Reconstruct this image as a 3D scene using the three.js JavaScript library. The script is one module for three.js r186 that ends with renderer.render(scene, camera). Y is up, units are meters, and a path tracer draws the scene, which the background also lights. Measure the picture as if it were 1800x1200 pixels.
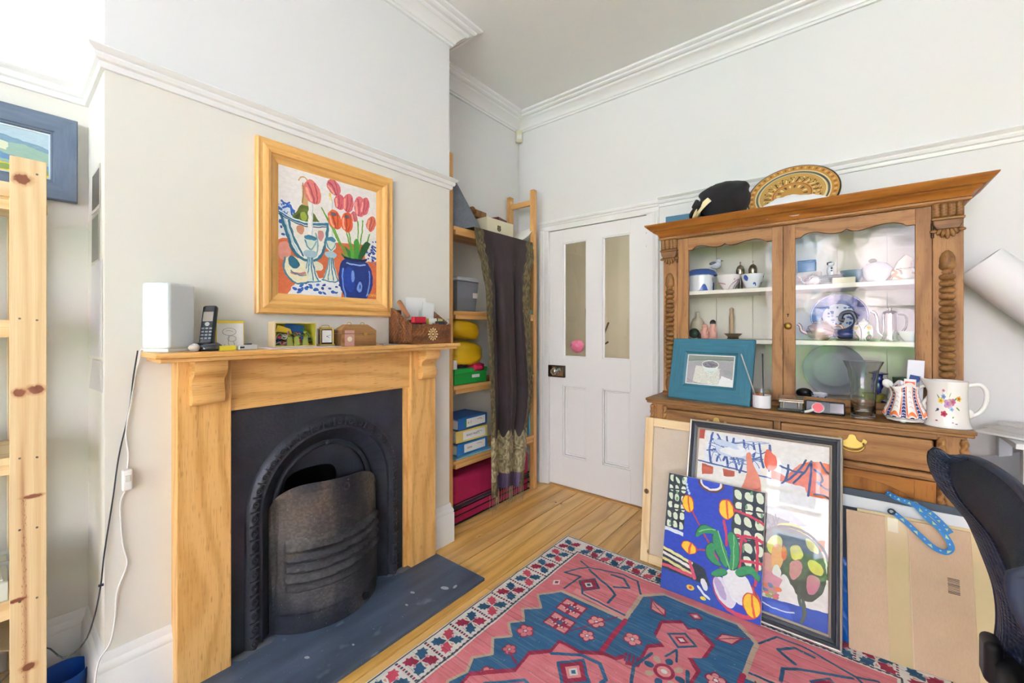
import * as THREE from 'three';
import { RoundedBoxGeometry } from 'three/addons/geometries/RoundedBoxGeometry.js';
import { mergeGeometries, mergeVertices, toCreasedNormals } from 'three/addons/utils/BufferGeometryUtils.js';
import { RectAreaLightUniformsLib } from 'three/addons/lights/RectAreaLightUniformsLib.js';

// ---------- camera, sky, daylight, exposure ----------
const scene = new THREE.Scene();
const camera = new THREE.PerspectiveCamera(2 * Math.atan(600 / 733) * 180 / Math.PI, 1.5, 0.05, 120);
camera.position.set(0, 1.22, 0);
camera.rotation.y = 38.83 * Math.PI / 180;
camera.setViewOffset(1800, 1200, 0, 22, 1800, 1200);   // shifted lens keeps the verticals upright
const renderer = new THREE.WebGLRenderer({ antialias: true });
renderer.toneMapping = THREE.LinearToneMapping;
renderer.toneMappingExposure = 1.6;
renderer.shadowMap.enabled = true;
renderer.shadowMap.type = THREE.PCFSoftShadowMap;
RectAreaLightUniformsLib.init();
const SKY = 3.6;
scene.background = new THREE.Color().setRGB(0.8, 0.96, 1.17);      // even overcast sky
scene.backgroundIntensity = SKY;
const XB = -1.785, XA = -2.14, ZB = -2.75, ZF = 3.4, XR = 2.25, CEIL = 2.95;
// the three tall sash windows behind the camera: [x0, x1, sill, head]
const WINDOWS = [[-1.05, -0.08, 0.3, 2.78], [0.07, 1.03, 0.3, 2.78], [1.18, 2.15, 0.3, 2.78]];
for (const [x0, x1, y0, y1] of WINDOWS) {       // daylight of the sky through the top of each window
  const l = new THREE.RectAreaLight(new THREE.Color().setRGB(0.8, 0.96, 1.17), SKY * 0.7, x1 - x0 - 0.16, 0.2);
  l.position.set((x0 + x1) / 2, y1 - 0.17, ZF - 0.02);
  l.lookAt((x0 + x1) / 2, y1 - 0.5, 0);
  scene.add(l);
}

// sun behind the house: it lights the street, the hedge and the facades opposite, never the room itself
const sun = new THREE.DirectionalLight(new THREE.Color().setRGB(0.84, 0.965, 1.16), 190);
sun.position.set(-6, 36, -14); sun.target.position.set(0, 0, 8); sun.castShadow = true; sun.shadow.mapSize.set(2048, 2048);
Object.assign(sun.shadow.camera, { left: -22, right: 22, top: 22, bottom: -22, near: 1, far: 80 });
scene.add(sun, sun.target);

// ---------- helpers ----------
let seedv = 7;
const rnd = () => { seedv = (seedv * 1664525 + 1013904223) >>> 0; return seedv / 4294967296; };
const rr = (a, b) => a + (b - a) * rnd();
const V3 = (x, y, z) => new THREE.Vector3(x, y, z);
const lerp = (a, b, t) => a + (b - a) * t, clamp = (x, a = 0, b = 1) => Math.min(b, Math.max(a, x));
const sstep = (a, b, x) => { const t = clamp((x - a) / (b - a)); return t * t * (3 - 2 * t); };
const taken = {};
function numbered(n) { const k = taken[n] = (taken[n] ?? -1) + 1; return k ? n + '_' + String(k).padStart(3, '0') : n; }
function prep(m) { m.castShadow = m.receiveShadow = true; return m; }
function part(name, geo, mat, parent) {
  const g = Array.isArray(geo) ? join(geo) : geo;
  const m = prep(new THREE.Mesh(g, mat)); m.name = name; parent.add(m); return m;
}
function thing(name, label, category, [x, y, z] = [0, 0, 0], ry = 0, group) {
  const o = new THREE.Group(); o.name = numbered(name); o.position.set(x, y, z); o.rotation.y = ry;
  o.userData = { label, category }; if (group) o.userData.group = group; scene.add(o); return o;
}
function solo(name, label, category, geo, mat, pos, ry = 0, group) {
  const m = prep(new THREE.Mesh(Array.isArray(geo) ? join(geo) : geo, mat)); m.name = numbered(name);
  if (pos) m.position.set(...pos); m.rotation.y = ry; m.userData = { label, category }; if (group) m.userData.group = group;
  scene.add(m); return m;
}
function struct(name, geo, mat, label) {
  const m = geo ? prep(new THREE.Mesh(Array.isArray(geo) ? join(geo) : geo, mat)) : new THREE.Group();
  m.name = name; m.userData = { kind: 'structure' }; if (label) { m.userData.label = label; m.userData.category = label.split('|')[1] || 'room'; m.userData.label = label.split('|')[0]; }
  scene.add(m); return m;
}
function join(list) {
  return mergeGeometries(list.map((g) => { const q = g.index ? g.toNonIndexed() : g; for (const k of Object.keys(q.attributes)) if (!['position', 'normal', 'uv'].includes(k)) q.deleteAttribute(k); return q; }));
}
// texture coordinates in metres, the first one running along axis ax
function uvm(geo, ax = 'x', ou = 0, ov = 0) {
  const g = geo.index ? geo.toNonIndexed() : geo, p = g.attributes.position, n = g.attributes.normal, uv = new Float32Array(p.count * 2);
  const A = { x: 0, y: 1, z: 2 }[ax];
  for (let i = 0; i < p.count; i += 3) {
    let N = [0, 0, 0];
    for (let k = 0; k < 3; k++) { N[0] += n.getX(i + k); N[1] += n.getY(i + k); N[2] += n.getZ(i + k); }
    N = N.map(Math.abs);
    const d = N[0] >= N[1] && N[0] >= N[2] ? 0 : N[1] >= N[2] ? 1 : 2;
    const r = [0, 1, 2].filter((q) => q !== d), a = r.includes(A) ? A : r[0], b = r.find((q) => q !== a);
    for (let k = 0; k < 3; k++) { const c = [p.getX(i + k), p.getY(i + k), p.getZ(i + k)]; uv[(i + k) * 2] = c[a] + ou; uv[(i + k) * 2 + 1] = c[b] + ov + d * 0.37; }
  }
  g.setAttribute('uv', new THREE.BufferAttribute(uv, 2)); return g;
}
// box centred at (x, y, z); r rounds its edges
function box(w, h, d, x = 0, y = 0, z = 0, r = 0.002, ax = 'x', seg = 1) {
  const g = r > 0 ? new RoundedBoxGeometry(w, h, d, seg, Math.min(r, w / 2.01, h / 2.01, d / 2.01)) : new THREE.BoxGeometry(w, h, d);
  return uvm(g.translate(x, y, z), ax, rnd() * 3, rnd() * 3);
}
// box between two corners
const slab = (x0, x1, y0, y1, z0, z1, r = 0.002, ax = 'x') => box(Math.abs(x1 - x0), Math.abs(y1 - y0), Math.abs(z1 - z0), (x0 + x1) / 2, (y0 + y1) / 2, (z0 + z1) / 2, r, ax);
const lathe = (pts, seg = 32) => new THREE.LatheGeometry(pts.map(([r, y]) => new THREE.Vector2(Math.max(r, 0.00001), y)), seg);
const cyl = (r0, r1, h, x = 0, y = 0, z = 0, seg = 20) => new THREE.CylinderGeometry(r1, r0, h, seg).translate(x, y, z);
const ball = (r, x = 0, y = 0, z = 0, sx = 1, sy = 1, sz = 1, seg = 20) => new THREE.SphereGeometry(r, seg, Math.ceil(seg * 0.7)).scale(sx, sy, sz).translate(x, y, z);
const tube = (pts, r, seg = 40, rs = 8, closed = false) => new THREE.TubeGeometry(new THREE.CatmullRomCurve3(pts.map((p) => V3(...p)), closed), seg, r, rs, closed);
function smoothPts(pts, n) { const c = new THREE.CatmullRomCurve3(pts.map(([x, y]) => V3(x, y, 0)), false, 'catmullrom', 0.5); return c.getPoints(n).map((p) => [p.x, p.y]); }
function shape(pts) { const s = new THREE.Shape(); pts.forEach(([x, y], i) => i ? s.lineTo(x, y) : s.moveTo(x, y)); return s; }
// outline in the xy plane, thickened along z from 0 to d
function slice(pts, d, bevel = 0, holes = []) {
  const s = pts.isShape ? pts : shape(pts); for (const h of holes) s.holes.push(new THREE.Path(h.map(([x, y]) => new THREE.Vector2(x, y))));
  return new THREE.ExtrudeGeometry(s, { depth: d - 2 * bevel, bevelEnabled: bevel > 0, bevelSize: bevel, bevelOffset: -bevel, bevelThickness: bevel, bevelSegments: 2, curveSegments: 20 }).translate(0, 0, bevel);
}
const toZY = (g) => g.rotateY(-Math.PI / 2);          // local x -> z, depth z -> -x
// moulding: profile [out, up] swept along straight run a -> b (xz points), out = horizontal normal
function moulding(profile, a, b, nrm, y, mit0 = 0, mit1 = 0) {
  const dir = [b[0] - a[0], b[1] - a[1]], L = Math.hypot(...dir); dir[0] /= L; dir[1] /= L;
  const pos = [], idx = [], n = profile.length;
  for (const [end, m] of [[0, mit0], [1, mit1]]) for (const [o, u] of profile) {
    const s = (end ? L : 0) + (end ? -1 : 1) * m * o;
    pos.push(a[0] + dir[0] * s + nrm[0] * o, y + u, a[1] + dir[1] * s + nrm[1] * o);
  }
  for (let i = 0; i < n; i++) { const j = (i + 1) % n; idx.push(i, n + i, j, j, n + i, n + j); }
  const cap = THREE.ShapeUtils.triangulateShape(profile.map(([o, u]) => new THREE.Vector2(o, u)), []);
  for (const [p, q, r] of cap) idx.push(p, q, r, n + p, n + r, n + q);
  let g = new THREE.BufferGeometry(); g.setAttribute('position', new THREE.Float32BufferAttribute(pos, 3)); g.setIndex(idx); g = g.toNonIndexed();
  const c1 = V3(), c2 = V3();   // faces outward whatever the winding
  g.computeVertexNormals(); return uvm(toCreasedNormals(g, 0.6), Math.abs(dir[0]) > 0.5 ? 'x' : 'z');
}
// surface from a function of (u, v) in 0..1
function sheet(f, nu, nv, closeU = false) {
  const pos = [], uv = [], idx = [];
  for (let j = 0; j <= nv; j++) for (let i = 0; i <= nu; i++) { const p = f(i / nu, j / nv); pos.push(p[0], p[1], p[2]); uv.push(p[3] ?? i / nu, p[4] ?? j / nv); }
  for (let j = 0; j < nv; j++) for (let i = 0; i < nu; i++) { const a = j * (nu + 1) + i, b = a + 1, c = a + nu + 1, d = c + 1; idx.push(a, b, c, b, d, c); }
  const g = new THREE.BufferGeometry(); g.setAttribute('position', new THREE.Float32BufferAttribute(pos, 3)); g.setAttribute('uv', new THREE.Float32BufferAttribute(uv, 2)); g.setIndex(idx); g.computeVertexNormals(); return g;
}
// sheet given thickness: f gives the middle surface, both skins and the rim are built
function shell(f, nu, nv, th) {
  const mid = sheet(f, nu, nv), P = mid.attributes.position, N = mid.attributes.normal, U = mid.attributes.uv, pos = [], uv = [], idx = [], W = nu + 1, n = P.count;
  for (const s of [1, -1]) for (let i = 0; i < n; i++) { pos.push(P.getX(i) + N.getX(i) * s * th / 2, P.getY(i) + N.getY(i) * s * th / 2, P.getZ(i) + N.getZ(i) * s * th / 2); uv.push(U.getX(i), U.getY(i)); }
  for (let j = 0; j < nv; j++) for (let i = 0; i < nu; i++) { const a = j * W + i, b = a + 1, c = a + W, d = c + 1; idx.push(a, b, c, b, d, c, n + a, n + c, n + b, n + b, n + c, n + d); }
  const rim = []; for (let i = 0; i < nu; i++) rim.push([i, i + 1]); for (let j = 0; j < nv; j++) rim.push([j * W + nu, (j + 1) * W + nu]);
  for (let i = nu; i > 0; i--) rim.push([nv * W + i, nv * W + i - 1]); for (let j = nv; j > 0; j--) rim.push([j * W, (j - 1) * W]);
  for (const [a, b] of rim) idx.push(a, n + a, b, b, n + a, n + b);
  const g = new THREE.BufferGeometry(); g.setAttribute('position', new THREE.Float32BufferAttribute(pos, 3)); g.setAttribute('uv', new THREE.Float32BufferAttribute(uv, 2)); g.setIndex(idx); g.computeVertexNormals();
  return toCreasedNormals(g, 0.9);
}
function flatten(o, g) { for (const c of [...g.children]) { c.position.add(g.position); o.add(c); } o.remove(g); }   // parts straight under their thing
const mtx = (x, y, z, rx = 0, ry = 0, rz = 0, s = 1) => new THREE.Matrix4().compose(V3(x, y, z), new THREE.Quaternion().setFromEuler(new THREE.Euler(rx, ry, rz)), Array.isArray(s) ? V3(...s) : V3(s, s, s));
const put = (g, ...a) => g.applyMatrix4(mtx(...a));

// ---------- noise and computed textures ----------
function hash(x, y, s) { let h = (x * 374761393 + y * 668265263 + s * 2147483647) | 0; h = Math.imul(h ^ (h >>> 13), 1274126177); h ^= h >>> 16; return (h >>> 0) / 4294967296; }
function pn(x, y, px, py, s) {           // value noise that repeats every (px, py)
  const xi = Math.floor(x), yi = Math.floor(y), fx = x - xi, fy = y - yi, u = fx * fx * (3 - 2 * fx), v = fy * fy * (3 - 2 * fy);
  const m = (a, b) => ((a % b) + b) % b, x0 = m(xi, px), x1 = m(xi + 1, px), y0 = m(yi, py), y1 = m(yi + 1, py);
  return lerp(lerp(hash(x0, y0, s), hash(x1, y0, s), u), lerp(hash(x0, y1, s), hash(x1, y1, s), u), v);
}
function fbm(u, v, fx, fy, s, oct = 4) { let a = 0, w = 0.5, t = 0; for (let i = 0; i < oct; i++) { a += w * pn(u * fx, v * fy, fx, fy, s + i * 17); t += w; w *= 0.5; fx *= 2; fy *= 2; } return a / t; }
const rgb = (h) => [(h >> 16) & 255, (h >> 8) & 255, h & 255];
const mix3 = (a, b, t) => [lerp(a[0], b[0], t), lerp(a[1], b[1], t), lerp(a[2], b[2], t)];
function tex(w, h, f, su = 1, sv = 1, srgb = true) {
  const d = new Uint8Array(w * h * 4);
  for (let j = 0; j < h; j++) for (let i = 0; i < w; i++) { const c = f((i + 0.5) / w, (j + 0.5) / h), o = (j * w + i) * 4; d[o] = clamp(c[0], 0, 255); d[o + 1] = clamp(c[1], 0, 255); d[o + 2] = clamp(c[2], 0, 255); d[o + 3] = 255; }
  const t = new THREE.DataTexture(d, w, h); t.wrapS = t.wrapT = THREE.RepeatWrapping; t.magFilter = THREE.LinearFilter; t.minFilter = THREE.LinearMipmapLinearFilter; t.generateMipmaps = true;
  if (srgb) t.colorSpace = THREE.SRGBColorSpace; t.repeat.set(1 / su, 1 / sv); t.needsUpdate = true; return t;
}
const grey = (w, h, f, su, sv) => tex(w, h, (u, v) => { const c = f(u, v) * 255; return [c, c, c]; }, su, sv, false);
// wood: rings and pores run along u
function woodTex(s, light, mid, dark, { su = 1.4, sv = 0.5, rings = 9, warp = 2.2, knots = 0, w = 1024, h = 512, pore = 0.5, broad = 0.5, kr: ks = 1 } = {}) {
  const L = rgb(light), Mi = rgb(mid), D = rgb(dark), kn = [];
  for (let i = 0; i < knots; i++) kn.push([hash(i, 3, s), hash(i, 9, s), (0.012 + 0.012 * hash(i, 5, s)) * ks]);
  return tex(w, h, (u, v) => {
    let bend = 0, kd = 0;
    for (const [ku, kv, kr] of kn) { let du = (u - ku + 1.5) % 1 - 0.5, dv = (v - kv + 1.5) % 1 - 0.5; const X = du * su, Y = dv * sv, q = Math.hypot(X * 0.6, Y) / kr; bend += Math.exp(-q * q * 0.12) * 1.3 * Math.sign(Y) * Math.min(1, Math.abs(Y) / kr); kd = Math.max(kd, sstep(1.05, 0.6, Math.hypot(X, Y) / kr)); }
    const wv = fbm(u, v, 3, 3, s, 3) * warp + bend * 0.5, ring = 0.5 + 0.5 * Math.sin(6.2832 * (v * rings + wv)), r2 = Math.pow(ring, 2.2);
    const fine = pn(u * 14, v * 150, 14, 150, s + 5), pr = pn(u * 46, v * 260, 46, 260, s + 8), big = fbm(u, v, 4, 2, s + 11, 2);
    let c = mix3(L, Mi, clamp(r2 * 0.65 + (fine - 0.5) * 0.55 + (big - 0.5) * broad)); c = mix3(c, D, clamp((pr - 0.72) * 3) * pore + r2 * 0.12);
    return kd ? mix3(c, mix3(D, [45, 22, 10], 0.45 + 0.3 * ring), kd) : c;
  }, su, sv);
}
const mat = (color, rough = 0.6, o = {}) => new THREE.MeshPhysicalMaterial({ color, roughness: rough, ...o });
const tmat = (map, rough = 0.5, o = {}) => new THREE.MeshPhysicalMaterial({ map, roughness: rough, ...o });
function canvasTex(w, h, draw, wobble = 0) {
  const c = document.createElement('canvas'); c.width = w; c.height = h; const x = c.getContext('2d');
  x.save(); x.scale(w / 100, w / 100); x.lineCap = x.lineJoin = 'round'; draw(x, 100 * h / w); x.restore();
  if (wobble) {                            // loose brush edges and paint streaks
    const A = x.getImageData(0, 0, w, h), s = A.data, o = new Uint8ClampedArray(s);
    for (let j = 0; j < h; j++) for (let i = 0; i < w; i++) {
      const u = i / w, v = j / h, dx = Math.round((fbm(u, v, 30, 30, 5, 2) - 0.5) * wobble * 2), dy = Math.round((fbm(u, v, 30, 30, 71, 2) - 0.5) * wobble * 2);
      const q = (clamp(j + dy, 0, h - 1) * w + clamp(i + dx, 0, w - 1)) * 4, k = (j * w + i) * 4, n = (fbm(u, v, 40, 70, 9, 2) - 0.5) * 16;
      for (let e = 0; e < 3; e++) o[k + e] = s[q + e] + n;
    }
    A.data.set(o); x.putImageData(A, 0, 0);
  }
  const t = new THREE.CanvasTexture(c); t.colorSpace = THREE.SRGBColorSpace; t.anisotropy = 8; return t;
}
// drawing shorthand on a 2-D canvas
const poly = (x, col, ...p) => { x.fillStyle = col; x.beginPath(); for (let i = 0; i < p.length; i += 2) i ? x.lineTo(p[i], p[i + 1]) : x.moveTo(p[i], p[i + 1]); x.closePath(); x.fill(); };
const blob = (x, col, ...p) => { x.fillStyle = col; x.beginPath(); const n = p.length / 2, q = (i) => [p[(i % n) * 2], p[(i % n) * 2 + 1]]; let [ax, ay] = q(n - 1), [bx, by] = q(0); x.moveTo((ax + bx) / 2, (ay + by) / 2); for (let i = 0; i < n; i++) { const [cx, cy] = q(i), [ex, ey] = q(i + 1); x.quadraticCurveTo(cx, cy, (cx + ex) / 2, (cy + ey) / 2); } x.fill(); };
const line = (x, col, w, ...p) => { x.strokeStyle = col; x.lineWidth = w; x.beginPath(); x.moveTo(p[0], p[1]); const n = p.length / 2; if (n === 2) x.lineTo(p[2], p[3]); else { for (let i = 1; i < n - 1; i++) { const mx = i === n - 2 ? p[2 * i + 2] : (p[2 * i] + p[2 * i + 2]) / 2, my = i === n - 2 ? p[2 * i + 3] : (p[2 * i + 1] + p[2 * i + 3]) / 2; x.quadraticCurveTo(p[2 * i], p[2 * i + 1], mx, my); } } x.stroke(); };
const seg = (x, col, w, ...p) => { x.strokeStyle = col; x.lineWidth = w; x.beginPath(); for (let i = 0; i < p.length; i += 2) i ? x.lineTo(p[i], p[i + 1]) : x.moveTo(p[i], p[i + 1]); x.stroke(); };
const oval = (x, col, cx, cy, a, b, r = 0) => { x.fillStyle = col; x.beginPath(); x.ellipse(cx, cy, a, b, r, 0, 7); x.fill(); };
const ring = (x, col, w, cx, cy, a, b, r = 0, s = 0, e = 6.2832) => { x.strokeStyle = col; x.lineWidth = w; x.beginPath(); x.ellipse(cx, cy, a, b, r, s, e); x.stroke(); };

// ---------- shared materials ----------
const plasterBump = grey(512, 512, (u, v) => fbm(u, v, 10, 10, 3, 5), 0.8, 0.8);
const M = {
  white: mat(0xebebea, 0.75, { bumpMap: plasterBump, bumpScale: 0.0012 }),
  cream: mat(0xe9e6dc, 0.75, { bumpMap: plasterBump, bumpScale: 0.0014 }),
  gloss: mat(0xf4f4f3, 0.32), ceil: mat(0xfafaf8, 0.9),
  oak: tmat(woodTex(11, 0xe9b770, 0xd59c50, 0xa06a2c, { rings: 7, warp: 2.6, pore: 0.55 }), 0.42),
  oakFrame: tmat(woodTex(19, 0xe6b268, 0xd59d50, 0xa8722f, { rings: 12, warp: 1.4, pore: 0.3 }), 0.38),
  pine: tmat(woodTex(23, 0xdaa765, 0xc98f4b, 0x9c6228, { rings: 8, warp: 1.6, pore: 0.2, knots: 2 }), 0.45),
  rawPine: tmat(woodTex(31, 0xeed4a6, 0xe2bd86, 0xc18a52, { su: 1.9, sv: 0.4, rings: 5, warp: 2.2, pore: 0.12, knots: 3 }), 0.6),
  antique: tmat(woodTex(41, 0xa47545, 0x85592d, 0x4c2b10, { rings: 8, warp: 2.8, pore: 0.5, knots: 2, broad: 0.9 }), 0.5, { specularIntensity: 0.6 }),
  antiqueDark: tmat(woodTex(43, 0x946a3c, 0x744e2a, 0x42260e, { rings: 8, warp: 2.4, pore: 0.5, knots: 1, broad: 0.9 }), 0.48, { specularIntensity: 0.6 }),
  honey: tmat(woodTex(47, 0xa5692a, 0x8a511b, 0x552c0c, { rings: 7, warp: 2, pore: 0.3, knots: 3 }), 0.42, { specularIntensity: 0.6 }),
  brass: mat(0xb08d45, 0.28, { metalness: 1 }), gold: mat(0xc9b266, 0.35, { metalness: 1 }),
  chrome: mat(0xc8c8c8, 0.12, { metalness: 1 }), steel: mat(0x9b9a98, 0.3, { metalness: 1 }),
  black: mat(0x16171a, 0.4), dark: mat(0x0b0b0c, 0.7), paper: mat(0xf1efe9, 0.85), card: mat(0xcdb38b, 0.85),
  glass: new THREE.MeshPhysicalMaterial({ color: 0xffffff, roughness: 0.0, transmission: 1, thickness: 0, ior: 1.38 }),
  china: mat(0xf1f1ee, 0.12, { clearcoat: 0.6, clearcoatRoughness: 0.08 }),
};
// ---------- room shell ----------
const RAIL = 2.035;
{ // left wall with its two alcoves, two paint colours parted by the picture rail
  const w = struct('wall_left');
  part('wall_lower', slab(XA - 0.12, XA, 0, RAIL, ZB - 0.1, ZF + 0.1, 0, 'z'), M.cream, w);
  part('wall_upper', slab(XA - 0.12, XA, RAIL, CEIL, ZB - 0.1, ZF + 0.1, 0, 'z'), M.white, w);
  const c = struct('wall_chimney_breast'), Z0 = -0.214, Z1 = -1.643;
  part('wall_lower', [slab(XA, XB, 0, RAIL, Z0, -0.56, 0, 'z'), slab(XA, XB, 0, RAIL, -1.3, Z1, 0, 'z'), slab(XA, XB, 0.9, RAIL, -1.3, -0.56, 0, 'z')], M.cream, c);
  part('wall_upper', slab(XA, XB, RAIL, CEIL, Z0, Z1, 0, 'z'), M.white, c);
  const b = struct('wall_back');
  part('wall_panel', [slab(XA, -1.85, 0, CEIL, ZB - 0.14, ZB, 0), slab(-1.04, XR + 0.1, 0, CEIL, ZB - 0.14, ZB, 0), slab(-1.85, -1.04, 2.0, CEIL, ZB - 0.14, ZB, 0)], M.white, b);
  const r = struct('wall_right', slab(XR, XR + 0.12, 0, CEIL, ZB - 0.1, ZF + 0.1, 0, 'z'), M.white);
  const f = struct('wall_front'), fr = [];
  let px = XA - 0.1;
  for (const [x0, x1, y0, y1] of WINDOWS) { fr.push(slab(px, x0, 0, CEIL, ZF, ZF + 0.16, 0), slab(x0, x1, 0, y0, ZF, ZF + 0.16, 0), slab(x0, x1, y1, CEIL, ZF, ZF + 0.16, 0)); px = x1; }
  fr.push(slab(px, XR + 0.1, 0, CEIL, ZF, ZF + 0.16, 0)); part('wall_panel', fr, M.white, f);
  struct('ceiling', slab(XA - 0.12, XR + 0.12, CEIL, CEIL + 0.12, ZB - 0.14, ZF + 0.16, 0), M.ceil);
}
{ // floor of sanded boards running towards the door wall
  const fl = struct('floor');
  part('subfloor', slab(XA - 0.1, XR + 0.1, -0.12, -0.022, ZB - 0.16, ZF + 0.1, 0), mat(0x1c1108, 0.95), fl);
  const vs = [[0xf0bc68, 0xdaa04c, 0xa56a2c], [0xe8b870, 0xd29c58, 0x9a6838], [0xf3c276, 0xe0aa5a, 0xaa7436]].map(([a, b, c], i) => tmat(woodTex(60 + i, a, b, c, { su: 2.2, sv: 0.42, rings: 5, warp: 2.0, pore: 0.3, knots: 4, broad: 0.8, kr: 0.45 }), 0.36));
  const W = 0.1185; let k = 0;
  for (let x = XA - 0.02; x < XR; x += W, k++) {
    const cut = ZB + rr(0.7, 3.6), z0 = ZB - 0.02;
    for (const [a, b] of [[z0, cut], [cut + 0.002, ZF]]) {
      const g = slab(x + 0.0022, x + W - 0.0022, -0.022, rr(-0.0016, 0), a, b, 0, 'z'); part('floor_board', g, vs[(k * 7 + (a > z0 ? 1 : 0)) % 3], fl);
    }
  }
}
const CORN = [[0, 0], [0.014, 0], [0.016, 0.012], [0.024, 0.014], [0.027, 0.026], [0.036, 0.036], [0.05, 0.05], [0.066, 0.06], [0.07, 0.058], [0.078, 0.064], [0.08, 0.075], [0.094, 0.078], [0.1, 0.074], [0.11, 0.08], [0.113, 0.09], [0.124, 0.09], [0.135, 0.096], [0.137, 0.108], [0, 0.108]];
const RAILP = [[0, 0], [0.01, 0], [0.014, 0.01], [0.013, 0.018], [0.022, 0.022], [0.026, 0.032], [0.024, 0.04], [0.034, 0.046], [0.04, 0.054], [0.036, 0.06], [0, 0.066]];
const SKIRT = [[0, 0], [0.02, 0], [0.02, 0.165], [0.017, 0.17], [0.019, 0.178], [0.015, 0.19], [0.009, 0.197], [0.008, 0.21], [0.004, 0.222], [0, 0.222]];
const Z0 = -0.214, Z1 = -1.643;
{
  const t = struct('trim_1'); const y = CEIL - 0.108;
  for (const [a, b, n, m0, m1] of [[[XA, ZB], [XR, ZB], [0, 1], 1, 1], [[XA, ZB], [XA, Z1], [1, 0], 1, 1], [[XA, Z1], [XB, Z1], [0, -1], 1, -1], [[XB, Z1], [XB, Z0], [1, 0], -1, -1], [[XA, Z0], [XB, Z0], [0, 1], 1, -1], [[XA, Z0], [XA, ZF], [1, 0], 1, 1], [[XA, ZF], [XR, ZF], [0, -1], 1, 1], [[XR, ZB], [XR, ZF], [-1, 0], 1, 1]]) part('cornice_length', moulding(CORN, a, b, n, y, m0, m1), M.gloss, t);
  const p = struct('trim_2'), py = 2.02;
  for (const [a, b, n, m0, m1] of [[[-0.965, ZB], [XR, ZB], [0, 1], 0, 1], [[XA + 0.25, Z1], [XB, Z1], [0, -1], 0, -1], [[XB, Z1], [XB, Z0], [1, 0], -1, -1], [[XA, Z0], [XB, Z0], [0, 1], 1, -1], [[XA, Z0], [XA, ZF], [1, 0], 1, 1], [[XR, ZB], [XR, ZF], [-1, 0], 1, 1]]) part('picture_rail_length', moulding(RAILP, a, b, n, py, m0, m1), M.gloss, p);
  const L = struct('baseboard_left');
  for (const [a, b, n, m0, m1] of [[[XB, -0.377], [XB, Z0], [1, 0], 0, -1], [[XA, Z0], [XB, Z0], [0, 1], 1, -1], [[XA, Z0], [XA, ZF], [1, 0], 1, 1], [[XB, Z1], [XB, -1.483], [1, 0], -1, 0], [[XA, Z1], [XB, Z1], [0, -1], 1, -1], [[XA, ZB], [XA, Z1], [1, 0], 1, 1]]) part('skirting_length', moulding(SKIRT, a, b, n, 0, m0, m1), M.gloss, L);
  const R = struct('baseboard_back'); part('skirting_length', moulding(SKIRT, [-0.965, ZB], [XR, ZB], [0, 1], 0, 0, 1), M.gloss, R);
  part('skirting_length', moulding(SKIRT, [XA, ZB], [-1.925, ZB], [0, 1], 0, 1, 0), M.gloss, R);
  struct('baseboard_right', moulding(SKIRT, [XR, ZB], [XR, ZF], [-1, 0], 0, 1, 1), M.gloss);
}
// sash windows that let the daylight in
WINDOWS.forEach(([x0, x1, y0, y1], i) => {
  const w = struct('window_' + (i + 1)), z = ZF + 0.07, ym = y0 + (y1 - y0) * 0.5;
  part('window_frame', [slab(x0, x0 + 0.06, y0, y1, z - 0.04, z + 0.04), slab(x1 - 0.06, x1, y0, y1, z - 0.04, z + 0.04), slab(x0, x1, y1 - 0.06, y1, z - 0.04, z + 0.04), slab(x0, x1, y0, y0 + 0.08, z - 0.04, z + 0.04)], M.gloss, w);
  part('meeting_rail', slab(x0, x1, ym - 0.025, ym + 0.025, z - 0.03, z + 0.03), M.gloss, w);
  part('window_sill', slab(x0 - 0.06, x1 + 0.06, y0 - 0.03, y0, ZF - 0.1, ZF + 0.1), M.gloss, w);
  for (const [a, b] of [[y0 + 0.08, ym - 0.025], [ym + 0.025, y1 - 0.06]]) part('window_pane', slab(x0 + 0.06, x1 - 0.06, a, b, z - 0.002, z + 0.002, 0), M.glass, w);
});
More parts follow.
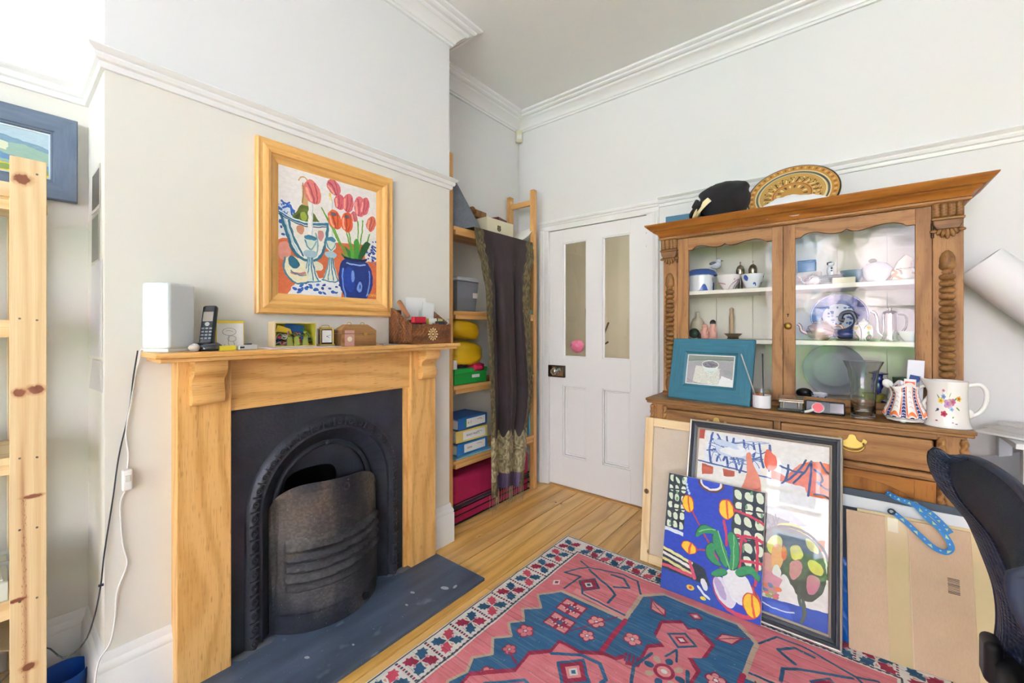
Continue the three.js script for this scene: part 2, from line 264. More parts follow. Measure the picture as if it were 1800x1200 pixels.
// ---------- the street outside, seen in the cabinet glass ----------
{
  solo('street_ground', 'grey paved street and garden outside the windows', 'ground', slab(-30, 30, -0.75, -0.65, ZF + 0.2, 40, 0), mat(0xc2c6cc, 0.9));
  const hd = thing('garden_hedge', 'clipped green privet hedge in front of the windows', 'hedge', [0, -0.65, 7.6]);
  const hg = new THREE.BoxGeometry(9, 1.55, 0.8, 90, 16, 8).translate(0, 0.775, 0), hp = hg.attributes.position;
  for (let i = 0; i < hp.count; i++) { const n = fbm(hp.getX(i) / 9 + 0.5, hp.getY(i) / 4, 40, 20, 4, 3) - 0.5; hp.setXYZ(i, hp.getX(i), hp.getY(i) + (hp.getY(i) > 0.3 ? n * 0.25 : 0), hp.getZ(i) + n * 0.4); }
  hg.computeVertexNormals(); part('foliage', hg, mat(0x2c3f1c, 0.8), hd);
  const lg = new THREE.PlaneGeometry(0.09, 0.05), N = 9000, im = new THREE.InstancedMesh(lg, mat(0x6f9040, 0.6), N), col = new THREE.Color(); im.name = 'leaves'; im.userData.kind = 'stuff';
  for (let i = 0; i < N; i++) { im.setMatrixAt(i, mtx(rr(-4.5, 4.5), rr(0.1, 1.65), rr(-0.55, -0.35), rr(-1, 1), rr(0, 6), rr(0, 6))); im.setColorAt(i, col.setHSL(rr(0.22, 0.28), 0.6, rr(0.25, 0.6))); }
  hd.add(im);
  const h = thing('brick_house', 'red brick house across the street beyond the hedge', 'house', [0, -0.65, 17]);
  part('house_wall', slab(-14, 14, 0, 7, 0, 5, 0), mat(0xa38c86, 0.9), h);
  part('house_roof', put(slice([[-3.4, 0], [0, 2.6], [3.4, 0]], 28.6), -14.3, 7, 2.5, 0, Math.PI / 2, 0), mat(0x55504c, 0.9), h);
  for (const [x, y] of [[-9, 1], [-5.4, 1], [-1.6, 1], [3, 1], [7, 1], [-9, 4], [-5.4, 4], [-1.6, 4], [3, 4], [7, 4]]) { const f = part('house_window', slab(x - 0.75, x + 0.75, y, y + 2, -0.1, 0.02), M.gloss, h); part('house_pane', slab(x - 0.6, x + 0.6, y + 0.12, y + 1.88, -0.13, -0.1, 0), mat(0x3a4656, 0.15), f); }
}
// ---------- door and hallway ----------
{
  const hall = struct('wall_hallway'), hm = mat(0xcdbfa2, 0.85);
  part('wall_panel', [slab(-3.6, 0.9, 0, 2.95, -4.2, -4.1, 0), slab(-3.7, -3.6, 0, 2.95, -4.2, ZB - 0.14, 0), slab(0.9, 1.0, 0, 1.1, -4.2, ZB - 0.14, 0), slab(-3.6, 1, 2.95, 3.05, -4.2, ZB - 0.14, 0), slab(-3.7, XA, 0, 3.05, ZB - 0.14, ZB - 0.04, 0)], hm, hall);
  part('hall_cornice', moulding(CORN, [-3.6, -4.1], [0.9, -4.1], [0, 1], 2.84), M.gloss, hall);
  struct('floor_hallway', slab(-3.6, 0.95, -0.1, -0.002, -4.2, ZB - 0.02, 0), M.pine);
  // flowering twigs in a tall vase outside the door
  const v = thing('flower_vase', 'tall vase of bare twigs with one pink bloom behind the door glass', 'vase', [-1.655, 0, -3.02]);
  part('vase_body', lathe([[0, 0], [0.06, 0], [0.09, 0.2], [0.1, 0.5], [0.06, 0.8], [0.05, 0.92], [0.065, 0.95], [0.045, 0.94], [0.04, 0.9], [0, 0.05]], 24), mat(0x6b7b86, 0.3), v);
  for (const [a, b] of [[[0.02, 1.2, 0.03], [0.03, 1.38, 0.06]], [[0.12, 1.1, 0], [0.21, 1.27, 0.03]], [[0.1, 1.05, 0.02], [0.22, 1.12, 0.06]]]) part('twig', tube([[0, 0.85, 0], a, b], 0.007, 16, 6), mat(0x5a4636, 0.8), v);
  const fl = part('bloom', ball(0.055, -0.055, 1.08, 0.05, 1, 0.95, 0.8), mat(0xd46b86, 0.7), v), pet = [];
  for (let i = 0; i < 26; i++) { const a = i * 2.4, b = 0.2 + 1.2 * (i / 26); pet.push(put(ball(0.022, 0, 0, 0, 1, 0.25, 1, 8), -0.055 + Math.cos(a) * Math.sin(b) * 0.052, 1.08 + Math.cos(b) * 0.045, 0.05 + Math.sin(a) * Math.sin(b) * 0.052, Math.sin(a) * b, 0, -Math.cos(a) * b)); }
  part('petals', pet, mat(0xd9748e, 0.7), fl);

  const d = struct('door_1'); const zf = ZB - 0.008, zb = zf - 0.042, X0 = -1.836, X1 = -1.053;
  // stiles, rails and muntin left round two panes and two sunk panels
  const xs = [X0, -1.716, -1.508, -1.381, -1.168, X1], dm = M.gloss;
  part('stile', slab(xs[0], xs[1], 0.012, 1.985, zb, zf, 0.002, 'y'), dm, d); part('stile', slab(xs[4], xs[5], 0.012, 1.985, zb, zf, 0.002, 'y'), dm, d);
  part('muntin', slab(xs[2], xs[3], 0.012, 1.985, zb, zf, 0.0, 'y'), dm, d);
  for (const [a, b] of [[xs[1], xs[2]], [xs[3], xs[4]]]) {
    part('top_rail', slab(a, b, 1.885, 1.985, zb, zf, 0), dm, d); part('lock_rail', slab(a, b, 0.79, 1.002, zb, zf, 0), dm, d); part('bottom_rail', slab(a, b, 0.012, 0.24, zb, zf, 0), dm, d);
    part('glass_pane', slab(a, b, 1.002, 1.885, zf - 0.026, zf - 0.022, 0), M.glass, d);
    const bead = []; for (const [y0, y1] of [[1.002, 1.885]]) bead.push(slab(a, a + 0.012, y0, y1, zf - 0.02, zf - 0.004, 0.003), slab(b - 0.012, b, y0, y1, zf - 0.02, zf - 0.004, 0.003), slab(a, b, y0, y0 + 0.012, zf - 0.02, zf - 0.004, 0.003), slab(a, b, y1 - 0.012, y1, zf - 0.02, zf - 0.004, 0.003));
    part('glazing_bead', bead, dm, d);
    const pn_ = part('sunk_panel', slab(a, b, 0.24, 0.79, zb + 0.004, zf - 0.02, 0), dm, d);
    const q = []; for (const [i, h] of [[0, 0.016], [0.014, 0.008]]) q.push(slab(a + i, a + i + 0.012, 0.24 + i, 0.79 - i, zf - 0.02, zf - 0.02 + h, 0.003), slab(b - i - 0.012, b - i, 0.24 + i, 0.79 - i, zf - 0.02, zf - 0.02 + h, 0.003), slab(a + i, b - i, 0.24 + i, 0.252 + i, zf - 0.02, zf - 0.02 + h, 0.003), slab(a + i, b - i, 0.778 - i, 0.79 - i, zf - 0.02, zf - 0.02 + h, 0.003));
    part('panel_moulding', q, dm, pn_);
  }
  const lk = part('rim_lock', slab(-1.838, -1.69, 0.846, 0.938, zf, zf + 0.022, 0.003), mat(0x5c5248, 0.3, { metalness: 1 }), d);
  part('lock_plate', slab(-1.80, -1.70, 0.856, 0.928, zf + 0.022, zf + 0.025, 0.002), M.chrome, lk);
  part('door_knob', put(lathe([[0, 0.05], [0.014, 0.049], [0.024, 0.042], [0.027, 0.032], [0.022, 0.022], [0.011, 0.017], [0.01, 0]], 24), -1.765, 0.892, zf + 0.02, Math.PI / 2), M.chrome, lk);
  const hm2 = M.steel; for (const y of [1.82, 0.25]) part('hinge', [cyl(0.007, 0.007, 0.085, X1 + 0.006, y, zf + 0.006, 12), cyl(0.009, 0.009, 0.01, X1 + 0.006, y + 0.045, zf + 0.006, 12), cyl(0.009, 0.009, 0.01, X1 + 0.006, y - 0.045, zf + 0.006, 12)], hm2, d);
  part('threshold', slab(X0, X1, -0.004, 0.006, ZB - 0.06, ZB + 0.012, 0.002), M.pine, d);
  // architrave
  const A = struct('trim_3'), AP = [[0, 0], [0.012, 0], [0.012, 0.03], [0.018, 0.034], [0.02, 0.046], [0.026, 0.052], [0.028, 0.066], [0.024, 0.07], [0, 0.07]];
  const jamb = (x, s) => { const pts = AP.map(([o, u]) => [s * u, o]); const g = slice(pts, 2.06); g.rotateX(-Math.PI / 2); g.translate(x, 0, ZB); g.scale(1, 1, 1); return g; };
  const jm = (x, s) => { const P = AP.map(([o, u]) => [x + s * u, ZB + o]), sh = shape(P.map(([a, b]) => [a, -b])); return new THREE.ExtrudeGeometry(sh, { depth: 1.996, bevelEnabled: false }).rotateX(-Math.PI / 2); };
  part('architrave_jamb', uvm(jm(X0 - 0.012, -1), 'y'), dm, A); part('architrave_jamb', uvm(jm(X1 + 0.018, 1), 'y'), dm, A);
  part('architrave_head', moulding(AP, [X0 - 0.082, ZB], [X1 + 0.088, ZB], [0, 1], 1.995), dm, A);
  part('door_frame', [slab(X0 - 0.014, X0 - 0.002, 0, 2.0, ZB - 0.13, ZB + 0.01, 0), slab(X1 + 0.003, X1 + 0.018, 0, 2.0, ZB - 0.13, ZB + 0.01, 0), slab(X0 - 0.014, X1 + 0.018, 1.988, 2.0, ZB - 0.13, ZB + 0.01, 0)], dm, A);
}
// ---------- fireplace ----------
{
  const s = thing('fireplace_surround', 'oak fireplace surround with corbels under a long mantel shelf', 'mantelpiece', [0, 0, 0]);
  part('mantel_shelf', [slab(XB, -1.593, 1.129, 1.147, -0.298, -1.547, 0.004, 'z'), slab(XB, -1.606, 1.116, 1.13, -0.312, -1.533, 0.003, 'z')], M.oak, s);
  part('leg', slab(XB, -1.715, 0.016, 1.117, -0.377, -0.532, 0.003, 'y'), M.oak, s); part('leg', slab(XB, -1.715, 0.016, 1.117, -1.32, -1.481, 0.003, 'y'), M.oak, s);
  part('lintel', slab(XB, -1.73, 0.925, 1.117, -0.531, -1.321, 0.002, 'z'), M.oak, s);
  part('inner_lining', [slab(-1.7565, -1.742, 0.016, 0.925, -1.296, -1.3195, 0.002, 'y')], M.oak, s);
  const prof = [[0, 1.117], [0.066, 1.117], ...smoothPts([[0.066, 1.1], [0.0655, 1.086], [0.056, 1.067], [0.038, 1.055], [0.029, 1.041], [0.032, 1.022], [0.039, 1.0], [0.038, 0.982], [0.032, 0.97], [0.022, 0.964]], 30), [0, 0.964]];
  for (const [z0, z1] of [[-0.409, -0.502], [-1.363, -1.455]]) {
    const g = slice(prof.map(([a, b]) => [a, b]), Math.abs(z1 - z0), 0.0015); g.translate(-1.715, 0, z1);
    part('corbel', uvm(toCreasedNormals(g, 0.5), 'z'), M.oak, s);
  }
  // cast-iron arched insert
  const ironT = tex(512, 512, (u, v) => { const n = fbm(u, v, 6, 6, 5, 5), f = pn(u * 90, v * 90, 90, 90, 3); return mix3([44, 46, 54], [72, 75, 85], n * 0.8 + f * 0.2); }, 0.5, 0.5);
  const ironB = grey(512, 512, (u, v) => fbm(u, v, 40, 40, 8, 3), 0.4, 0.4);
  const iron = tmat(ironT, 0.42, { metalness: 0.35, bumpMap: ironB, bumpScale: 0.0008 });
  const ins = thing('fireplace_insert', 'black cast-iron fireplace insert with a beaded round arch', 'fireplace', [0, 0, 0]);
  const zc = -0.925, ys = 0.506, R = 0.332;
  const path = []; const nS = 14, nA = 56;
  for (let i = 0; i <= nS; i++) path.push([zc + R, lerp(0.014, ys, i / nS), 1, 0, R]);
  for (let i = 1; i < nA; i++) { const a = Math.PI * i / nA; path.push([zc + R * Math.cos(a), ys + R * Math.sin(a), Math.cos(a), Math.sin(a)]); }
  for (let i = 0; i <= nS; i++) path.push([zc - R, lerp(ys, 0.014, i / nS), -1, 0]);
  const pl = shape([[-0.54, 0.014], [-0.54, 0.93], [-1.318, 0.93], [-1.318, 0.014]].map(([z, y]) => [z, y]));
  const hole = path.map(([z, y, nz, ny]) => [z - nz * 0.004, y - ny * 0.004]); hole[0][1] = 0.0139;
  const outer = [[-0.54, 0.014], [-0.54, 0.93], [-1.318, 0.93], [-1.318, 0.014], ...hole.slice().reverse()];
  part('front_plate', uvm(toZY(slice(outer.map(([z, y]) => [z, y]), 0.012)).translate(-1.757, 0, 0), 'y'), iron, ins);
  // arch moulding: [distance inward, x]
  const prf = [[-0.006, -1.757], [-0.003, -1.75], [0.004, -1.742], [0.012, -1.734], [0.02, -1.731], [0.028, -1.735], [0.034, -1.743], [0.037, -1.752], [0.043, -1.757], [0.05, -1.754], [0.053, -1.75], [0.057, -1.752], [0.06, -1.76], [0.085, -1.782], [0.112, -1.808], [0.122, -1.818]];
  part('arch_moulding', sheet((u, v) => { const k = u * (path.length - 1), i = Math.round(k), [z, y, nz, ny] = path[i], [o, x] = prf[Math.round(v * (prf.length - 1))]; return [x, y - ny * o, z - nz * o, u * 4, v * 0.3]; }, path.length - 1, prf.length - 1), iron, ins);
  const rim = path.map(([z, y, nz, ny]) => [-1.806, y - ny * 0.122, z - nz * 0.122]).filter((_, i) => i > 3 && i < path.length - 4);
  part('inner_rim', tube(rim, 0.012, 140, 10), iron, ins); part('rim_stud', ball(0.012, -1.797, ys + 0.21, zc, 1, 1, 1, 12), iron, ins);
  // beads along the roll
  const roll = new THREE.CatmullRomCurve3(path.map(([z, y, nz, ny]) => V3(-1.731, y - ny * 0.02, z - nz * 0.02))), nB = 38;
  const ros = mergeGeometries([new THREE.TorusGeometry(0.0105, 0.003, 6, 14).toNonIndexed(), ball(0.0055, 0, 0, 0.002, 1, 1, 0.8, 8).toNonIndexed()]).rotateY(Math.PI / 2), bar = new THREE.BoxGeometry(0.009, 0.005, 0.032);
  for (let i = 0; i < nB; i++) { const p = roll.getPointAt((i + 0.5) / nB), m = part('rosette', ros, iron, ins); m.position.copy(p); const q = roll.getPointAt((i + 1) / nB), t = roll.getTangentAt((i + 1) / nB), b = part('reeded_bar', bar, iron, ins); b.position.copy(q); b.rotation.x = Math.atan2(t.z, t.y) * -1 + 0; b.rotation.x = -Math.atan2(-t.z, t.y); }
  // hood plate with its smoke hole, and the sooty cavity
  const disc = []; for (let i = 0; i <= 40; i++) { const a = Math.PI * i / 40; disc.push([zc + 0.2 * Math.cos(a), ys + 0.2 * Math.sin(a)]); } disc.push([zc - 0.2, 0.3], [zc + 0.2, 0.3]);
  const ho = []; for (let i = 0; i < 40; i++) { const a = 6.2832 * i / 40; ho.push([zc + 0.055 + 0.115 * Math.cos(a), ys + 0.03 + 0.105 * Math.sin(a) + 0.02 * Math.cos(2 * a)]); }
  part('hood_plate', uvm(toZY(slice(disc, 0.008, 0, [ho])).translate(-1.822, 0, 0), 'y'), iron, ins);
  const soot = tmat(tex(256, 256, (u, v) => mix3([14, 13, 12], [52, 48, 44], Math.pow(fbm(u, v, 5, 5, 2, 4), 2)), 0.4, 0.4), 0.9);
  part('fireback', [slab(-2.08, -2.06, 0.014, 0.9, -0.57, -1.29, 0), slab(-2.06, -1.83, 0.014, 0.9, -0.57, -0.59, 0), slab(-2.06, -1.83, 0.014, 0.9, -1.27, -1.29, 0), slab(-2.06, -1.83, 0.88, 0.9, -0.57, -1.29, 0)], soot, ins);

  // curved cover standing in front of the grate
  const cz = -0.922, cR = 0.263, cx = -1.635 - cR, half = Math.asin(0.235 / cR);
  const covT = tex(1024, 1024, (u, v) => { const n = fbm(u, v, 5, 5, 21, 5), m = fbm(u, v, 3, 4, 33, 4), f = pn(u * 160, v * 160, 160, 160, 4), g = fbm(u, v, 8, 3, 44, 3); let c = mix3([40, 41, 45], [104, 100, 98], clamp(n * 1.5 - 0.35)); c = mix3(c, [112, 92, 74], clamp((m - 0.52) * 3)); c = mix3(c, [30, 33, 44], clamp((g - 0.5) * 4)); const sp = pn(u * 220, v * 220, 220, 220, 77); if (sp > 0.965) c = mix3(c, [190, 190, 188], 0.6); return c.map((q) => q * (0.8 + 0.35 * f)); });
  const covB = grey(512, 512, (u, v) => 0.5 + 0.25 * Math.sin(u * 6.2832 * 64) * Math.sin(v * 6.2832 * 64) + 0.4 * (fbm(u, v, 20, 20, 9, 3) - 0.5), 0.25, 0.25);
  const cov = thing('fireplace_cover', 'worn curved iron fireplace cover with ribbed front standing on the hearth', 'fire cover', [0, 0.0155, 0]);
  const top = (s) => 0.585 - (s > 0.15 ? 0.29 * (1 - Math.sqrt(1 - Math.pow((s - 0.15) / 0.88, 2))) : s < -0.4 ? 0.13 * (1 - Math.sqrt(1 - Math.pow((-s - 0.4) / 0.6, 2))) : 0);
  part('cover_plate', shell((u, v) => {
    const s = u * 2 - 1, a = s * half, y = v * top(s), h = y; let e = 0;
    const inx = sstep(-0.78, -0.72, s) * sstep(0.74, 0.68, s), kink = s < -0.25 ? 0 : 0.02 * (s + 0.25);
    for (const y0 of [0.215, 0.255, 0.295, 0.335]) e += 0.014 * Math.exp(-Math.pow((h - y0 - kink) / 0.0085, 2)) * inx;
    e += 0.008 * inx * sstep(0.165, 0.172, h) * sstep(0.372, 0.362, h); e += 0.004 * sstep(0.075, 0.08, h) * sstep(0.9, 0.86, Math.abs(s)) * sstep(0.545, 0.535, h);
    e += 0.004 * sstep(0.93, 0.96, Math.max(Math.abs(s), v)); const r = cR + e;
    return [cx + Math.cos(a) * r - y * 0.03, y, cz - Math.sin(a) * r, u * 0.5, y];
  }, 120, 120, 0.007), tmat(covT, 0.55, { metalness: 0.3, bumpMap: covB, bumpScale: 0.0012 }), cov);
  part('lift_ring', put(new THREE.TorusGeometry(0.013, 0.0035, 8, 20), -1.643, 0.545, -0.93, 0, Math.PI / 2, 0), cov.children[0].material, cov);
  part('air_cap', put(cyl(0.017, 0.015, 0.008, 0, 0, 0, 20), -1.644, 0.04, -1.02, 0, 0, Math.PI / 2), M.black, cov);

  // slate hearth with mortar and paint spots
  const slateT = tex(1024, 512, (u, v) => { const n = fbm(u, v, 6, 4, 51, 5), st = fbm(u, v, 2, 9, 52, 4), sp = pn(u * 180, v * 90, 180, 90, 53), bl = fbm(u, v, 9, 5, 54, 4); let c = mix3([56, 66, 82], [100, 114, 138], clamp(n * 0.7 + st * 0.6 - 0.15)); if (sp > 0.975) c = mix3(c, [196, 204, 212], 0.7); c = mix3(c, [168, 176, 186], clamp((bl - 0.72) * 6)); return c; }, 1.1, 0.42);
  const he = thing('hearth_slab', 'dark blue-grey slate hearth slab in front of the fireplace', 'hearth', [0, 0, 0]);
  part('slate', slab(XB + 0.001, -1.37, 0.0005, 0.0155, -0.22, -1.492, 0.003, 'z'), tmat(slateT, 0.5), he);
  const mor = []; for (let i = 0; i < 60; i++) { const z = -0.56 - 0.74 * (i / 59); if (z < -0.68 && z > -1.2) continue; mor.push(put(ball(rr(0.01, 0.02), 0, 0, 0, 1.3, 0.22, 1.5, 7), -1.742 + rr(-0.008, 0.008), 0.0145, z)); }
  part('mortar', mor, mat(0x6f727a, 0.95), he);
  for (const [x, z, a, b, t] of [[-1.46, -1.315, 0.02, 0.011, 0.4], [-1.43, -1.352, 0.014, 0.007, 1.8], [-1.55, -1.2, 0.012, 0.007, 0.3], [-1.5, -1.13, 0.008, 0.005, 0], [-1.545, -0.72, 0.01, 0.006, 0.5], [-1.47, -0.86, 0.006, 0.004, 0]]) part('paint_spot', put(cyl(1, 1, 0.0008, 0, 0, 0, 14), x, 0.0156, z, 0, t, 0, [a, 1, b]), mat(0xb9bec4, 0.8), he);
}
// ---------- tulip painting over the mantel ----------
function frameParts(parent, w, h, fw, prof, m, name = 'frame_rail') {   // mitred frame in the xy plane, outer size w x h, profile [inward, forward]
  const W = w / 2, H = h / 2;
  for (const [k, len] of [[0, 'x'], [1, 'y'], [2, 'x'], [3, 'y']]) {
    const hx = k % 2 ? H : W, hy = k % 2 ? W : H, pos = [], idx = [], n = prof.length;
    for (const s of [-1, 1]) for (const [o, f] of prof) pos.push(s * (hx - o), -(hy - o), f);
    for (let i = 0; i < n; i++) { const j = (i + 1) % n; idx.push(i, j, n + i, j, n + j, n + i); }
    let g = new THREE.BufferGeometry(); g.setAttribute('position', new THREE.Float32BufferAttribute(pos, 3)); g.setIndex(idx); g = g.toNonIndexed(); g.computeVertexNormals(); g = toCreasedNormals(g, 0.5);
    g.rotateZ(k * Math.PI / 2); part(name, uvm(g, len, rnd() * 3, rnd() * 3), m, parent);
  }
}
function picture(parent, name, w, h, d, texture, rough = 0.55, z = 0, o = {}) {
  const b = part(name, box(w, h, d, 0, 0, z - d / 2, 0), M.paper, parent);
  const f = part('painted_face', new THREE.PlaneGeometry(w, h).translate(0, 0, z + 0.0006), tmat(texture, rough, o), b); return f;
}
const tulip = (x, c1, c2, cx, cy, a, b, r) => { x.save(); x.translate(cx, cy); x.rotate(r); blob(x, c1, -a, b * 0.5, -a * 0.9, -b * 0.5, -a * 0.2, -b, a * 0.5, -b * 0.95, a, -b * 0.2, a * 0.8, b * 0.7, 0, b); line(x, c2, a * 0.22, -a * 0.3, -b * 0.7, 0, 0, -a * 0.1, b * 0.8); line(x, c2, a * 0.14, a * 0.5, -b * 0.7, a * 0.6, 0, a * 0.2, b * 0.8); line(x, '#f0a98f', a * 0.3, -a * 0.6, -b * 0.3, -a * 0.6, b * 0.2, -a * 0.4, b * 0.6); x.restore(); };
{
  const t = canvasTex(1024, 1262, (x, H) => {
    poly(x, '#f3eeea', 0, 0, 100, 0, 100, H, 0, H);
    poly(x, '#c9653a', 0, 70, 100, 62, 100, H, 0, H);
    poly(x, '#efe9e2', 85, 60, 92, 55, 100, 52, 100, 80, 86, 82);
    poly(x, '#eef0f2', 20, 108, 50, 103, 62, 108, 60, H, 8, H, 12, 116);
    poly(x, '#f0ede6', 0, 34, 10, 38, 12, 66, 0, 72);
    for (let i = 0; i < 26; i++) oval(x, i % 3 ? '#2e62b4' : '#1f3f8e', rr(12, 60), rr(109, H - 1), rr(1.2, 2.6), rr(0.8, 1.6), rr(-0.6, 0.6));
    for (let i = 0; i < 34; i++) oval(x, i % 2 ? '#3b6cbc' : '#20428f', rr(86, 100), rr(57, 84), rr(0.8, 1.9), rr(0.7, 1.4), rr(-0.6, 0.6));
    for (let i = 0; i < 14; i++) oval(x, '#2a58a8', rr(1, 9), rr(38, 66), rr(1, 1.8), rr(1.2, 1.8));
    for (let i = 0; i < 16; i++) line(x, i % 2 ? '#2d5fae' : '#dfe8f2', 1.8, rr(0, 14), rr(34, 44), rr(2, 16), rr(35, 46));
    blob(x, '#d58f7e', 0, 74, 10, 72, 12, 86, 4, 92, 0, 88);
    // cooler with the bottle
    blob(x, '#f0ece0', 2, 48, 10, 76, 18, 88, 30, 92, 40, 84, 46, 62, 46, 50, 30, 52, 14, 50);
    blob(x, '#e7e0c9', 12, 88, 26, 86, 42, 90, 40, 98, 22, 98, 12, 94);
    line(x, '#2f6e86', 2.6, 2, 47, 8, 66, 14, 84, 28, 90, 40, 84, 45, 62, 46, 50); line(x, '#2f6e86', 2, 9, 52, 14, 72, 22, 84);
    line(x, '#b9d3d8', 1.6, 5, 50, 10, 66, 17, 82); blob(x, '#c98a6a', 16, 54, 24, 54, 22, 64, 16, 62); blob(x, '#ce8a86', 36, 56, 43, 56, 40, 68, 36, 66); line(x, '#8fb2b8', 1.6, 34, 60, 38, 74, 34, 82);
    blob(x, '#5f6b22', 10, 50, 16, 42, 21, 32, 27, 32, 33, 42, 40, 50, 26, 54); blob(x, '#3c4a16', 12, 50, 18, 42, 20, 44, 16, 52); blob(x, '#9aa83a', 19, 42, 24, 40, 26, 48, 20, 50);
    poly(x, '#c9a06a', 21, 14, 26, 14, 27, 34, 21, 34); line(x, '#a1703c', 1, 22, 12, 23, 22, 21, 32); line(x, '#c59a5e', 1.3, 18, 10, 20, 6, 26, 6, 26, 14);
    line(x, '#2f6f8f', 3, 0, 44, 12, 50, 28, 52, 46, 48); line(x, '#e4eef0', 1.3, 1, 44, 12, 49, 28, 51, 46, 46); line(x, '#17446a', 1, 0, 47, 14, 53, 30, 55, 45, 51);
    // candles and candlesticks
    const stick = (cx, s, top, cy) => { line(x, '#f5f4ee', 4.4 * s, cx, top, cx, cy); line(x, '#c6d4d8', 1, cx + 1.6 * s, top, cx + 1.6 * s, cy);
      blob(x, '#3f7f9c', cx - 6 * s, cy, cx, cy - 2, cx + 6 * s, cy, cx + 5 * s, cy + 3, cx, cy + 4, cx - 5 * s, cy + 3); blob(x, '#dbe6d8', cx - 5 * s, cy + 3, cx + 5 * s, cy + 3, cx + 6 * s, cy + 10, cx + 2, cy + 14, cx - 2, cy + 14, cx - 6 * s, cy + 10);
      line(x, '#4c86a2', 1.2, cx - 5 * s, cy + 4, cx - 4 * s, cy + 10, cx, cy + 13); line(x, '#7fa7b5', 1.2, cx + 5 * s, cy + 4, cx + 4, cy + 10, cx, cy + 13);
      blob(x, '#a9c7cf', cx - 8 * s, cy + 16, cx, cy + 13, cx + 8 * s, cy + 16, cx + 3, cy + 22, cx - 3, cy + 22); blob(x, '#e3ead9', cx - 2.5, cy + 20, cx + 2.5, cy + 20, cx + 4, cy + 32, cx + 9 * s, cy + 44, cx, cy + 47, cx - 9 * s, cy + 44, cx - 4, cy + 32);
      for (const k of [-1, -0.4, 0.3, 0.9]) line(x, k > 0 ? '#3d7796' : '#5f97ab', 1.1, cx + k * 2, cy + 21, cx + k * 3.4, cy + 34, cx + k * 8 * s, cy + 44); line(x, '#4d88a4', 1.2, cx - 9 * s, cy + 44, cx, cy + 47.5, cx + 9 * s, cy + 44); };
    stick(49, 0.95, 22, 62); line(x, '#e5c75a', 2.2, 48, 16, 49, 22); line(x, '#fff5d0', 1, 48.4, 19, 49, 23); stick(29, 1.05, 28, 64);
    // shell on the left
    blob(x, '#ece4c0', 6, 88, 14, 84, 26, 96, 28, 110, 16, 114, 8, 106, 3, 98); line(x, '#3c7a92', 1.6, 6, 88, 3, 98, 9, 108, 18, 114, 27, 110); blob(x, '#2c6c86', 8, 88, 12, 84, 20, 92, 17, 98, 10, 97); line(x, '#c27f7a', 2.4, 12, 102, 18, 104, 24, 101); line(x, '#3c7a92', 1, 11, 100, 18, 106, 25, 103);
    // stems and leaves
    for (const [a, b, c, d, e, f] of [[40, 32, 50, 52, 66, 80], [48, 44, 56, 60, 68, 80], [62, 40, 68, 60, 72, 82], [68, 50, 70, 66, 73, 82], [78, 38, 79, 60, 76, 82], [84, 36, 82, 60, 77, 82], [92, 50, 88, 64, 79, 84]]) line(x, '#5f9c2e', 1.4, a, b, c, d, e, f);
    for (const [c, ...p] of [['#2f7a34', 62, 66, 66, 74, 70, 84, 74, 84, 70, 72], ['#3f8f2c', 74, 56, 80, 60, 80, 78, 76, 86, 73, 78], ['#1f5a2a', 86, 58, 94, 60, 86, 74, 78, 86, 78, 76], ['#57a534', 70, 62, 73, 70, 74, 84, 71, 84, 69, 72], ['#2a6e2c', 58, 74, 66, 80, 72, 88, 66, 86]]) blob(x, c, ...p);
    // blue vase
    blob(x, '#16307c', 60, 84, 66, 80, 84, 80, 90, 84, 96, 96, 95, 112, 88, H, 86, H + 4, 66, H + 4, 64, H, 57, 110, 57, 96); blob(x, '#1b3f9d', 62, 92, 72, 88, 76, 110, 70, 120, 62, 110); blob(x, '#7fa2dd', 70, 94, 74, 92, 75, 104, 71, 108); blob(x, '#7fa2dd', 78, 106, 82, 104, 84, 112, 80, 118, 76, 114); blob(x, '#1b3f9d', 79, 108, 82, 108, 80, 115);
    line(x, '#6f97dc', 1.6, 62, 92, 59, 104, 65, H); line(x, '#7aa0df', 1.4, 91, 92, 94, 104, 88, H - 3); line(x, '#a3bfe8', 1.6, 66, 86, 76, 88, 86, 85); line(x, '#0c1c52', 2.6, 64, 80, 75, 84, 87, 80);
    // blooms
    tulip(x, '#d9776c', '#a8414c', 31, 19, 8.6, 13, -0.25); tulip(x, '#cf6a6e', '#a03f4d', 52, 8, 7.2, 9, -0.5); tulip(x, '#cb5d66', '#a8384a', 58, 22, 6, 9, 0.1); tulip(x, '#d3696b', '#b14250', 67, 21, 6.4, 11, 0.15); tulip(x, '#d96f74', '#b3404e', 80, 22, 6.8, 12, 0); tulip(x, '#cf6268', '#a63a4a', 86, 20, 5.6, 11, 0.2); tulip(x, '#db7058', '#a8433c', 93.5, 38, 5.8, 9.5, 0.25); tulip(x, '#d9602e', '#a03a1e', 53, 42, 7.4, 11, -0.2); tulip(x, '#da5a2c', '#a8401f', 66, 42, 7, 11.5, 0.05); tulip(x, '#cf6f72', '#a84450', 74, 34, 4, 6, -0.3);
    oval(x, '#6d5a6a', 52, 36, 3, 2); oval(x, '#6d5a6a', 66, 36, 3, 2); x.fillStyle = '#e9cf4a'; x.font = '4.2px sans-serif'; x.fillText('KEMA', 89, H - 3);
  }, 7);
  const p = thing('tulip_painting', 'painting of pink tulips in a blue vase in a wide oak frame above the mantel', 'painting', [XB + 0.002, 1.6215, -0.936], Math.PI / 2);
  const W = 0.613, H = 0.684;
  frameParts(p, W, H, 0.08, [[0, 0], [0, 0.022], [0.006, 0.027], [0.014, 0.024], [0.022, 0.024], [0.03, 0.03], [0.04, 0.032], [0.05, 0.028], [0.056, 0.018], [0.062, 0.015], [0.086, 0.008], [0.086, 0]], M.oakFrame);
  picture(p, 'canvas_board', W - 0.166, H - 0.166, 0.006, t, 0.5, 0.008);
}
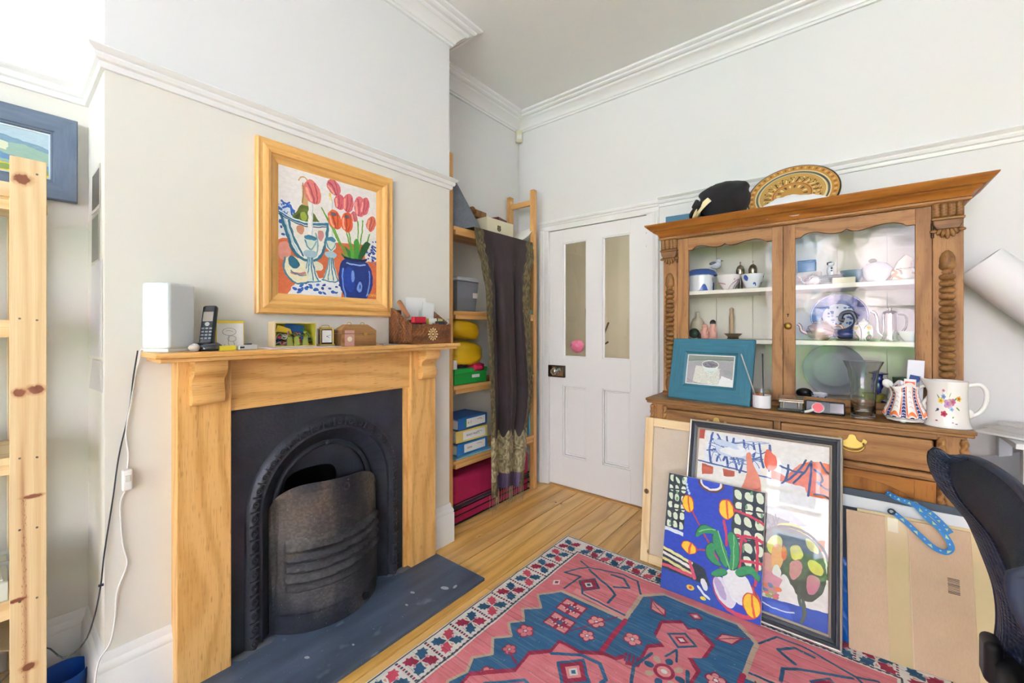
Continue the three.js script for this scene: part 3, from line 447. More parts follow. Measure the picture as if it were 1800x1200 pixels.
// ---------- pine shelving in the right alcove ----------
const SHX = -1.862, SHB = -2.125;
{
  const u = thing('pine_shelving', 'tall pine ladder shelving unit in the alcove beside the door', 'shelving', [0, 0, 0]);
  const pole = (x0, x1, z0, z1, y1) => part('upright', slab(x0, x1, 0.0, y1, z0, z1, 0.003, 'y'), M.pine, u);
  for (const [z0, z1] of [[-1.703, -1.745], [-2.575, -2.617]]) { pole(SHX - 0.035, SHX, z0, z1, 2.285); pole(SHB, SHB + 0.035, z0, z1, 2.27);
    for (const y of [2.19, 1.76, 1.25, 0.79, 0.34]) part('ladder_rung', slab(SHB + 0.035, SHX - 0.035, y - 0.02, y + 0.02, z0 - 0.008, z1 + 0.008, 0.002, 'x'), M.pine, u); }
  for (const y of [1.846, 1.33, 0.872, 0.415]) { const s = part('shelf_board', slab(SHB + 0.005, SHX + 0.004, y - 0.022, y, -1.746, -2.574, 0.002, 'z'), M.pine, u); part('shelf_lip', slab(SHX - 0.018, SHX + 0.006, y - 0.05, y - 0.022, -1.76, -2.56, 0.002, 'z'), M.pine, s); }
}
const shelfY = [0.415, 0.872, 1.33, 1.846];
{
  const fab = (s, a, b) => tex(256, 256, (u, v) => mix3(rgb(a), rgb(b), 0.5 * fbm(u, v, 6, 6, s, 4) + 0.5 * pn(u * 120, v * 120, 120, 120, s)), 0.3, 0.3);
  // grey cushion wedged at the left of the top shelf
  const cp = shape([[-1.758, 1.8465], [-1.757, 2.12], [-1.762, 2.148], [-1.778, 2.158], [-1.796, 2.146], [-2.04, 1.875], [-2.052, 1.857], [-2.045, 1.8465]].map(([z, y]) => [z, y]));
  solo('wedge_cushion', 'dark grey wedge cushion against the shelving post on the top shelf', 'cushion', uvm(toCreasedNormals(toZY(new THREE.ExtrudeGeometry(cp, { depth: 0.17, bevelEnabled: true, bevelSize: 0.012, bevelOffset: -0.012, bevelThickness: 0.014, bevelSegments: 4 })).translate(-1.905, 0, 0), 0.8), 'z'), tmat(fab(3, 0x585e67, 0x878d96), 0.9));
  const bx = thing('cream_box', 'cream storage box with a dark handle on the top shelf', 'box', [-2.02, 1.8465, -2.27]);
  part('box_body', box(0.18, 0.148, 0.29, 0, 0.074, 0, 0.004, 'z'), mat(0xe6dcbd, 0.7), bx); part('handle', [put(new THREE.TorusGeometry(0.016, 0.004, 8, 16, Math.PI), 0.092, 0.085, 0.02, 0, Math.PI / 2, Math.PI), box(0.004, 0.028, 0.034, 0.092, 0.092, 0.02, 0.001)], mat(0x5c5233, 0.4, { metalness: 0.7 }), bx);
  const br = thing('carved_box', 'carved brown wooden box with a domed back on the cream box', 'box', [-2.035, 1.996, -2.14], 0.1);
  part('box_body', box(0.07, 0.05, 0.12, 0, 0.025, 0, 0.003), M.antiqueDark, br); part('domed_back', put(slice([[-0.06, 0], ...smoothPts([[-0.06, 0.05], [-0.045, 0.078], [-0.015, 0.085], [0.012, 0.066], [0.03, 0.06], [0.06, 0.058]], 16), [0.06, 0]], 0.012, 0.002), -0.03, 0, 0, 0, Math.PI / 2), M.antiqueDark, br);
  solo('maroon_book', 'dark maroon case lying at the right end of the cream box', 'book', box(0.11, 0.03, 0.14, 0, 0.015, 0, 0.004), mat(0x5a1f2e, 0.45), [-2.02, 1.996, -2.325], 0.25);
  solo('paper_sheet', 'white paper sheet slipped between shelf and ladder post', 'paper', shell((u, v) => [lerp(-1.875, -2.02, v), 1.862 + 0.13 * u * u + 0.004 * Math.sin(v * 6), lerp(-2.36, -2.6, u)], 12, 6, 0.001), M.paper);
  // grey crate
  const bn = thing('storage_crate', 'grey plastic storage tub with a lid on the second shelf', 'storage tub', [-1.985, 1.3305, -1.895]);
  part('tub', [put(new THREE.CylinderGeometry(0.135, 0.115, 0.19, 4, 1).rotateY(Math.PI / 4), 0, 0.095, 0, 0, 0, 0, [1.05, 1, 1.0])].map((g) => toCreasedNormals(g, 0.3)), mat(0x8d9097, 0.35, { transmission: 0.15 }), bn); part('lid', [box(0.215, 0.016, 0.205, 0, 0.2, 0, 0.006), box(0.2, 0.012, 0.19, 0, 0.212, 0, 0.004)], mat(0xbfc3c8, 0.4), bn); part('tub_label', box(0.001, 0.035, 0.045, 0.096, 0.105, -0.07, 0), M.paper, bn);
  // yellow bags
  const bag = (name, label, pos, sx, sy, sz, seed) => { const g = new THREE.SphereGeometry(1, 40, 28), p = g.attributes.position; for (let i = 0; i < p.count; i++) { const x = p.getX(i), y = p.getY(i), z = p.getZ(i), f = 0.86 + 0.3 * fbm(x * 0.5 + 0.5, y * 0.5 + z * 0.3 + 0.5, 5, 5, seed, 4), sq = Math.pow(Math.max(Math.abs(x), Math.abs(y), Math.abs(z)), -0.45); p.setXYZ(i, x * f * sx * sq, Math.max(-sy, y * f * sy * sq), z * f * sz * sq); } g.computeVertexNormals(); return solo(name, label, 'bag', g, mat(0xd9ad12, 0.42, { clearcoat: 0.2 }), pos, 0, 'yellow bags'); };
  bag('yellow_bag', 'yellow bag lying upper in the pile under the second shelf', [-1.98, 1.215, -1.9], 0.11, 0.06, 0.13, 5).rotation.x = -0.18;
  bag('yellow_bag', 'crumpled yellow bag lower in the pile above the green box', [-1.97, 1.06, -1.9], 0.115, 0.078, 0.135, 15);
  const gb = thing('green_box', 'green cardboard file box with a white label on the third shelf', 'box', [-1.975, 0.8725, -1.92]);
  part('box_body', box(0.19, 0.075, 0.29, 0, 0.0375, 0, 0.004), mat(0x1f9a3c, 0.5), gb); part('box_lid', box(0.196, 0.03, 0.296, 0, 0.083, 0, 0.004), mat(0x22a744, 0.5), gb); part('box_label', box(0.001, 0.02, 0.07, 0.0965, 0.045, -0.04, 0), M.paper, gb);
  const cloth = (name, label, col, pos, sx, sy, sz, seed) => { const g = ball(1, 0, 0, 0, 1, 1, 1, 30), p = g.attributes.position; for (let i = 0; i < p.count; i++) { const x = p.getX(i), y = p.getY(i), z = p.getZ(i), f = 0.75 + 0.5 * fbm(x * 0.5 + 0.5, z * 0.5 + 0.5, 6, 6, seed, 3); p.setXYZ(i, x * sx * f, Math.max(-sy * 0.6, y * sy * f), z * sz * f); } g.computeVertexNormals(); return solo(name, label, 'cloth', g, mat(col, 0.9), pos); };
  cloth('red_cloth', 'crimson cloth spilling over the edge of the green box', 0xc21a48, [-1.9, 0.968, -1.99], 0.045, 0.03, 0.06, 3); cloth('purple_cloth', 'dark purple cloth folded on top of the green box', 0x4a2350, [-1.97, 0.985, -1.87], 0.08, 0.018, 0.06, 8); cloth('striped_cloth', 'grey and white cloth behind the crimson one', 0xb9b6bd, [-1.98, 1.0, -1.97], 0.09, 0.02, 0.08, 13);
  solo('white_carton', 'small white carton beside the post above the green box', 'carton', box(0.05, 0.055, 0.03, 0, 0.0275, 0, 0.002), M.paper, [-1.9, 0.971, -1.775]);
  // lever arch files lying on the fourth shelf
  const files = [['blue_file', 'lowest blue lever arch file with a white spine on the fourth shelf', 0x2a7cc4, 0], ['yellow_file', 'pale yellow lever arch file between the two blue ones', 0xe9d477, 1], ['blue_file', 'topmost blue lever arch file with green-edged label and papers', 0x1f66b0, 2]];
  for (const [n, l, c, k] of files) {
    const f = thing(n, l, 'file', [-1.985, 0.4155 + k * 0.079 + 0.012, -1.935], [0.02, -0.03, 0.05][k], 'lever arch files');
    part('cover', [box(0.2, 0.004, 0.28, 0, 0.003, 0, 0.001), box(0.2, 0.004, 0.28, 0, 0.073, 0, 0.001), box(0.004, 0.074, 0.28, 0.1, 0.038, 0, 0.001)], mat(c, 0.45), f); part('paper_block', box(0.18, 0.055, 0.26, -0.004, 0.034, 0.004, 0.002), M.paper, f);
    const lt = canvasTex(256, 64, (x, H) => { poly(x, '#f4f2ea', 0, 0, 100, 0, 100, H, 0, H); if (k === 2) poly(x, '#2d8a4a', 0, 0, 8, 0, 8, H, 0, H); x.fillStyle = k === 0 ? '#b03030' : '#333'; x.font = '9px sans-serif'; x.fillText(['notes', 'READY PRINTS', 'A - Z'][k], 14, 16); line(x, '#555', 0.8, 60, 8, 72, 6, 84, 10); });
    part('spine_label', put(new THREE.PlaneGeometry(0.2, 0.052), 0.1025, 0.038, -0.02, 0, Math.PI / 2), tmat(lt, 0.7), f);
  }
  solo('blue_folder', 'thin pale blue folder under the lever arch files', 'folder', box(0.22, 0.009, 0.34, 0, 0.0045, 0, 0.002), mat(0x7fc4d8, 0.5), [-1.97, 0.4155, -1.94]);
  // crimson bag on the floor
  const cb = thing('crimson_holdall', 'crimson fabric holdall with dark piping on the floor under the shelves', 'bag', [-1.985, 0, -2.16]);
  part('bag_body', box(0.2, 0.3, 0.78, 0, 0.15, 0, 0.03, 'z', 4), tmat(fab(9, 0x8e0c3c, 0xb81550), 0.8), cb);
  part('dark_band', box(0.205, 0.028, 0.785, 0, 0.115, 0, 0.01, 'z', 2), mat(0x2c3a44, 0.8), cb); for (const y of [0.135, 0.098, 0.06, 0.012]) part('piping', box(0.207, 0.008, 0.787, 0, y, 0, 0.003, 'z'), mat(0x15161c, 0.8), cb);
  // things showing to the right of the scarf
  const tb = thing('teal_box_file', 'teal box file with a white label at the right end of the third shelf', 'box file', [-1.975, 0.8725, -2.535]);
  part('box_body', box(0.2, 0.22, 0.065, 0, 0.11, 0, 0.003), mat(0x1f8a8c, 0.5), tb); part('file_label', box(0.001, 0.03, 0.05, 0.1, 0.145, 0, 0), M.paper, tb);
  solo('teal_tin', 'small teal box with a cream lid at the right end of the second shelf', 'box', [box(0.12, 0.035, 0.065, 0, 0.0175, 0, 0.003)], mat(0x4f9c98, 0.5), [-1.93, 1.3305, -2.535]);
  for (const [k, c, nm] of [[0, 0xf0ece4, 'white'], [1, 0xc7455a, 'pink'], [2, 0xe8e6ea, 'pale grey']]) solo('small_bottle', nm + ' small bottle standing on the teal box file', 'bottle', lathe([[0, 0], [0.01, 0], [0.01, 0.03], [0.005, 0.036], [0.005, 0.045], [0, 0.045]], 14), mat(c, 0.4), [-1.9 - 0.004 * k, 1.093, -2.515 - k * 0.02], 0, 'bottles on the teal box file');
  solo('sky_blue_folder', 'sky blue card folder at the right end of the fourth shelf', 'folder', box(0.16, 0.2, 0.015, 0, 0.1, 0, 0.002), mat(0x5db3d6, 0.6), [-1.96, 0.4155, -2.55]);
  // scarf hung as a curtain
  const scarf = thing('scarf_curtain', 'dark aubergine paisley scarf hanging from the top shelf as a curtain', 'scarf', [0, 0, 0]);
  const scT = tex(1024, 1024, (u, v) => {       // u across, v up
    const pa = fbm(u, v, 34, 60, 5, 3), leaf = 0.5 + 0.5 * Math.sin(60 * u + 9 * pa) * Math.sin(110 * v + 9 * pn(u * 20, v * 30, 20, 30, 7)), w = pn(u * 300, v * 40, 300, 40, 2);
    const gold = mix3([58, 50, 28], [116, 102, 64], clamp(leaf * 1.1)), base = mix3([40, 28, 32], [56, 40, 44], w);
    const edge = 0.13 + 0.012 * Math.sin(v * 140), e = Math.min(u, 1 - u) < edge, end = v < 0.205 + 0.014 * Math.sin(u * 60) && v > 0.055, top = v > 0.985; let c = base;
    if (e || top) c = gold; if (end) c = mix3([96, 86, 60], [176, 164, 124], clamp(leaf * 1.2)); if (v <= 0.055 && !e) c = mix3([62, 48, 74], [92, 72, 104], w); return c;
  }, 1, 1);
  const scM = tmat(scT, 0.75, { sheen: 0.3, sheenColor: new THREE.Color(0x9a8f80), sheenRoughness: 0.5 });
  // left and right edges of the cloth with height
  const zl = (y) => { const k = [[0.1, -2.02], [0.6, -2.0], [1.0, -1.98], [1.45, -1.955], [1.62, -1.93], [1.75, -1.89], [1.862, -1.875]]; for (let i = 1; i < k.length; i++) if (y <= k[i][0]) { const t = sstep(k[i - 1][0], k[i][0], y); return lerp(k[i - 1][1], k[i][1], t); } return -1.875; };
  const zr = (y) => { const k = [[0.1, -2.36], [0.4, -2.40], [0.8, -2.475], [1.1, -2.45], [1.4, -2.425], [1.6, -2.44], [1.75, -2.50], [1.862, -2.495]]; for (let i = 1; i < k.length; i++) if (y <= k[i][0]) { const t = sstep(k[i - 1][0], k[i][0], y); return lerp(k[i - 1][1], k[i][1], t); } return -2.495; };
  part('cloth', shell((u, v) => {
    if (v > 0.97) { const t = (v - 0.97) / 0.03; return [SHX + 0.014 - t * 0.14, 1.857 + 0.004 * Math.sin(u * 20), lerp(-1.875, -2.495, u), u, v]; }
    const y = lerp(0.135 + 0.02 * Math.sin(u * 5), 1.862, v / 0.97), f = sstep(1.86, 1.4, y), z = lerp(zl(y), zr(y), u);
    const fold = f * (0.026 * Math.sin(u * 15 + 0.6 * Math.sin(y * 2)) + 0.012 * Math.sin(u * 31 + y)), side = sstep(0.25, 0.0, u) * f * 0.02;
    return [SHX + 0.05 + fold + side, y - (v < 0.04 ? 0 : 0), z + f * 0.012 * Math.cos(u * 15), u, v];
  }, 120, 90, 0.0015), scM, scarf);
  const fr = []; for (let i = 0; i < 46; i++) { const u = (i + 0.5) / 46, y = 0.135 + 0.02 * Math.sin(u * 5), z = lerp(zl(0.13), zr(0.13), u) + 0.012 * Math.cos(u * 15), x = SHX + 0.05 + 0.026 * Math.sin(u * 15) + 0.012 * Math.sin(u * 31); fr.push(tube([[x, y + 0.004, z], [x + rr(-0.004, 0.004), y - 0.05, z + rr(-0.006, 0.006)], [x + rr(-0.006, 0.006), y - rr(0.09, 0.118), z + rr(-0.008, 0.008)]], 0.0013, 5, 4)); }
  part('fringe', fr, mat(0xa5977a, 0.8), scarf);
  // motion sensor in the corner and its cable
  const ms = thing('motion_sensor', 'small ivory motion sensor in the ceiling corner', 'sensor', [XA + 0.03, 2.755, ZB + 0.035], Math.PI / 4);
  part('sensor_case', box(0.055, 0.1, 0.035, 0, 0.05, 0, 0.012, 'x', 3), mat(0xe6dfc0, 0.5), ms); part('lens', box(0.042, 0.04, 0.01, 0, 0.04, 0.015, 0.005, 'x', 2), mat(0xf4f3ee, 0.3), ms); part('sensor_cable', tube([[0, 0, -0.025], [0, -0.4, -0.028], [0, -0.9, -0.028]], 0.0025, 8, 5), mat(0xe9e8e2, 0.6), ms);
}
// ---------- things on the mantel shelf ----------
const MY = 1.1475;
{
  // square white glass table lamp, switched off
  const l = thing('table_lamp', 'tall square white glass lamp at the left end of the mantel', 'lamp', [-1.712, MY, -0.3555], -(58.5 - 90) * Math.PI / 180);
  part('lamp_base', box(0.09, 0.01, 0.09, 0, 0.005, 0, 0.002), M.paper, l);
  part('lamp_shade', box(0.0985, 0.212, 0.0985, 0, 0.114, 0, 0.012, 'y', 4), mat(0xe0e7ea, 0.22, { clearcoat: 0.4 }), l);
  // its white lead with an inline switch, hanging down the chimney breast
  const wl = thing('lamp_lead', 'thin white lamp lead with an inline switch hanging beside the fireplace', 'cable', [0, 0, 0]);
  const X = XB + 0.006;
  part('lead', tube([[-1.72, MY + 0.004, -0.30], [-1.74, MY + 0.008, -0.292], [X + 0.012, 1.12, -0.292], [X, 1.089, -0.287], [X, 0.98, -0.273], [X, 0.893, -0.262], [X, 0.82, -0.268], [X, 0.775, -0.266], [X, 0.713, -0.262], [X, 0.681, -0.25], [X, 0.6, -0.251], [X, 0.536, -0.256], [X, 0.478, -0.265], [X, 0.4, -0.242], [X, 0.31, -0.236], [X + 0.012, 0.25, -0.222], [X + 0.022, 0.225, -0.2], [X + 0.022, 0.15, -0.189], [X + 0.02, 0.02, -0.189]], 0.0026, 120, 6), mat(0xf0efec, 0.5), wl);
  part('inline_switch', put(box(0.018, 0.066, 0.026, 0, 0, 0, 0.005, 'y', 2), X + 0.007, 0.744, -0.264, 0, 0, 0), mat(0xf2f1ee, 0.4), wl); part('switch_rocker', box(0.006, 0.02, 0.014, X + 0.017, 0.75, -0.264, 0.002), mat(0xdcdad4, 0.4), wl.children[1]);
  const bl = thing('black_cable', 'thin dark cable running down the corner of the chimney breast', 'cable', [0, 0, 0]);
  part('cable', tube([[-1.75, MY + 0.003, -0.285], [X + 0.012, 1.135, -0.286], [X, 1.071, -0.28], [X, 0.964, -0.27], [X, 0.825, -0.246], [X, 0.687, -0.231], [X, 0.52, -0.2115], [X + 0.003, 0.434, -0.204], [X + 0.004, 0.34, -0.188], [X, 0.281, -0.168], [-1.8, 0.25, -0.13], [-1.83, 0.29, -0.09], [-1.84, 0.2, 0.02], [-1.85, 0.02, 0.1]], 0.002, 90, 6), mat(0x2b2f38, 0.5), bl); part('cable_clip', box(0.008, 0.006, 0.012, X + 0.003, 0.438, -0.205, 0.001), mat(0x3a4250, 0.5), bl);
  // shell
  const sh = new THREE.SphereGeometry(1, 28, 20), p = sh.attributes.position; for (let i = 0; i < p.count; i++) { const x = p.getX(i), y = p.getY(i), z = p.getZ(i), a = Math.atan2(y, x), f = (1 - 0.28 * z) * (1 + 0.14 * Math.sin(a * 2 + z * 16) * (1 - z * z)); p.setXYZ(i, x * 0.012 * f, y * 0.012 * f, z * 0.017); } sh.computeVertexNormals();
  solo('sea_shell', 'small pinkish white sea shell between the lamp and the phone', 'shell', sh, mat(0xe3d6cd, 0.45), [-1.635, MY + 0.0125, -0.402], 0.4);
  // phone on its cradle
  const ph = thing('cordless_phone', 'black cordless phone standing in its charging cradle', 'phone', [-1.665, MY, -0.447], 0.9);
  part('cradle', [put(lathe([[0, 0], [0.038, 0], [0.042, 0.006], [0.04, 0.018], [0.028, 0.027], [0, 0.029]], 32), 0, 0, 0, 0, 0, 0, [1.05, 1, 0.85])], mat(0x1a1d23, 0.25, { clearcoat: 0.5 }), ph);
  const hs = part('handset', put(box(0.043, 0.142, 0.021, 0, 0.071, 0, 0.009, 'y', 4), -0.004, 0.016, -0.002, -0.3, 0, 0.03), mat(0x1b1e24, 0.3), ph);
  const on = (g, x, y) => put(put(g, x, y, 0.0108), -0.004, 0.016, -0.002, -0.3, 0, 0.03);
  part('screen', on(box(0.03, 0.034, 0.0015, 0, 0, 0, 0.0005), 0, 0.1), mat(0x9a8f84, 0.2), hs); part('earpiece', on(box(0.018, 0.01, 0.0015, 0, 0, 0, 0.0005), 0, 0.13), mat(0x3c3a38, 0.6), hs); part('menu_key', on(cyl(0.007, 0.007, 0.003, 0, 0, 0, 16).rotateX(Math.PI / 2), 0, 0.073), M.steel, hs);
  for (let r = 0; r < 4; r++) for (let c = 0; c < 3; c++) part('key', on(box(0.008, 0.0055, 0.002, 0, 0, 0, 0.0005), (c - 1) * 0.0115, 0.058 - r * 0.0115), mat(0x8c8f94, 0.4), hs);
  // drawn card in front of a yellow one
  const ct = canvasTex(256, 320, (x, H) => { poly(x, '#f3f0ec', 0, 0, 100, 0, 100, H, 0, H); for (const [a, b, c, d] of [[46, 40, 26, 18], [56, 74, 16, 14]]) ring(x, '#8d8588', 1.6, a, b, c, d); line(x, '#7d7477', 1.6, 44, 58, 46, 74, 40, 92, 46, 110); line(x, '#c99a86', 2, 34, 36, 46, 30, 60, 40); line(x, '#7d7477', 1.4, 60, 88, 70, 100, 62, 116); line(x, '#8d8588', 1.2, 30, 100, 20, 112, 28, 120); });
  const cd = thing('drawn_card', 'white card with a pencil drawing propped before a yellow card', 'card', [-1.735, MY, -0.535], Math.PI / 2 - 0.25);
  part('yellow_card', put(box(0.085, 0.103, 0.003, 0, 0.0515, 0, 0.0005), 0, 0, -0.006, -0.12, 0, 0), mat(0xe6c41e, 0.6), cd); part('card_front', put(box(0.08, 0.094, 0.002, 0, 0.047, 0, 0.0005), 0, 0, 0.003, -0.12, 0, 0), M.paper, cd); part('pencil_drawing', put(new THREE.PlaneGeometry(0.078, 0.092), 0, 0.046, -0.0005, -0.12, 0, 0), tmat(ct, 0.8), cd);
  solo('yellow_packet', 'small yellow packet in front of the drawn card', 'packet', box(0.02, 0.016, 0.046, 0, 0.008, 0, 0.001), mat(0xd9c832, 0.5), [-1.632, MY, -0.494], 0.1);
  const cm = thing('silver_gadget', 'small silver grey gadget lying beside the yellow packet', 'gadget', [-1.645, MY, -0.555], 0.15);
  part('gadget_body', box(0.03, 0.017, 0.062, 0, 0.0085, 0, 0.003), mat(0xcfd2d6, 0.3, { metalness: 0.4 }), cm); part('dark_port', box(0.002, 0.006, 0.014, 0.0152, 0.009, 0.02, 0.0005), M.black, cm); part('top_clip', box(0.008, 0.005, 0.024, 0, 0.0195, -0.006, 0.001), mat(0x5c5f63, 0.4), cm);
  // open box of oddments
  const ob = thing('oddments_box', 'open box lined in yellow showing a bright jumble of keyrings and trinkets', 'box', [-1.672, MY + 0.0035, -0.724], Math.PI / 2 - 0.06);
  part('box_case', [box(0.148, 0.004, 0.07, 0, 0.002, 0, 0), box(0.148, 0.004, 0.07, 0, 0.093, 0, 0), box(0.004, 0.095, 0.07, -0.074, 0.0475, 0, 0), box(0.004, 0.095, 0.07, 0.074, 0.0475, 0, 0), box(0.148, 0.095, 0.003, 0, 0.0475, -0.034, 0)], mat(0xcdb58e, 0.7), ob); part('yellow_lining', [box(0.144, 0.0015, 0.066, 0, 0.005, 0.001, 0), box(0.144, 0.0015, 0.066, 0, 0.09, 0.001, 0), box(0.0015, 0.084, 0.066, -0.071, 0.0475, 0.001, 0), box(0.0015, 0.084, 0.066, 0.071, 0.0475, 0.001, 0), box(0.142, 0.086, 0.0015, 0, 0.0475, -0.0315, 0)], mat(0xa9a32c, 0.6), ob);
  const cols = [0xd8b92a, 0x1f5f9e, 0xb33246, 0x2b2b2e, 0xe6e2da, 0x2f7a4a, 0xe07b2a, 0x1d3f78, 0x8a8f3a, 0xc98fa0].map((c) => mat(c, 0.4));
  part('yellow_tag', put(slice([[0, 0], [0.062, 0.006], [0.05, 0.022], [0, 0.026]], 0.004), -0.066, 0.06, 0.012, 0.1, 0.1, -0.25), cols[0], ob); part('blue_card', put(box(0.07, 0.034, 0.003, 0, 0, 0, 0), 0.012, 0.07, -0.014, -0.1, 0, -0.15), cols[1], ob);
  for (let i = 0; i < 46; i++) { const q = i % 4, x = rr(-0.062, 0.062), y = rr(0.008, 0.055) * (1 - 0.25 * Math.abs(x) / 0.06) + (i % 9 === 0 ? 0.02 : 0), z = rr(-0.012, 0.024); const g = q === 0 ? new THREE.TorusGeometry(rr(0.006, 0.011), 0.0018, 6, 18) : q === 1 ? box(rr(0.01, 0.024), rr(0.005, 0.012), 0.004, 0, 0, 0, 0.001) : q === 2 ? ball(rr(0.004, 0.008), 0, 0, 0, 1.3, 1, 0.7, 10) : tube([[-0.02, 0, 0], [-0.006, 0.008, 0.003], [0.008, -0.004, 0], [0.02, 0.006, -0.002]], 0.0022, 12, 5); part('trinket', put(g, x, y, z, rr(-1, 1), rr(-1, 1), rr(0, 3)), cols[i % 10], ob); }
  for (const x of [-0.02, 0.005, 0.036]) part('olive_tab', put(slice([[-0.01, 0], [0.012, 0], [0.009, 0.034], [-0.006, 0.034]], 0.003), x, 0.006, 0.027, 0, 0, rr(-0.15, 0.15)), cols[8], ob);
  solo('magazine', 'thin printed magazine lying under the open box and the clock', 'magazine', box(0.15, 0.003, 0.27, 0, 0.0015, 0, 0), mat(0xd4c8cf, 0.6), [-1.673, MY, -0.75], 0.04);
  // carriage clock
  const ck = thing('carriage_clock', 'little brass carriage clock with a white dial', 'clock', [-1.678, MY + 0.0032, -0.858], Math.PI / 2 - 0.12);
  part('clock_base', box(0.062, 0.008, 0.04, 0, 0.004, 0, 0.002), M.gold, ck); part('clock_top', [box(0.056, 0.005, 0.036, 0, 0.069, 0, 0.002), box(0.044, 0.006, 0.028, 0, 0.074, 0, 0.002)], M.gold, ck); part('clock_case', box(0.05, 0.06, 0.03, 0, 0.038, 0, 0.001), mat(0x25241f, 0.2), ck); for (const x of [-0.025, 0.025]) part('pillar', cyl(0.003, 0.003, 0.06, x, 0.038, 0.015, 10), M.gold, ck);
  part('handle', tube([[-0.016, 0.076, 0], [-0.014, 0.083, 0], [0.014, 0.083, 0], [0.016, 0.076, 0]], 0.0015, 16, 6), M.gold, ck);
  const dl = canvasTex(256, 320, (x, H) => { poly(x, '#f2f2f0', 0, 0, 100, 0, 100, H, 0, H); for (let i = 0; i < 12; i++) { const a = i * Math.PI / 6; seg(x, '#777', 1.6, 50 + 38 * Math.sin(a), H * 0.5 - 44 * Math.cos(a), 50 + 42 * Math.sin(a), H * 0.5 - 49 * Math.cos(a)); } seg(x, '#222', 3.4, 50, H / 2, 76, H / 2 + 16); seg(x, '#222', 2.4, 50, H / 2, 86, H / 2 - 14); oval(x, '#222', 50, H / 2, 5, 5); line(x, '#999', 1, 26, H - 10, 66, H - 10); });
  part('dial', put(new THREE.PlaneGeometry(0.038, 0.05), 0, 0.039, 0.0157), tmat(dl, 0.3), ck);
  // casket
  const cs = thing('wooden_casket', 'small wooden casket with sloping lid, brass ball handles and pink plaque', 'casket', [-1.668, MY, -0.985], Math.PI / 2 - 0.05);
  part('casket_body', box(0.158, 0.052, 0.075, 0, 0.026, 0, 0.002), M.antiqueDark, cs);
  const ld = toCreasedNormals(sheet((u, v) => { const P = [[0.079, 0.0375, 0.053], [0.079, 0.0375, 0.067], [0.05, 0.014, 0.092], [0, 0, 0.092]][Math.round(v * 3)], c = [[-1, 1], [1, 1], [1, -1], [-1, -1], [-1, 1]][Math.round(u * 4)]; return [c[0] * P[0], P[2], c[1] * P[1]]; }, 4, 3).toNonIndexed(), 0.3); part('casket_lid', uvm(ld), M.antiqueDark, cs);
  part('plaque', [box(0.042, 0.05, 0.0015, -0.045, 0.026, 0.0385, 0), box(0.042, 0.012, 0.0015, -0.045, 0.0605, 0.0385, 0)], mat(0xb98a80, 0.6), cs); part('plaque_disc', put(cyl(0.0105, 0.0105, 0.002, 0, 0, 0, 20), -0.045, 0.03, 0.0395, Math.PI / 2), mat(0xd9cfae, 0.4), cs); part('clasp', box(0.018, 0.012, 0.004, 0.026, 0.05, 0.039, 0.001), M.brass, cs); part('lid_seam', box(0.0595, 0.0015, 0.001, 0.049, 0.053, 0.0378, 0), M.gold, cs);
  for (const x of [-0.03, 0.03]) part('lid_handle', put(new THREE.TorusGeometry(0.009, 0.002, 6, 14, Math.PI), x, 0.092, 0.006), M.gold, cs);
  // letter rack
  const rk = thing('letter_rack', 'carved wooden letter rack with an inlaid flower medallion', 'letter rack', [-1.683, MY, -1.353], Math.PI / 2);
  const carve = grey(512, 256, (u, v) => { const a = Math.sin(u * 80 + 5 * fbm(u, v, 8, 4, 3, 3)) * Math.sin(v * 46 + 5 * fbm(u, v, 8, 4, 9, 3)); return 0.5 + 0.5 * a; }, 0.3, 0.15), rm = new THREE.MeshPhysicalMaterial({ map: M.antiqueDark.map, color: 0xe0b890, roughness: 0.5, bumpMap: carve, bumpScale: 0.004 });
  const side = [[-0.09, 0], [0.09, 0], [0.09, 0.095], [0.075, 0.1], [-0.05, 0.172], [-0.08, 0.178], [-0.09, 0.17]];
  for (const x of [-0.125, 0.118]) part('side_panel', uvm(put(slice(side, 0.007, 0.001), x + 0.007, 0, 0, 0, -Math.PI / 2, 0), 'x'), rm, rk);
  part('front_panel', box(0.236, 0.095, 0.007, 0, 0.0475, 0.086, 0.001), rm, rk); part('back_panel', box(0.236, 0.168, 0.006, 0, 0.084, -0.086, 0.001), rm, rk); part('divider', [box(0.236, 0.118, 0.005, 0, 0.059, 0.03, 0.001), box(0.005, 0.1, 0.055, -0.04, 0.05, 0.058, 0.001), box(0.005, 0.1, 0.055, 0.045, 0.05, 0.058, 0.001)], rm, rk); part('rack_base', box(0.25, 0.006, 0.18, 0, 0.003, 0, 0.001), rm, rk);
  const med = []; for (let i = 0; i < 12; i++) { const a = i * Math.PI / 6; med.push(put(ball(0.004, 0, 0, 0, 1.5, 1, 0.4, 8), 0.005 + 0.026 * Math.cos(a), 0.047 + 0.026 * Math.sin(a), 0.0905, 0, 0, a), put(ball(0.003, 0, 0, 0, 1.6, 0.8, 0.4, 8), 0.005 + 0.015 * Math.cos(a + 0.26), 0.047 + 0.015 * Math.sin(a + 0.26), 0.0905, 0, 0, a + 0.26)); } med.push(ball(0.006, 0.005, 0.047, 0.0905, 1, 1, 0.4, 12)); part('inlay_medallion', med, mat(0xe0cb92, 0.4), rk);
  // contents of the rack
  const env = (label, w, h, x, z, rz, dx, c = 0xf4f4f2, y = 0.012) => { const e = solo('envelope', label, 'envelope', put(box(w, h, 0.0015, 0, h / 2, 0, 0), 0, 0, 0, -0.08, 0, rz), mat(c, 0.8), [-1.683 + z, MY + y, -1.353 - x], Math.PI / 2, 'letters in the rack'); return e; };
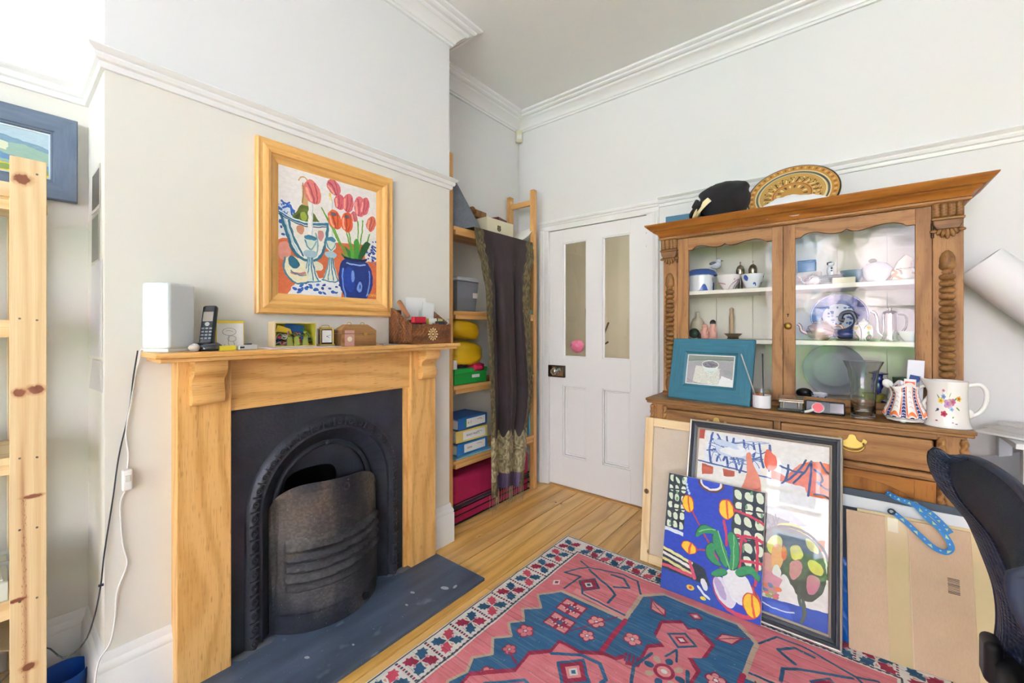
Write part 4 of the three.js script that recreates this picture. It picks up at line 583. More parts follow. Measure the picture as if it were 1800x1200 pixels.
  env('tallest white envelope at the back of the letter rack', 0.13, 0.225, 0.035, -0.06, 0.02); env('white letter with a blue mark leaning left in the rack', 0.11, 0.165, -0.03, -0.04, -0.05); env('white leaflet leaning right in front of the tall envelope', 0.075, 0.2, 0.062, -0.02, -0.1, 0, 0xeef0ee); env('small white slip in the front slot of the rack', 0.07, 0.11, 0.045, 0.046, 0.06, 0, 0xf4f4ec, 0.016); env('pale green slip in the front slot of the rack', 0.03, 0.11, 0.082, 0.05, -0.12, 0, 0xc9cf7a, 0.016); env('narrow yellow slip in the letter rack', 0.012, 0.11, 0.018, 0.05, 0.05, 0, 0xe0c83a, 0.016);
  solo('red_case', 'bright red spectacle case lying in the letter rack', 'case', box(0.075, 0.032, 0.026, 0, 0, 0, 0.006, 'x', 2), mat(0xb3142c, 0.4), [-1.622, MY + 0.116, -1.293], Math.PI / 2);
  solo('cork_brush', 'tan brush handle leaning out of the left end of the rack', 'brush', put(box(0.022, 0.1, 0.02, 0, 0, 0, 0.008, 'y', 3), 0, 0, 0, 0, 0, 0.65), mat(0xb0754c, 0.7), [-1.7, MY + 0.17, -1.262], Math.PI / 2);
  solo('dark_tin', 'small dark blue tin at the right of the rack front slot', 'tin', box(0.05, 0.02, 0.02, 0, 0, 0, 0.003), mat(0x2b3346, 0.3), [-1.617, MY + 0.102, -1.425], Math.PI / 2);
  solo('silver_clip', 'silver bulldog clip at the right end of the letter rack', 'clip', [put(new THREE.TorusGeometry(0.01, 0.0015, 6, 16), 0, 0.01, 0), tube([[-0.012, -0.012, 0], [0, 0, 0.004], [0.01, 0.012, 0]], 0.002, 8, 5)], M.chrome, [-1.6, MY + 0.103, -1.462], Math.PI / 2);
  for (const [n, l, w, d, z, c] of [['flat_pen', 'grey pen lying between the casket and the rack', 0.012, 0.075, -1.12, 0x8c8f94], ['ruler', 'short pale ruler lying in front of the letter rack', 0.02, 0.09, -1.285, 0xd9cdb6], ['wood_stick', 'thin wooden stick before the letter rack medallion', 0.012, 0.06, -1.365, 0xb98a58]]) solo(n, l, 'stationery', box(w, 0.005, d, 0, 0.0025, 0, 0.001), mat(c, 0.5), [-1.612, MY, z], 0.08);
  solo('small_keys', 'little heap of keys beside the casket', 'keys', [put(new THREE.TorusGeometry(0.008, 0.0015, 6, 14), 0, 0.003, 0, 1.3), box(0.006, 0.003, 0.024, 0.006, 0.004, 0.01, 0.001), put(box(0.006, 0.003, 0.022, 0, 0.004, 0, 0.001), 0.002, 0.002, -0.012, 0, 0.8)], M.steel, [-1.63, MY, -1.1]);
  solo('pearl_pin', 'white headed pin near the right end of the mantel', 'pin', [ball(0.004, 0, 0.01, 0, 1, 1, 1, 10), cyl(0.003, 0.0015, 0.008, 0, 0.004, 0, 8)], M.china, [-1.605, MY, -1.44]); solo('button', 'cream button near the right end of the mantel', 'button', cyl(0.008, 0.008, 0.004, 0, 0.002, 0, 16), mat(0xe6dcc4, 0.4), [-1.607, MY, -1.48]);
}
// ---------- left alcove ----------
{
  const u = thing('raw_pine_shelving', 'unvarnished knotty pine shelving unit at the left edge', 'shelving', [0, 0, 0]);
  const plankT = tex(256, 2048, (uu, v) => {      // face of the wide front board, one repeat over its height
    const y = v * 1.72, z = uu * 0.068; let c = mix3([240, 214, 168], [226, 190, 138], clamp(0.5 + 0.5 * Math.sin(6.28 * (uu * 2.2 + 0.9 * fbm(uu, v, 2, 5, 4, 3))) * 0.7 + (pn(uu * 60, v * 20, 60, 20, 6) - 0.5) * 0.5));
    const heart = Math.exp(-Math.pow((uu - 0.38 - 0.05 * Math.sin(v * 9)) / 0.06, 2)) * sstep(1.0, 0.75, y); c = mix3(c, [176, 116, 78], heart * 0.6);
    for (const [ky, ku, a, b] of [[1.66, 0.33, 0.016, 0.014], [1.055, 0.25, 0.011, 0.011], [1.06, 0.72, 0.016, 0.012], [0.755, 0.62, 0.02, 0.005], [0.47, 0.2, 0.016, 0.005], [0.27, 0.5, 0.014, 0.01]]) { const q = Math.hypot((uu - ku) * 0.068 / a, (y - ky) / b); const w = q + 0.5 * (fbm(uu, v, 12, 200, 3, 3) - 0.5); if (q < 2) c = mix3(mix3(c, [190, 128, 84], sstep(1.7, 1.0, w) * 0.5), [118, 62, 40], sstep(1.1, 0.8, w) * 0.85); }
    if (Math.abs(uu - 0.38) < 0.07 && y < 0.75 && pn(uu * 90, v * 300, 90, 300, 8) > 0.8) c = mix3(c, [120, 70, 46], 0.6); return c;
  }, 1, 1);
  const fx = -1.80; const fr = part('front_upright', slab(fx - 0.018, fx, 0, 1.70, -0.027, -0.0955, 0.0015, 'y'), M.rawPine, u);
  part('upright_face', put(new THREE.PlaneGeometry(0.0665, 1.697), fx + 0.0004, 0.85, -0.0612, 0, Math.PI / 2), tmat(plankT, 0.6), fr);
  for (const y of [1.66, 1.245, 0.855, 0.655, 0.455, 0.2]) for (const z of [-0.045, -0.077]) if (!(y > 1.6 && z > -0.06)) part('screw_head', put(cyl(0.0028, 0.0028, 0.0016, 0, 0, 0, 10), fx + 0.0005, y + (z > -0.06 ? 0.004 : 0), z, 0, 0, Math.PI / 2), mat(0x7d776a, 0.35, { metalness: 0.7 }), fr);
  part('rear_upright', slab(XA + 0.012, XA + 0.03, 0, 1.70, -0.027, -0.0955, 0.0015, 'y'), M.rawPine, u); part('rear_upright', slab(XA + 0.012, XA + 0.03, 0, 1.70, 0.83, 0.76, 0.0015, 'y'), M.rawPine, u); part('front_upright', slab(fx - 0.018, fx, 0, 1.70, 0.83, 0.76, 0.0015, 'y'), M.rawPine, u);
  for (const y of [1.6, 1.245, 0.862, 0.46, 0.12]) { part('shelf_board', slab(XA + 0.03, fx - 0.018, y - 0.02, y, -0.094, 0.83, 0.001, 'z'), M.rawPine, u); part('shelf_batten', slab(XA + 0.03, fx - 0.019, y - 0.045, y - 0.02, -0.0985, -0.078, 0.001), M.rawPine, u); part('shelf_rail', slab(fx - 0.034, fx - 0.018, y - 0.048, y - 0.02, -0.07, 0.82, 0.001, 'z'), M.rawPine, u); }
  part('top_rail', [slab(fx - 0.018, fx - 0.001, 1.585, 1.625, -0.028, 0.76, 0.001, 'z')], M.rawPine, u);
  // things on it that show beside the board
  const y1 = 1.2455; solo('black_folder', 'larger black folder lying directly on the middle pine shelf', 'folder', box(0.2, 0.012, 0.3, 0, 0.006, 0, 0.002), mat(0x1d222b, 0.4), [-1.93, y1, 0.15]); solo('black_folder', 'smaller black folder lying on top of the larger one', 'folder', box(0.19, 0.01, 0.28, 0, 0.005, 0, 0.002), mat(0x23272f, 0.4), [-1.93, y1 + 0.0125, 0.15]);
  solo('dark_tray', 'dark blue tray with papers on the shelf below the black folders', 'tray', [box(0.22, 0.006, 0.3, 0, 0.003, 0, 0.001), box(0.004, 0.04, 0.3, 0.11, 0.02, 0, 0.001), box(0.004, 0.04, 0.3, -0.11, 0.02, 0, 0.001)], mat(0x26344f, 0.4), [-1.94, 0.8625, 0.15]); solo('loose_papers', 'loose white papers lying in the dark tray', 'paper', [box(0.19, 0.006, 0.27, 0, 0.003, 0, 0), put(box(0.18, 0.002, 0.25, 0, 0, 0, 0), 0, 0.008, 0, 0, 0.1)], M.paper, [-1.94, 0.8695, 0.15]);
  solo('paper_stack', 'stack of white and pale green papers on the lower shelf', 'paper', [box(0.23, 0.05, 0.31, 0, 0.025, 0, 0.001), put(box(0.22, 0.006, 0.3, 0, 0, 0, 0.001), 0, 0.054, 0.01, 0, 0.06)], mat(0xe6e6dc, 0.8), [-1.95, 0.4605, 0.13]); solo('green_pad', 'pale green pad on top of the paper stack', 'pad', box(0.17, 0.03, 0.2, 0, 0.015, 0, 0.001), mat(0xc6cb9a, 0.8), [-1.94, 0.518, 0.12]);
  solo('white_bowl', 'white plastic tub peeping out behind the pine board', 'tub', lathe([[0, 0], [0.045, 0], [0.05, 0.06], [0.046, 0.062], [0.042, 0.006], [0, 0.005]], 24), M.china, [-2.02, 0.5035 - 0.043, -0.03]);
  const bb = thing('cardboard_carton', 'brown cardboard carton on the bottom shelf of the pine unit', 'carton', [-1.95, 0.1205, 0.2]); part('carton_body', box(0.24, 0.2, 0.34, 0, 0.1, 0, 0.003), M.card, bb); part('carton_flap', put(box(0.2, 0.003, 0.16, 0, 0, 0, 0.001), 0, 0.2, -0.2, -0.4), M.card, bb);
  solo('blue_bucket', 'bright blue plastic pot behind the foot of the pine board', 'pot', lathe([[0, 0], [0.05, 0], [0.066, 0.1], [0.062, 0.1], [0.046, 0.005], [0, 0.005]], 28), mat(0x1450a8, 0.35), [-2.0, 0.0, -0.105 - 0.035]);
  // blue-grey framed picture on the wall
  const pt = canvasTex(512, 384, (x, H) => { poly(x, '#bcd3dd', 0, 0, 100, 0, 100, H, 0, H); blob(x, '#7f9fb4', 40, 20, 60, 12, 80, 20, 100, 24, 100, 40, 40, 40); poly(x, '#9dbcab', 0, 30, 20, 20, 40, 24, 60, 30, 84, 26, 100, 34, 100, H, 0, H); poly(x, '#dfe3c4', 44, 26, 60, 20, 74, 28, 74, 40, 44, 40); poly(x, '#6e95b6', 52, 38, 100, 54, 100, 60, 60, 52); poly(x, '#e8c829', 0, 44, 36, 48, 60, 58, 100, 62, 100, H, 0, H); line(x, '#eae6b0', 2.4, 30, 60, 44, 48, 56, 60); poly(x, '#cf8a6a', 8, 58, 24, 56, 24, 68, 10, 70); poly(x, '#8aa05a', 60, 62, 100, 60, 100, 68, 64, 70); poly(x, '#e9e6da', 80, 60, 92, 58, 92, 68, 80, 68); poly(x, '#4c6a86', 4, 28, 14, 26, 14, 34, 4, 36); }, 5);
  const p = thing('blue_framed_picture', 'landscape picture in a wide slate blue painted frame in the left alcove', 'picture', [XA + 0.006, 1.806, 0.06], Math.PI / 2);
  const slate = tmat(tex(256, 256, (uu, v) => mix3([86, 100, 120], [112, 124, 140], fbm(uu, v, 4, 30, 3, 4)), 0.3, 0.3), 0.5);
  frameParts(p, 0.49, 0.286, 0.07, [[0, 0], [0, 0.024], [0.003, 0.027], [0.055, 0.025], [0.058, 0.02], [0.062, 0.02], [0.066, 0.012], [0.066, 0]], slate); part('inner_slip', [box(0.362, 0.004, 0.006, 0, 0.075, 0.012, 0), box(0.362, 0.004, 0.006, 0, -0.075, 0.012, 0), box(0.004, 0.15, 0.006, -0.179, 0, 0.012, 0), box(0.004, 0.15, 0.006, 0.179, 0, 0.012, 0)], mat(0xdfe8ee, 0.6), p); picture(p, 'print_board', 0.362, 0.158, 0.004, pt, 0.4, 0.01);
  // papers pinned to the side of the chimney breast
  const pin = (name, label, x0, x1, y0, y1, c, curl, dark) => { const o = thing(name, label, 'paper', [0, 0, 0], 0, 'papers pinned to the chimney breast side'); part('sheet', shell((a, b) => [lerp(x0, x1, a), lerp(y0, y1, b), Z0 + 0.0015 + curl * 0.15 * Math.pow(1 - a, 2) * (1.2 - b)], 10, 10, 0.0008), mat(c, 0.6), o); if (dark) part('print', shell((a, b) => [lerp(x0 + 0.012, x1 - 0.012, a), lerp(y0 + 0.012, y1 - 0.012, b), Z0 + 0.0026 + curl * 0.15 * Math.pow(1 - lerp(0.08, 0.92, a), 2) * (1.2 - lerp(0.08, 0.92, b))], 8, 8, 0.0006), mat(dark, 0.6), o); };
  pin('photo_print', 'dark photo print pinned topmost on the chimney breast side', -2.02, -1.86, 1.61, 1.75, 0xdfdcd4, 0.012, 0x6b675f); pin('postcard', 'grey postcard pinned second from the top', -2.03, -1.88, 1.435, 1.605, 0xc9cbc0, 0.008, 0x8d8d84); pin('paper_note', 'long white sheet pinned in the middle of the column of papers', -2.03, -1.82, 1.13, 1.44, 0xdfdfe2, 0.03); pin('paper_note', 'curling white note pinned lowest on the chimney breast side', -2.0, -1.82, 1.02, 1.118, 0xd6d3d2, 0.06);
}
// ---------- glazed pine dresser ----------
const DX0 = -0.82, DX1 = 0.357, DZ = -2.40, WT = 0.85;
{
  const d = thing('glazed_dresser', 'old pine dresser with glazed cupboard doors above two drawers', 'dresser', [0, 0, 0]);
  const A = M.antique, K = M.antiqueDark, inner = mat(0xe9e4d4, 0.6), zb = ZB + 0.025;
  // upper case
  part('side_panel', slab(DX0, DX0 + 0.018, WT, 1.735, zb, DZ - 0.0225, 0.001, 'y'), A, d); part('side_panel', slab(DX1 - 0.018, DX1, WT, 1.735, zb, DZ - 0.0225, 0.001, 'y'), A, d);
  for (let i = 0; i < 6; i++) { const w = (DX1 - DX0 - 0.036) / 6, x = DX0 + 0.018 + i * w; part('back_board', slab(x + 0.001, x + w - 0.001, WT, 1.735, zb, zb + 0.012, 0.0, 'y'), inner, d); }
  part('inner_side', [slab(DX0 + 0.018, DX0 + 0.02, WT, 1.735, zb, DZ - 0.02, 0), slab(DX1 - 0.02, DX1 - 0.018, WT, 1.735, zb, DZ - 0.02, 0)], inner, d);
  for (const y of [0.885, 1.165, 1.43]) part('cupboard_shelf', slab(DX0 + 0.02, DX1 - 0.02, y - 0.021, y, zb + 0.012, DZ - 0.035, 0.002), inner, d);
  part('cupboard_ceiling', slab(DX0 + 0.018, DX1 - 0.018, 1.715, 1.735, zb, DZ - 0.02, 0), inner, d);
  part('face_stile', slab(DX0, -0.744, WT, 1.735, DZ - 0.022, DZ, 0.0015, 'y'), A, d); part('face_stile', slab(0.27, DX1, WT, 1.735, DZ - 0.022, DZ, 0.0015, 'y'), A, d);
  part('base_moulding', moulding([[0, 0], [0.022, 0], [0.022, 0.008], [0.014, 0.016], [0.006, 0.02], [0, 0.02]], [DX0 - 0.0, DZ], [DX1, DZ], [0, 1], WT), K, d);
  // cornice, mitred at both ends
  const cp = [[0, 0.016], [0.018, 0.018], [0.024, 0.03], [0.036, 0.04], [0.045, 0.044], [0.047, 0.047], [0.041, 0.049], [0.043, 0.053], [0.054, 0.052], [0.08, 0.077], [0.082, 0.084], [0, 0.084]], bead = [[0, 0], [0.012, 0], [0.02, 0.006], [0.02, 0.014], [0.012, 0.018], [0, 0.018]], cy = 1.722;
  for (const [p, m, n] of [[cp, M.honey, 'cornice'], [bead, A, 'cornice_bead']]) { part(n, moulding(p, [DX0, DZ], [DX1, DZ], [0, 1], cy, -1, -1), m, d); part(n, moulding(p, [DX1, ZB + 0.12], [DX1, DZ], [1, 0], cy, 0, -1), m, d); part(n, moulding(p, [DX0, ZB + 0.12], [DX0, DZ], [-1, 0], cy, 0, -1), m, d); }
  part('top_board', slab(DX0 + 0.001, DX1 - 0.001, 1.735, 1.744, zb, DZ - 0.001, 0), K, d);
  // doors
  const wavy = [[0, 0], [0.05, 0], [0.105, 0.016], [0.19, 0.019], [0.27, 0.008], [0.345, 0.002], [0.417, 0.005], [0.463, 0.016], [0.5, 0.006], [0.573, 0.003], [0.647, 0.01], [0.74, 0.018], [0.83, 0.02], [0.904, 0.01], [0.94, 0], [1, 0]];
  const gb = grey(256, 256, (u, v) => fbm(u, v, 4, 5, 3, 2), 0.5, 0.5);
  const oldGlass = new THREE.MeshPhysicalMaterial({ color: 0xffffff, roughness: 0, transmission: 1, thickness: 0, ior: 1.27, bumpMap: gb, bumpScale: 0.0022 });
  for (const [x0, a, b, x1] of [[-0.742, -0.684, -0.289, -0.2445], [-0.2425, -0.195, 0.219, 0.268]]) {
    const w = b - a, zt = DZ - 0.02, right = x0 > -0.5;
    const dr = new THREE.Group(); dr.name = 'glazed_door'; d.add(dr);
    part('door_stile', slab(x0, a, 0.872, 1.72, zt, DZ + 0.002, 0.0015, 'y'), A, dr); part('door_stile', slab(b, x1, 0.872, 1.72, zt, DZ + 0.002, 0.0015, 'y'), A, dr);
    part('bottom_rail', slab(a, b, 0.872, 0.9, zt, DZ + 0.002, 0.001), A, dr);
    const up = [...smoothPts(wavy.slice(1, 8).map(([u, v]) => [a + u * w, 1.654 + v]), 24), ...smoothPts(wavy.slice(7, 15).map(([u, v]) => [a + u * w, 1.654 + v]), 24)];
    part('shaped_top_rail', uvm(slice([[a, 1.72], [a, 1.654], ...up, [b, 1.654], [b, 1.72]], 0.022, 0.001).translate(0, 0, zt), 'x'), A, dr);
    part('door_glass', slab(a - 0.004, b + 0.004, 0.896, 1.70, DZ - 0.011, DZ - 0.008, 0), oldGlass, dr);
    if (right) { part('door_knob', put(lathe([[0, 0.032], [0.009, 0.031], [0.0155, 0.025], [0.016, 0.019], [0.01, 0.012], [0.006, 0.008], [0.007, 0]], 24), -0.222, 1.234, DZ + 0.001, Math.PI / 2), M.brass, dr); part('keyhole', [put(cyl(0.0045, 0.0045, 0.001, 0, 0, 0, 14), -0.224, 1.29, DZ + 0.0026, Math.PI / 2), box(0.004, 0.012, 0.001, -0.224, 1.284, DZ + 0.0026, 0)], M.dark, dr); }
    part('hinge', [cyl(0.005, 0.005, 0.06, right ? 0.269 : -0.743, 1.62, DZ + 0.002, 10), cyl(0.005, 0.005, 0.06, right ? 0.269 : -0.743, 0.95, DZ + 0.002, 10)], mat(0x4a3a2c, 0.5, { metalness: 0.8 }), dr);
  }
  // half-turned bobbin columns and carved brackets
  for (const xc of [-0.784, 0.3115]) {
    const pr = [[0, 0.868], [0.012, 0.868], [0.02, 0.885], [0.024, 0.91], [0.021, 0.935], [0.014, 0.95], [0.019, 0.955], [0.019, 0.962], [0.014, 0.968]]; const s = 0.0262; let y = 0.97;
    while (y + s < 1.452) { for (let k = 0; k <= 8; k++) { const t = k / 8; pr.push([0.0125 + 0.0122 * Math.pow(Math.sin(Math.PI * t), 0.6), y + s * t]); } y += s; }
    pr.push([0.014, y + 0.002], [0.017, y + 0.006], [0.012, y + 0.014], [0.019, y + 0.018], [0.0245, y + 0.026], [0.0245, y + 0.038], [0.022, y + 0.045], [0.0235, y + 0.048], [0.022, y + 0.066], [0.015, y + 0.084], [0.006, y + 0.093], [0, y + 0.095]);
    part('bobbin_column', put(lathe(pr, 24), xc, 0, DZ + 0.002), K, d);
    const cb = new THREE.Group(); cb.name = 'carved_bracket'; d.add(cb);
    const fl = []; for (let k = 0; k < 4; k++) fl.push(put(lathe([[0, 0], [0.009, 0.001], [0.0115, 0.01], [0.0115, 0.046], [0.011, 0.055], [0, 0.057]], 14), xc - 0.0315 + k * 0.021, 1.668, DZ + 0.014));
    part('fluted_scroll', fl, K, cb); part('bracket_block', box(0.09, 0.056, 0.018, xc, 1.695, DZ + 0.008, 0.003), K, cb); part('bracket_ledge', box(0.094, 0.01, 0.03, xc, 1.66, DZ + 0.014, 0.003), K, cb);
    part('bracket_body', slice([[-0.043, 0], [0.043, 0], [0.041, -0.02], [0.032, -0.036], [-0.032, -0.036], [-0.041, -0.02]], 0.024, 0.003).translate(xc, 1.656, DZ), K, cb);
    const lf = []; for (const [a, L] of [[-0.75, 0.034], [-0.38, 0.044], [0, 0.05], [0.38, 0.044], [0.75, 0.034]]) lf.push(put(ball(1, 0, -0.9, 0, 1, 1, 1, 12), xc + a * 0.02, 1.628, DZ + 0.008, 0, 0, a * 0.6, [0.0085, L / 2, 0.011]));
    for (const s2 of [-1, 1]) lf.push(put(ball(0.009, 0, 0, 0, 1.3, 0.8, 0.9, 10), xc + s2 * 0.04, 1.615, DZ + 0.008));
    part('acanthus_leaf', lf, K, cb);
  }
  // worktop and base
  part('worktop', [slab(-0.85, 0.362, 0.836, WT, zb, -2.204, 0.003), slab(-0.846, 0.358, 0.824, 0.837, zb, -2.208, 0.005)], K, d);
  part('base_side', slab(-0.822, -0.80, 0, 0.826, zb, -2.251, 0.001, 'y'), A, d); part('base_side', slab(0.318, 0.34, 0, 0.826, zb, -2.251, 0.001, 'y'), A, d); part('base_back', slab(-0.80, 0.318, 0.05, 0.82, zb, zb + 0.01, 0), A, d); part('base_floor', slab(-0.8, 0.318, 0.06, 0.08, zb, -2.24, 0), A, d);
  part('top_rail', slab(-0.744, 0.262, 0.803, 0.826, -2.26, -2.226, 0.001), K, d); part('mid_rail', [slab(-0.744, 0.262, 0.645, 0.672, -2.26, -2.226, 0.001), slab(-0.743, 0.261, 0.654, 0.671, -2.24, -2.219, 0.004)], A, d); part('drawer_muntin', slab(-0.262, -0.236, 0.672, 0.803, -2.26, -2.2265, 0.001, 'y'), K, d); part('plinth', slab(-0.822, 0.34, 0, 0.075, -2.25, -2.22, 0.003), K, d);
  for (const x of [-0.822, 0.262]) part('corner_post', slab(x, x + 0.078, 0, 0.826, -2.25, -2.226, 0.002, 'y'), A, d);
  for (const x of [-0.818, -0.753, 0.274, 0.333]) { const g = new THREE.CylinderGeometry(0.011, 0.011, 0.74, 14, 120).translate(0, 0.445, 0), p = g.attributes.position; for (let i = 0; i < p.count; i++) { const a = Math.atan2(p.getZ(i), p.getX(i)), r = 1 + 0.22 * Math.sin(2 * a + p.getY(i) * 230); p.setX(i, p.getX(i) * r); p.setZ(i, p.getZ(i) * r); } g.computeVertexNormals(); part('rope_twist', g.translate(x, 0, -2.224), A, d); }
  const plate = [[-0.048, 0.012], [-0.036, 0.02], [-0.03, 0.006], [-0.016, 0.014], [-0.01, 0.03], [0, 0.034], [0.01, 0.03], [0.016, 0.014], [0.03, 0.006], [0.036, 0.02], [0.048, 0.012], [0.04, -0.002], [0.03, -0.014], [0.014, -0.022], [0, -0.024], [-0.014, -0.022], [-0.03, -0.014], [-0.04, -0.002]];
  for (const [x0, x1] of [[-0.748, -0.264], [-0.234, 0.252]]) {
    const dw = new THREE.Group(); dw.name = 'drawer'; d.add(dw); const xm = (x0 + x1) / 2 + 0.005;
    part('drawer_front', slab(x0, x1, 0.678, 0.799, -2.25, -2.219, 0.006), x0 < -0.5 ? K : A, dw);
    part('handle_plate', slice(smoothPts([...plate, plate[0]], 70), 0.003, 0.0006).translate(xm, 0.752, -2.219), M.gold, dw);
    part('bail_handle', tube([[-0.036, 0.004, 0.004], [-0.038, -0.008, 0.016], [-0.026, -0.024, 0.02], [0, -0.03, 0.021], [0.026, -0.024, 0.02], [0.038, -0.008, 0.016], [0.036, 0.004, 0.004]], 0.0035, 30, 8).translate(xm, 0.752, -2.216), M.brass, dw);
  }
  for (const [x0, x1] of [[-0.742, -0.25], [-0.247, 0.26]]) { const g = new THREE.Group(); g.name = 'cupboard_door'; d.add(g); part('door_frame', [slab(x0, x0 + 0.06, 0.08, 0.642, -2.25, -2.222, 0.001, 'y'), slab(x1 - 0.06, x1, 0.08, 0.642, -2.25, -2.222, 0.001, 'y'), slab(x0 + 0.06, x1 - 0.06, 0.08, 0.15, -2.25, -2.222, 0.001)], M.honey, g);
    const w = x1 - x0 - 0.12, arc = smoothPts([[0, 0.555], [0.1, 0.585], [0.3, 0.61], [0.5, 0.617], [0.7, 0.61], [0.9, 0.585], [1, 0.555]].map(([u, v]) => [x0 + 0.06 + u * w, v]), 24); part('arched_rail', uvm(slice([[x0 + 0.06, 0.642], [x0 + 0.06, 0.555], ...arc, [x1 - 0.06, 0.555], [x1 - 0.06, 0.642]], 0.028, 0.001).translate(0, 0, -2.25), 'x'), M.honey, g); part('door_panel', slab(x0 + 0.05, x1 - 0.05, 0.14, 0.63, -2.246, -2.232, 0, 'y'), M.honey, g); }
}
// ---------- china in the cupboard ----------
const blueCh = (w, h, seed, col = '#2c4fa3', n = 30) => canvasTex(w, h, (x, H) => { poly(x, '#eef1f6', 0, 0, 100, 0, 100, H, 0, H); let q = seed; const r = () => { q = (q * 16807) % 2147483647; return q / 2147483647; }; for (let i = 0; i < n; i++) { const a = r() * 100, b = r() * H, s = 1.5 + r() * 5; i % 3 ? blob(x, col, a - s, b, a, b - s * 0.8, a + s, b, a + s * 0.3, b + s * 0.7) : line(x, col, 1 + r(), a, b, a + s * 2, b - s, a + s * 3, b + s); } for (const y of [3, H - 3]) line(x, col, 1.4, 0, y, 100, y); });
const item = (name, label, cat, geo, m, pos, ry = 0, group) => solo(name, label, cat, geo, m, pos, ry, group);
{
  const S1 = 1.4305, S2 = 1.1655, S0 = 0.8855;
  const willow = canvasTex(512, 256, (x, H) => { poly(x, '#eef1f6', 0, 0, 100, 0, 100, H, 0, H); for (let i = 0; i < 14; i++) seg(x, '#2d50a6', 1.3, i * 7.4, 9, i * 7.4 + 3.7, 13, i * 7.4 + 7.4, 9); line(x, '#2d50a6', 1, 0, 7, 100, 7); line(x, '#2d50a6', 1, 0, 15, 100, 15); for (const o of [8, 58]) { blob(x, '#2f55b0', o + 4, 40, o + 12, 30, o + 18, 24, o + 24, 32, o + 30, 40); blob(x, '#2f55b0', o - 4, 38, o, 34, o + 5, 38, o, 42); oval(x, '#2f55b0', o + 34, 28, 3.6, 3.6); line(x, '#2f55b0', 1, o + 30, 40, o + 34, 30, o + 30, 22); seg(x, '#2f55b0', 1.4, o - 6, 42, o + 38, 42); } });
  const bd = thing('butter_dish', 'blue and white china dish with lid at the left of the top cupboard shelf', 'dish', [-0.665, S1, -2.57]);
  part('dish_body', put(lathe([[0, 0], [0.085, 0], [0.088, 0.006], [0.09, 0.09], [0.086, 0.096], [0, 0.096]], 36), 0, 0, 0, 0, 2, 0, [1, 1, 0.8]), tmat(willow, 0.15), bd); part('dish_lid', put(lathe([[0.09, 0.094], [0.086, 0.106], [0.074, 0.122], [0.05, 0.133], [0, 0.136]], 36), 0, 0, 0, 0, 0, 0, [1, 1, 0.8]), mat(0x3f63ad, 0.2), bd);
  const bi = thing('bird_ornament', 'small white and grey china bird on the blue and white dish', 'ornament', [-0.585, S1 + 0.13, -2.57], 0.2); part('bird_body', [ball(0.024, 0, 0.024, 0, 1.3, 0.95, 0.9), ball(0.013, 0.016, 0.046, 0, 1, 1, 1, 14)], mat(0xd5dde2, 0.3), bi); part('beak', put(new THREE.ConeGeometry(0.004, 0.016, 10), 0.035, 0.044, 0, 0, 0, -1.7), M.black, bi); part('wing', ball(0.02, -0.008, 0.03, 0.012, 1.2, 0.5, 0.5, 12), mat(0x56606a, 0.4), bi);
  const pinkT = canvasTex(256, 128, (x, H) => { poly(x, '#efe8e6', 0, 0, 100, 0, 100, H, 0, H); for (let i = 0; i < 40; i++) line(x, i % 2 ? '#a5727c' : '#c7a0a6', 1.5, rr(0, 100), rr(0, H), rr(0, 100), rr(0, H), rr(0, 100), rr(0, H)); poly(x, '#efe8e6', 0, H * 0.42, 100, H * 0.42, 100, H * 0.52, 0, H * 0.52); });
  const bowlG = (r, h) => lathe([[0, 0], [r * 0.5, 0], [r * 0.55, h * 0.12], [r * 0.85, h * 0.55], [r, h], [r * 0.95, h], [r * 0.78, h * 0.55], [0, h * 0.18]], 30);
  item('patterned_bowl', 'purple-sprigged china bowl beside the blue and white dish', 'bowl', bowlG(0.06, 0.085), tmat(pinkT, 0.2), [-0.512, S1, -2.545]); item('blue_white_bowl', 'blue and white bowl on the right of the left door top shelf', 'bowl', bowlG(0.055, 0.08), tmat(blueCh(256, 128, 31), 0.2), [-0.395, S1, -2.535]);
  for (const [i, x] of [[0, -0.47], [1, -0.408]]) { const c = thing('silver_cruet', i ? 'right-hand silver domed cruet behind the china bowls' : 'left-hand silver domed cruet behind the china bowls', 'cruet', [x, S1, -2.63], 0, 'silver cruets'); part('cruet_body', lathe([[0, 0], [0.022, 0], [0.024, 0.004], [0.014, 0.012], [0.014, 0.08], [0.021, 0.09], [0.022, 0.12], [0.016, 0.138], [0.008, 0.146], [0, 0.147]], 20), mat(0x9b917e, 0.25, { metalness: 0.9 }), c); part('finial', lathe([[0, 0.145], [0.005, 0.147], [0.002, 0.155], [0.0045, 0.161], [0, 0.17]], 12), mat(0x9b917e, 0.25, { metalness: 0.9 }), c); }
  item('glass_tumbler', 'clear tumbler at the right end of the left door top shelf', 'glass', lathe([[0, 0], [0.022, 0], [0.026, 0.07], [0.0245, 0.07], [0.02, 0.004], [0, 0.004]], 20), M.glass, [-0.325, S1, -2.52]);
  // left, middle shelf
  item('green_ornament', 'dark green glass ball ornament on the middle shelf', 'ornament', ball(0.03, 0, 0.03, 0, 1, 1, 1), mat(0x12382f, 0.15), [-0.69, S2, -2.53]); item('dark_pot', 'little dark pot beside the green ornament', 'pot', lathe([[0, 0], [0.014, 0], [0.02, 0.02], [0.014, 0.036], [0.01, 0.036], [0, 0.01]], 16), mat(0x3a3230, 0.5), [-0.662, S2, -2.56]);
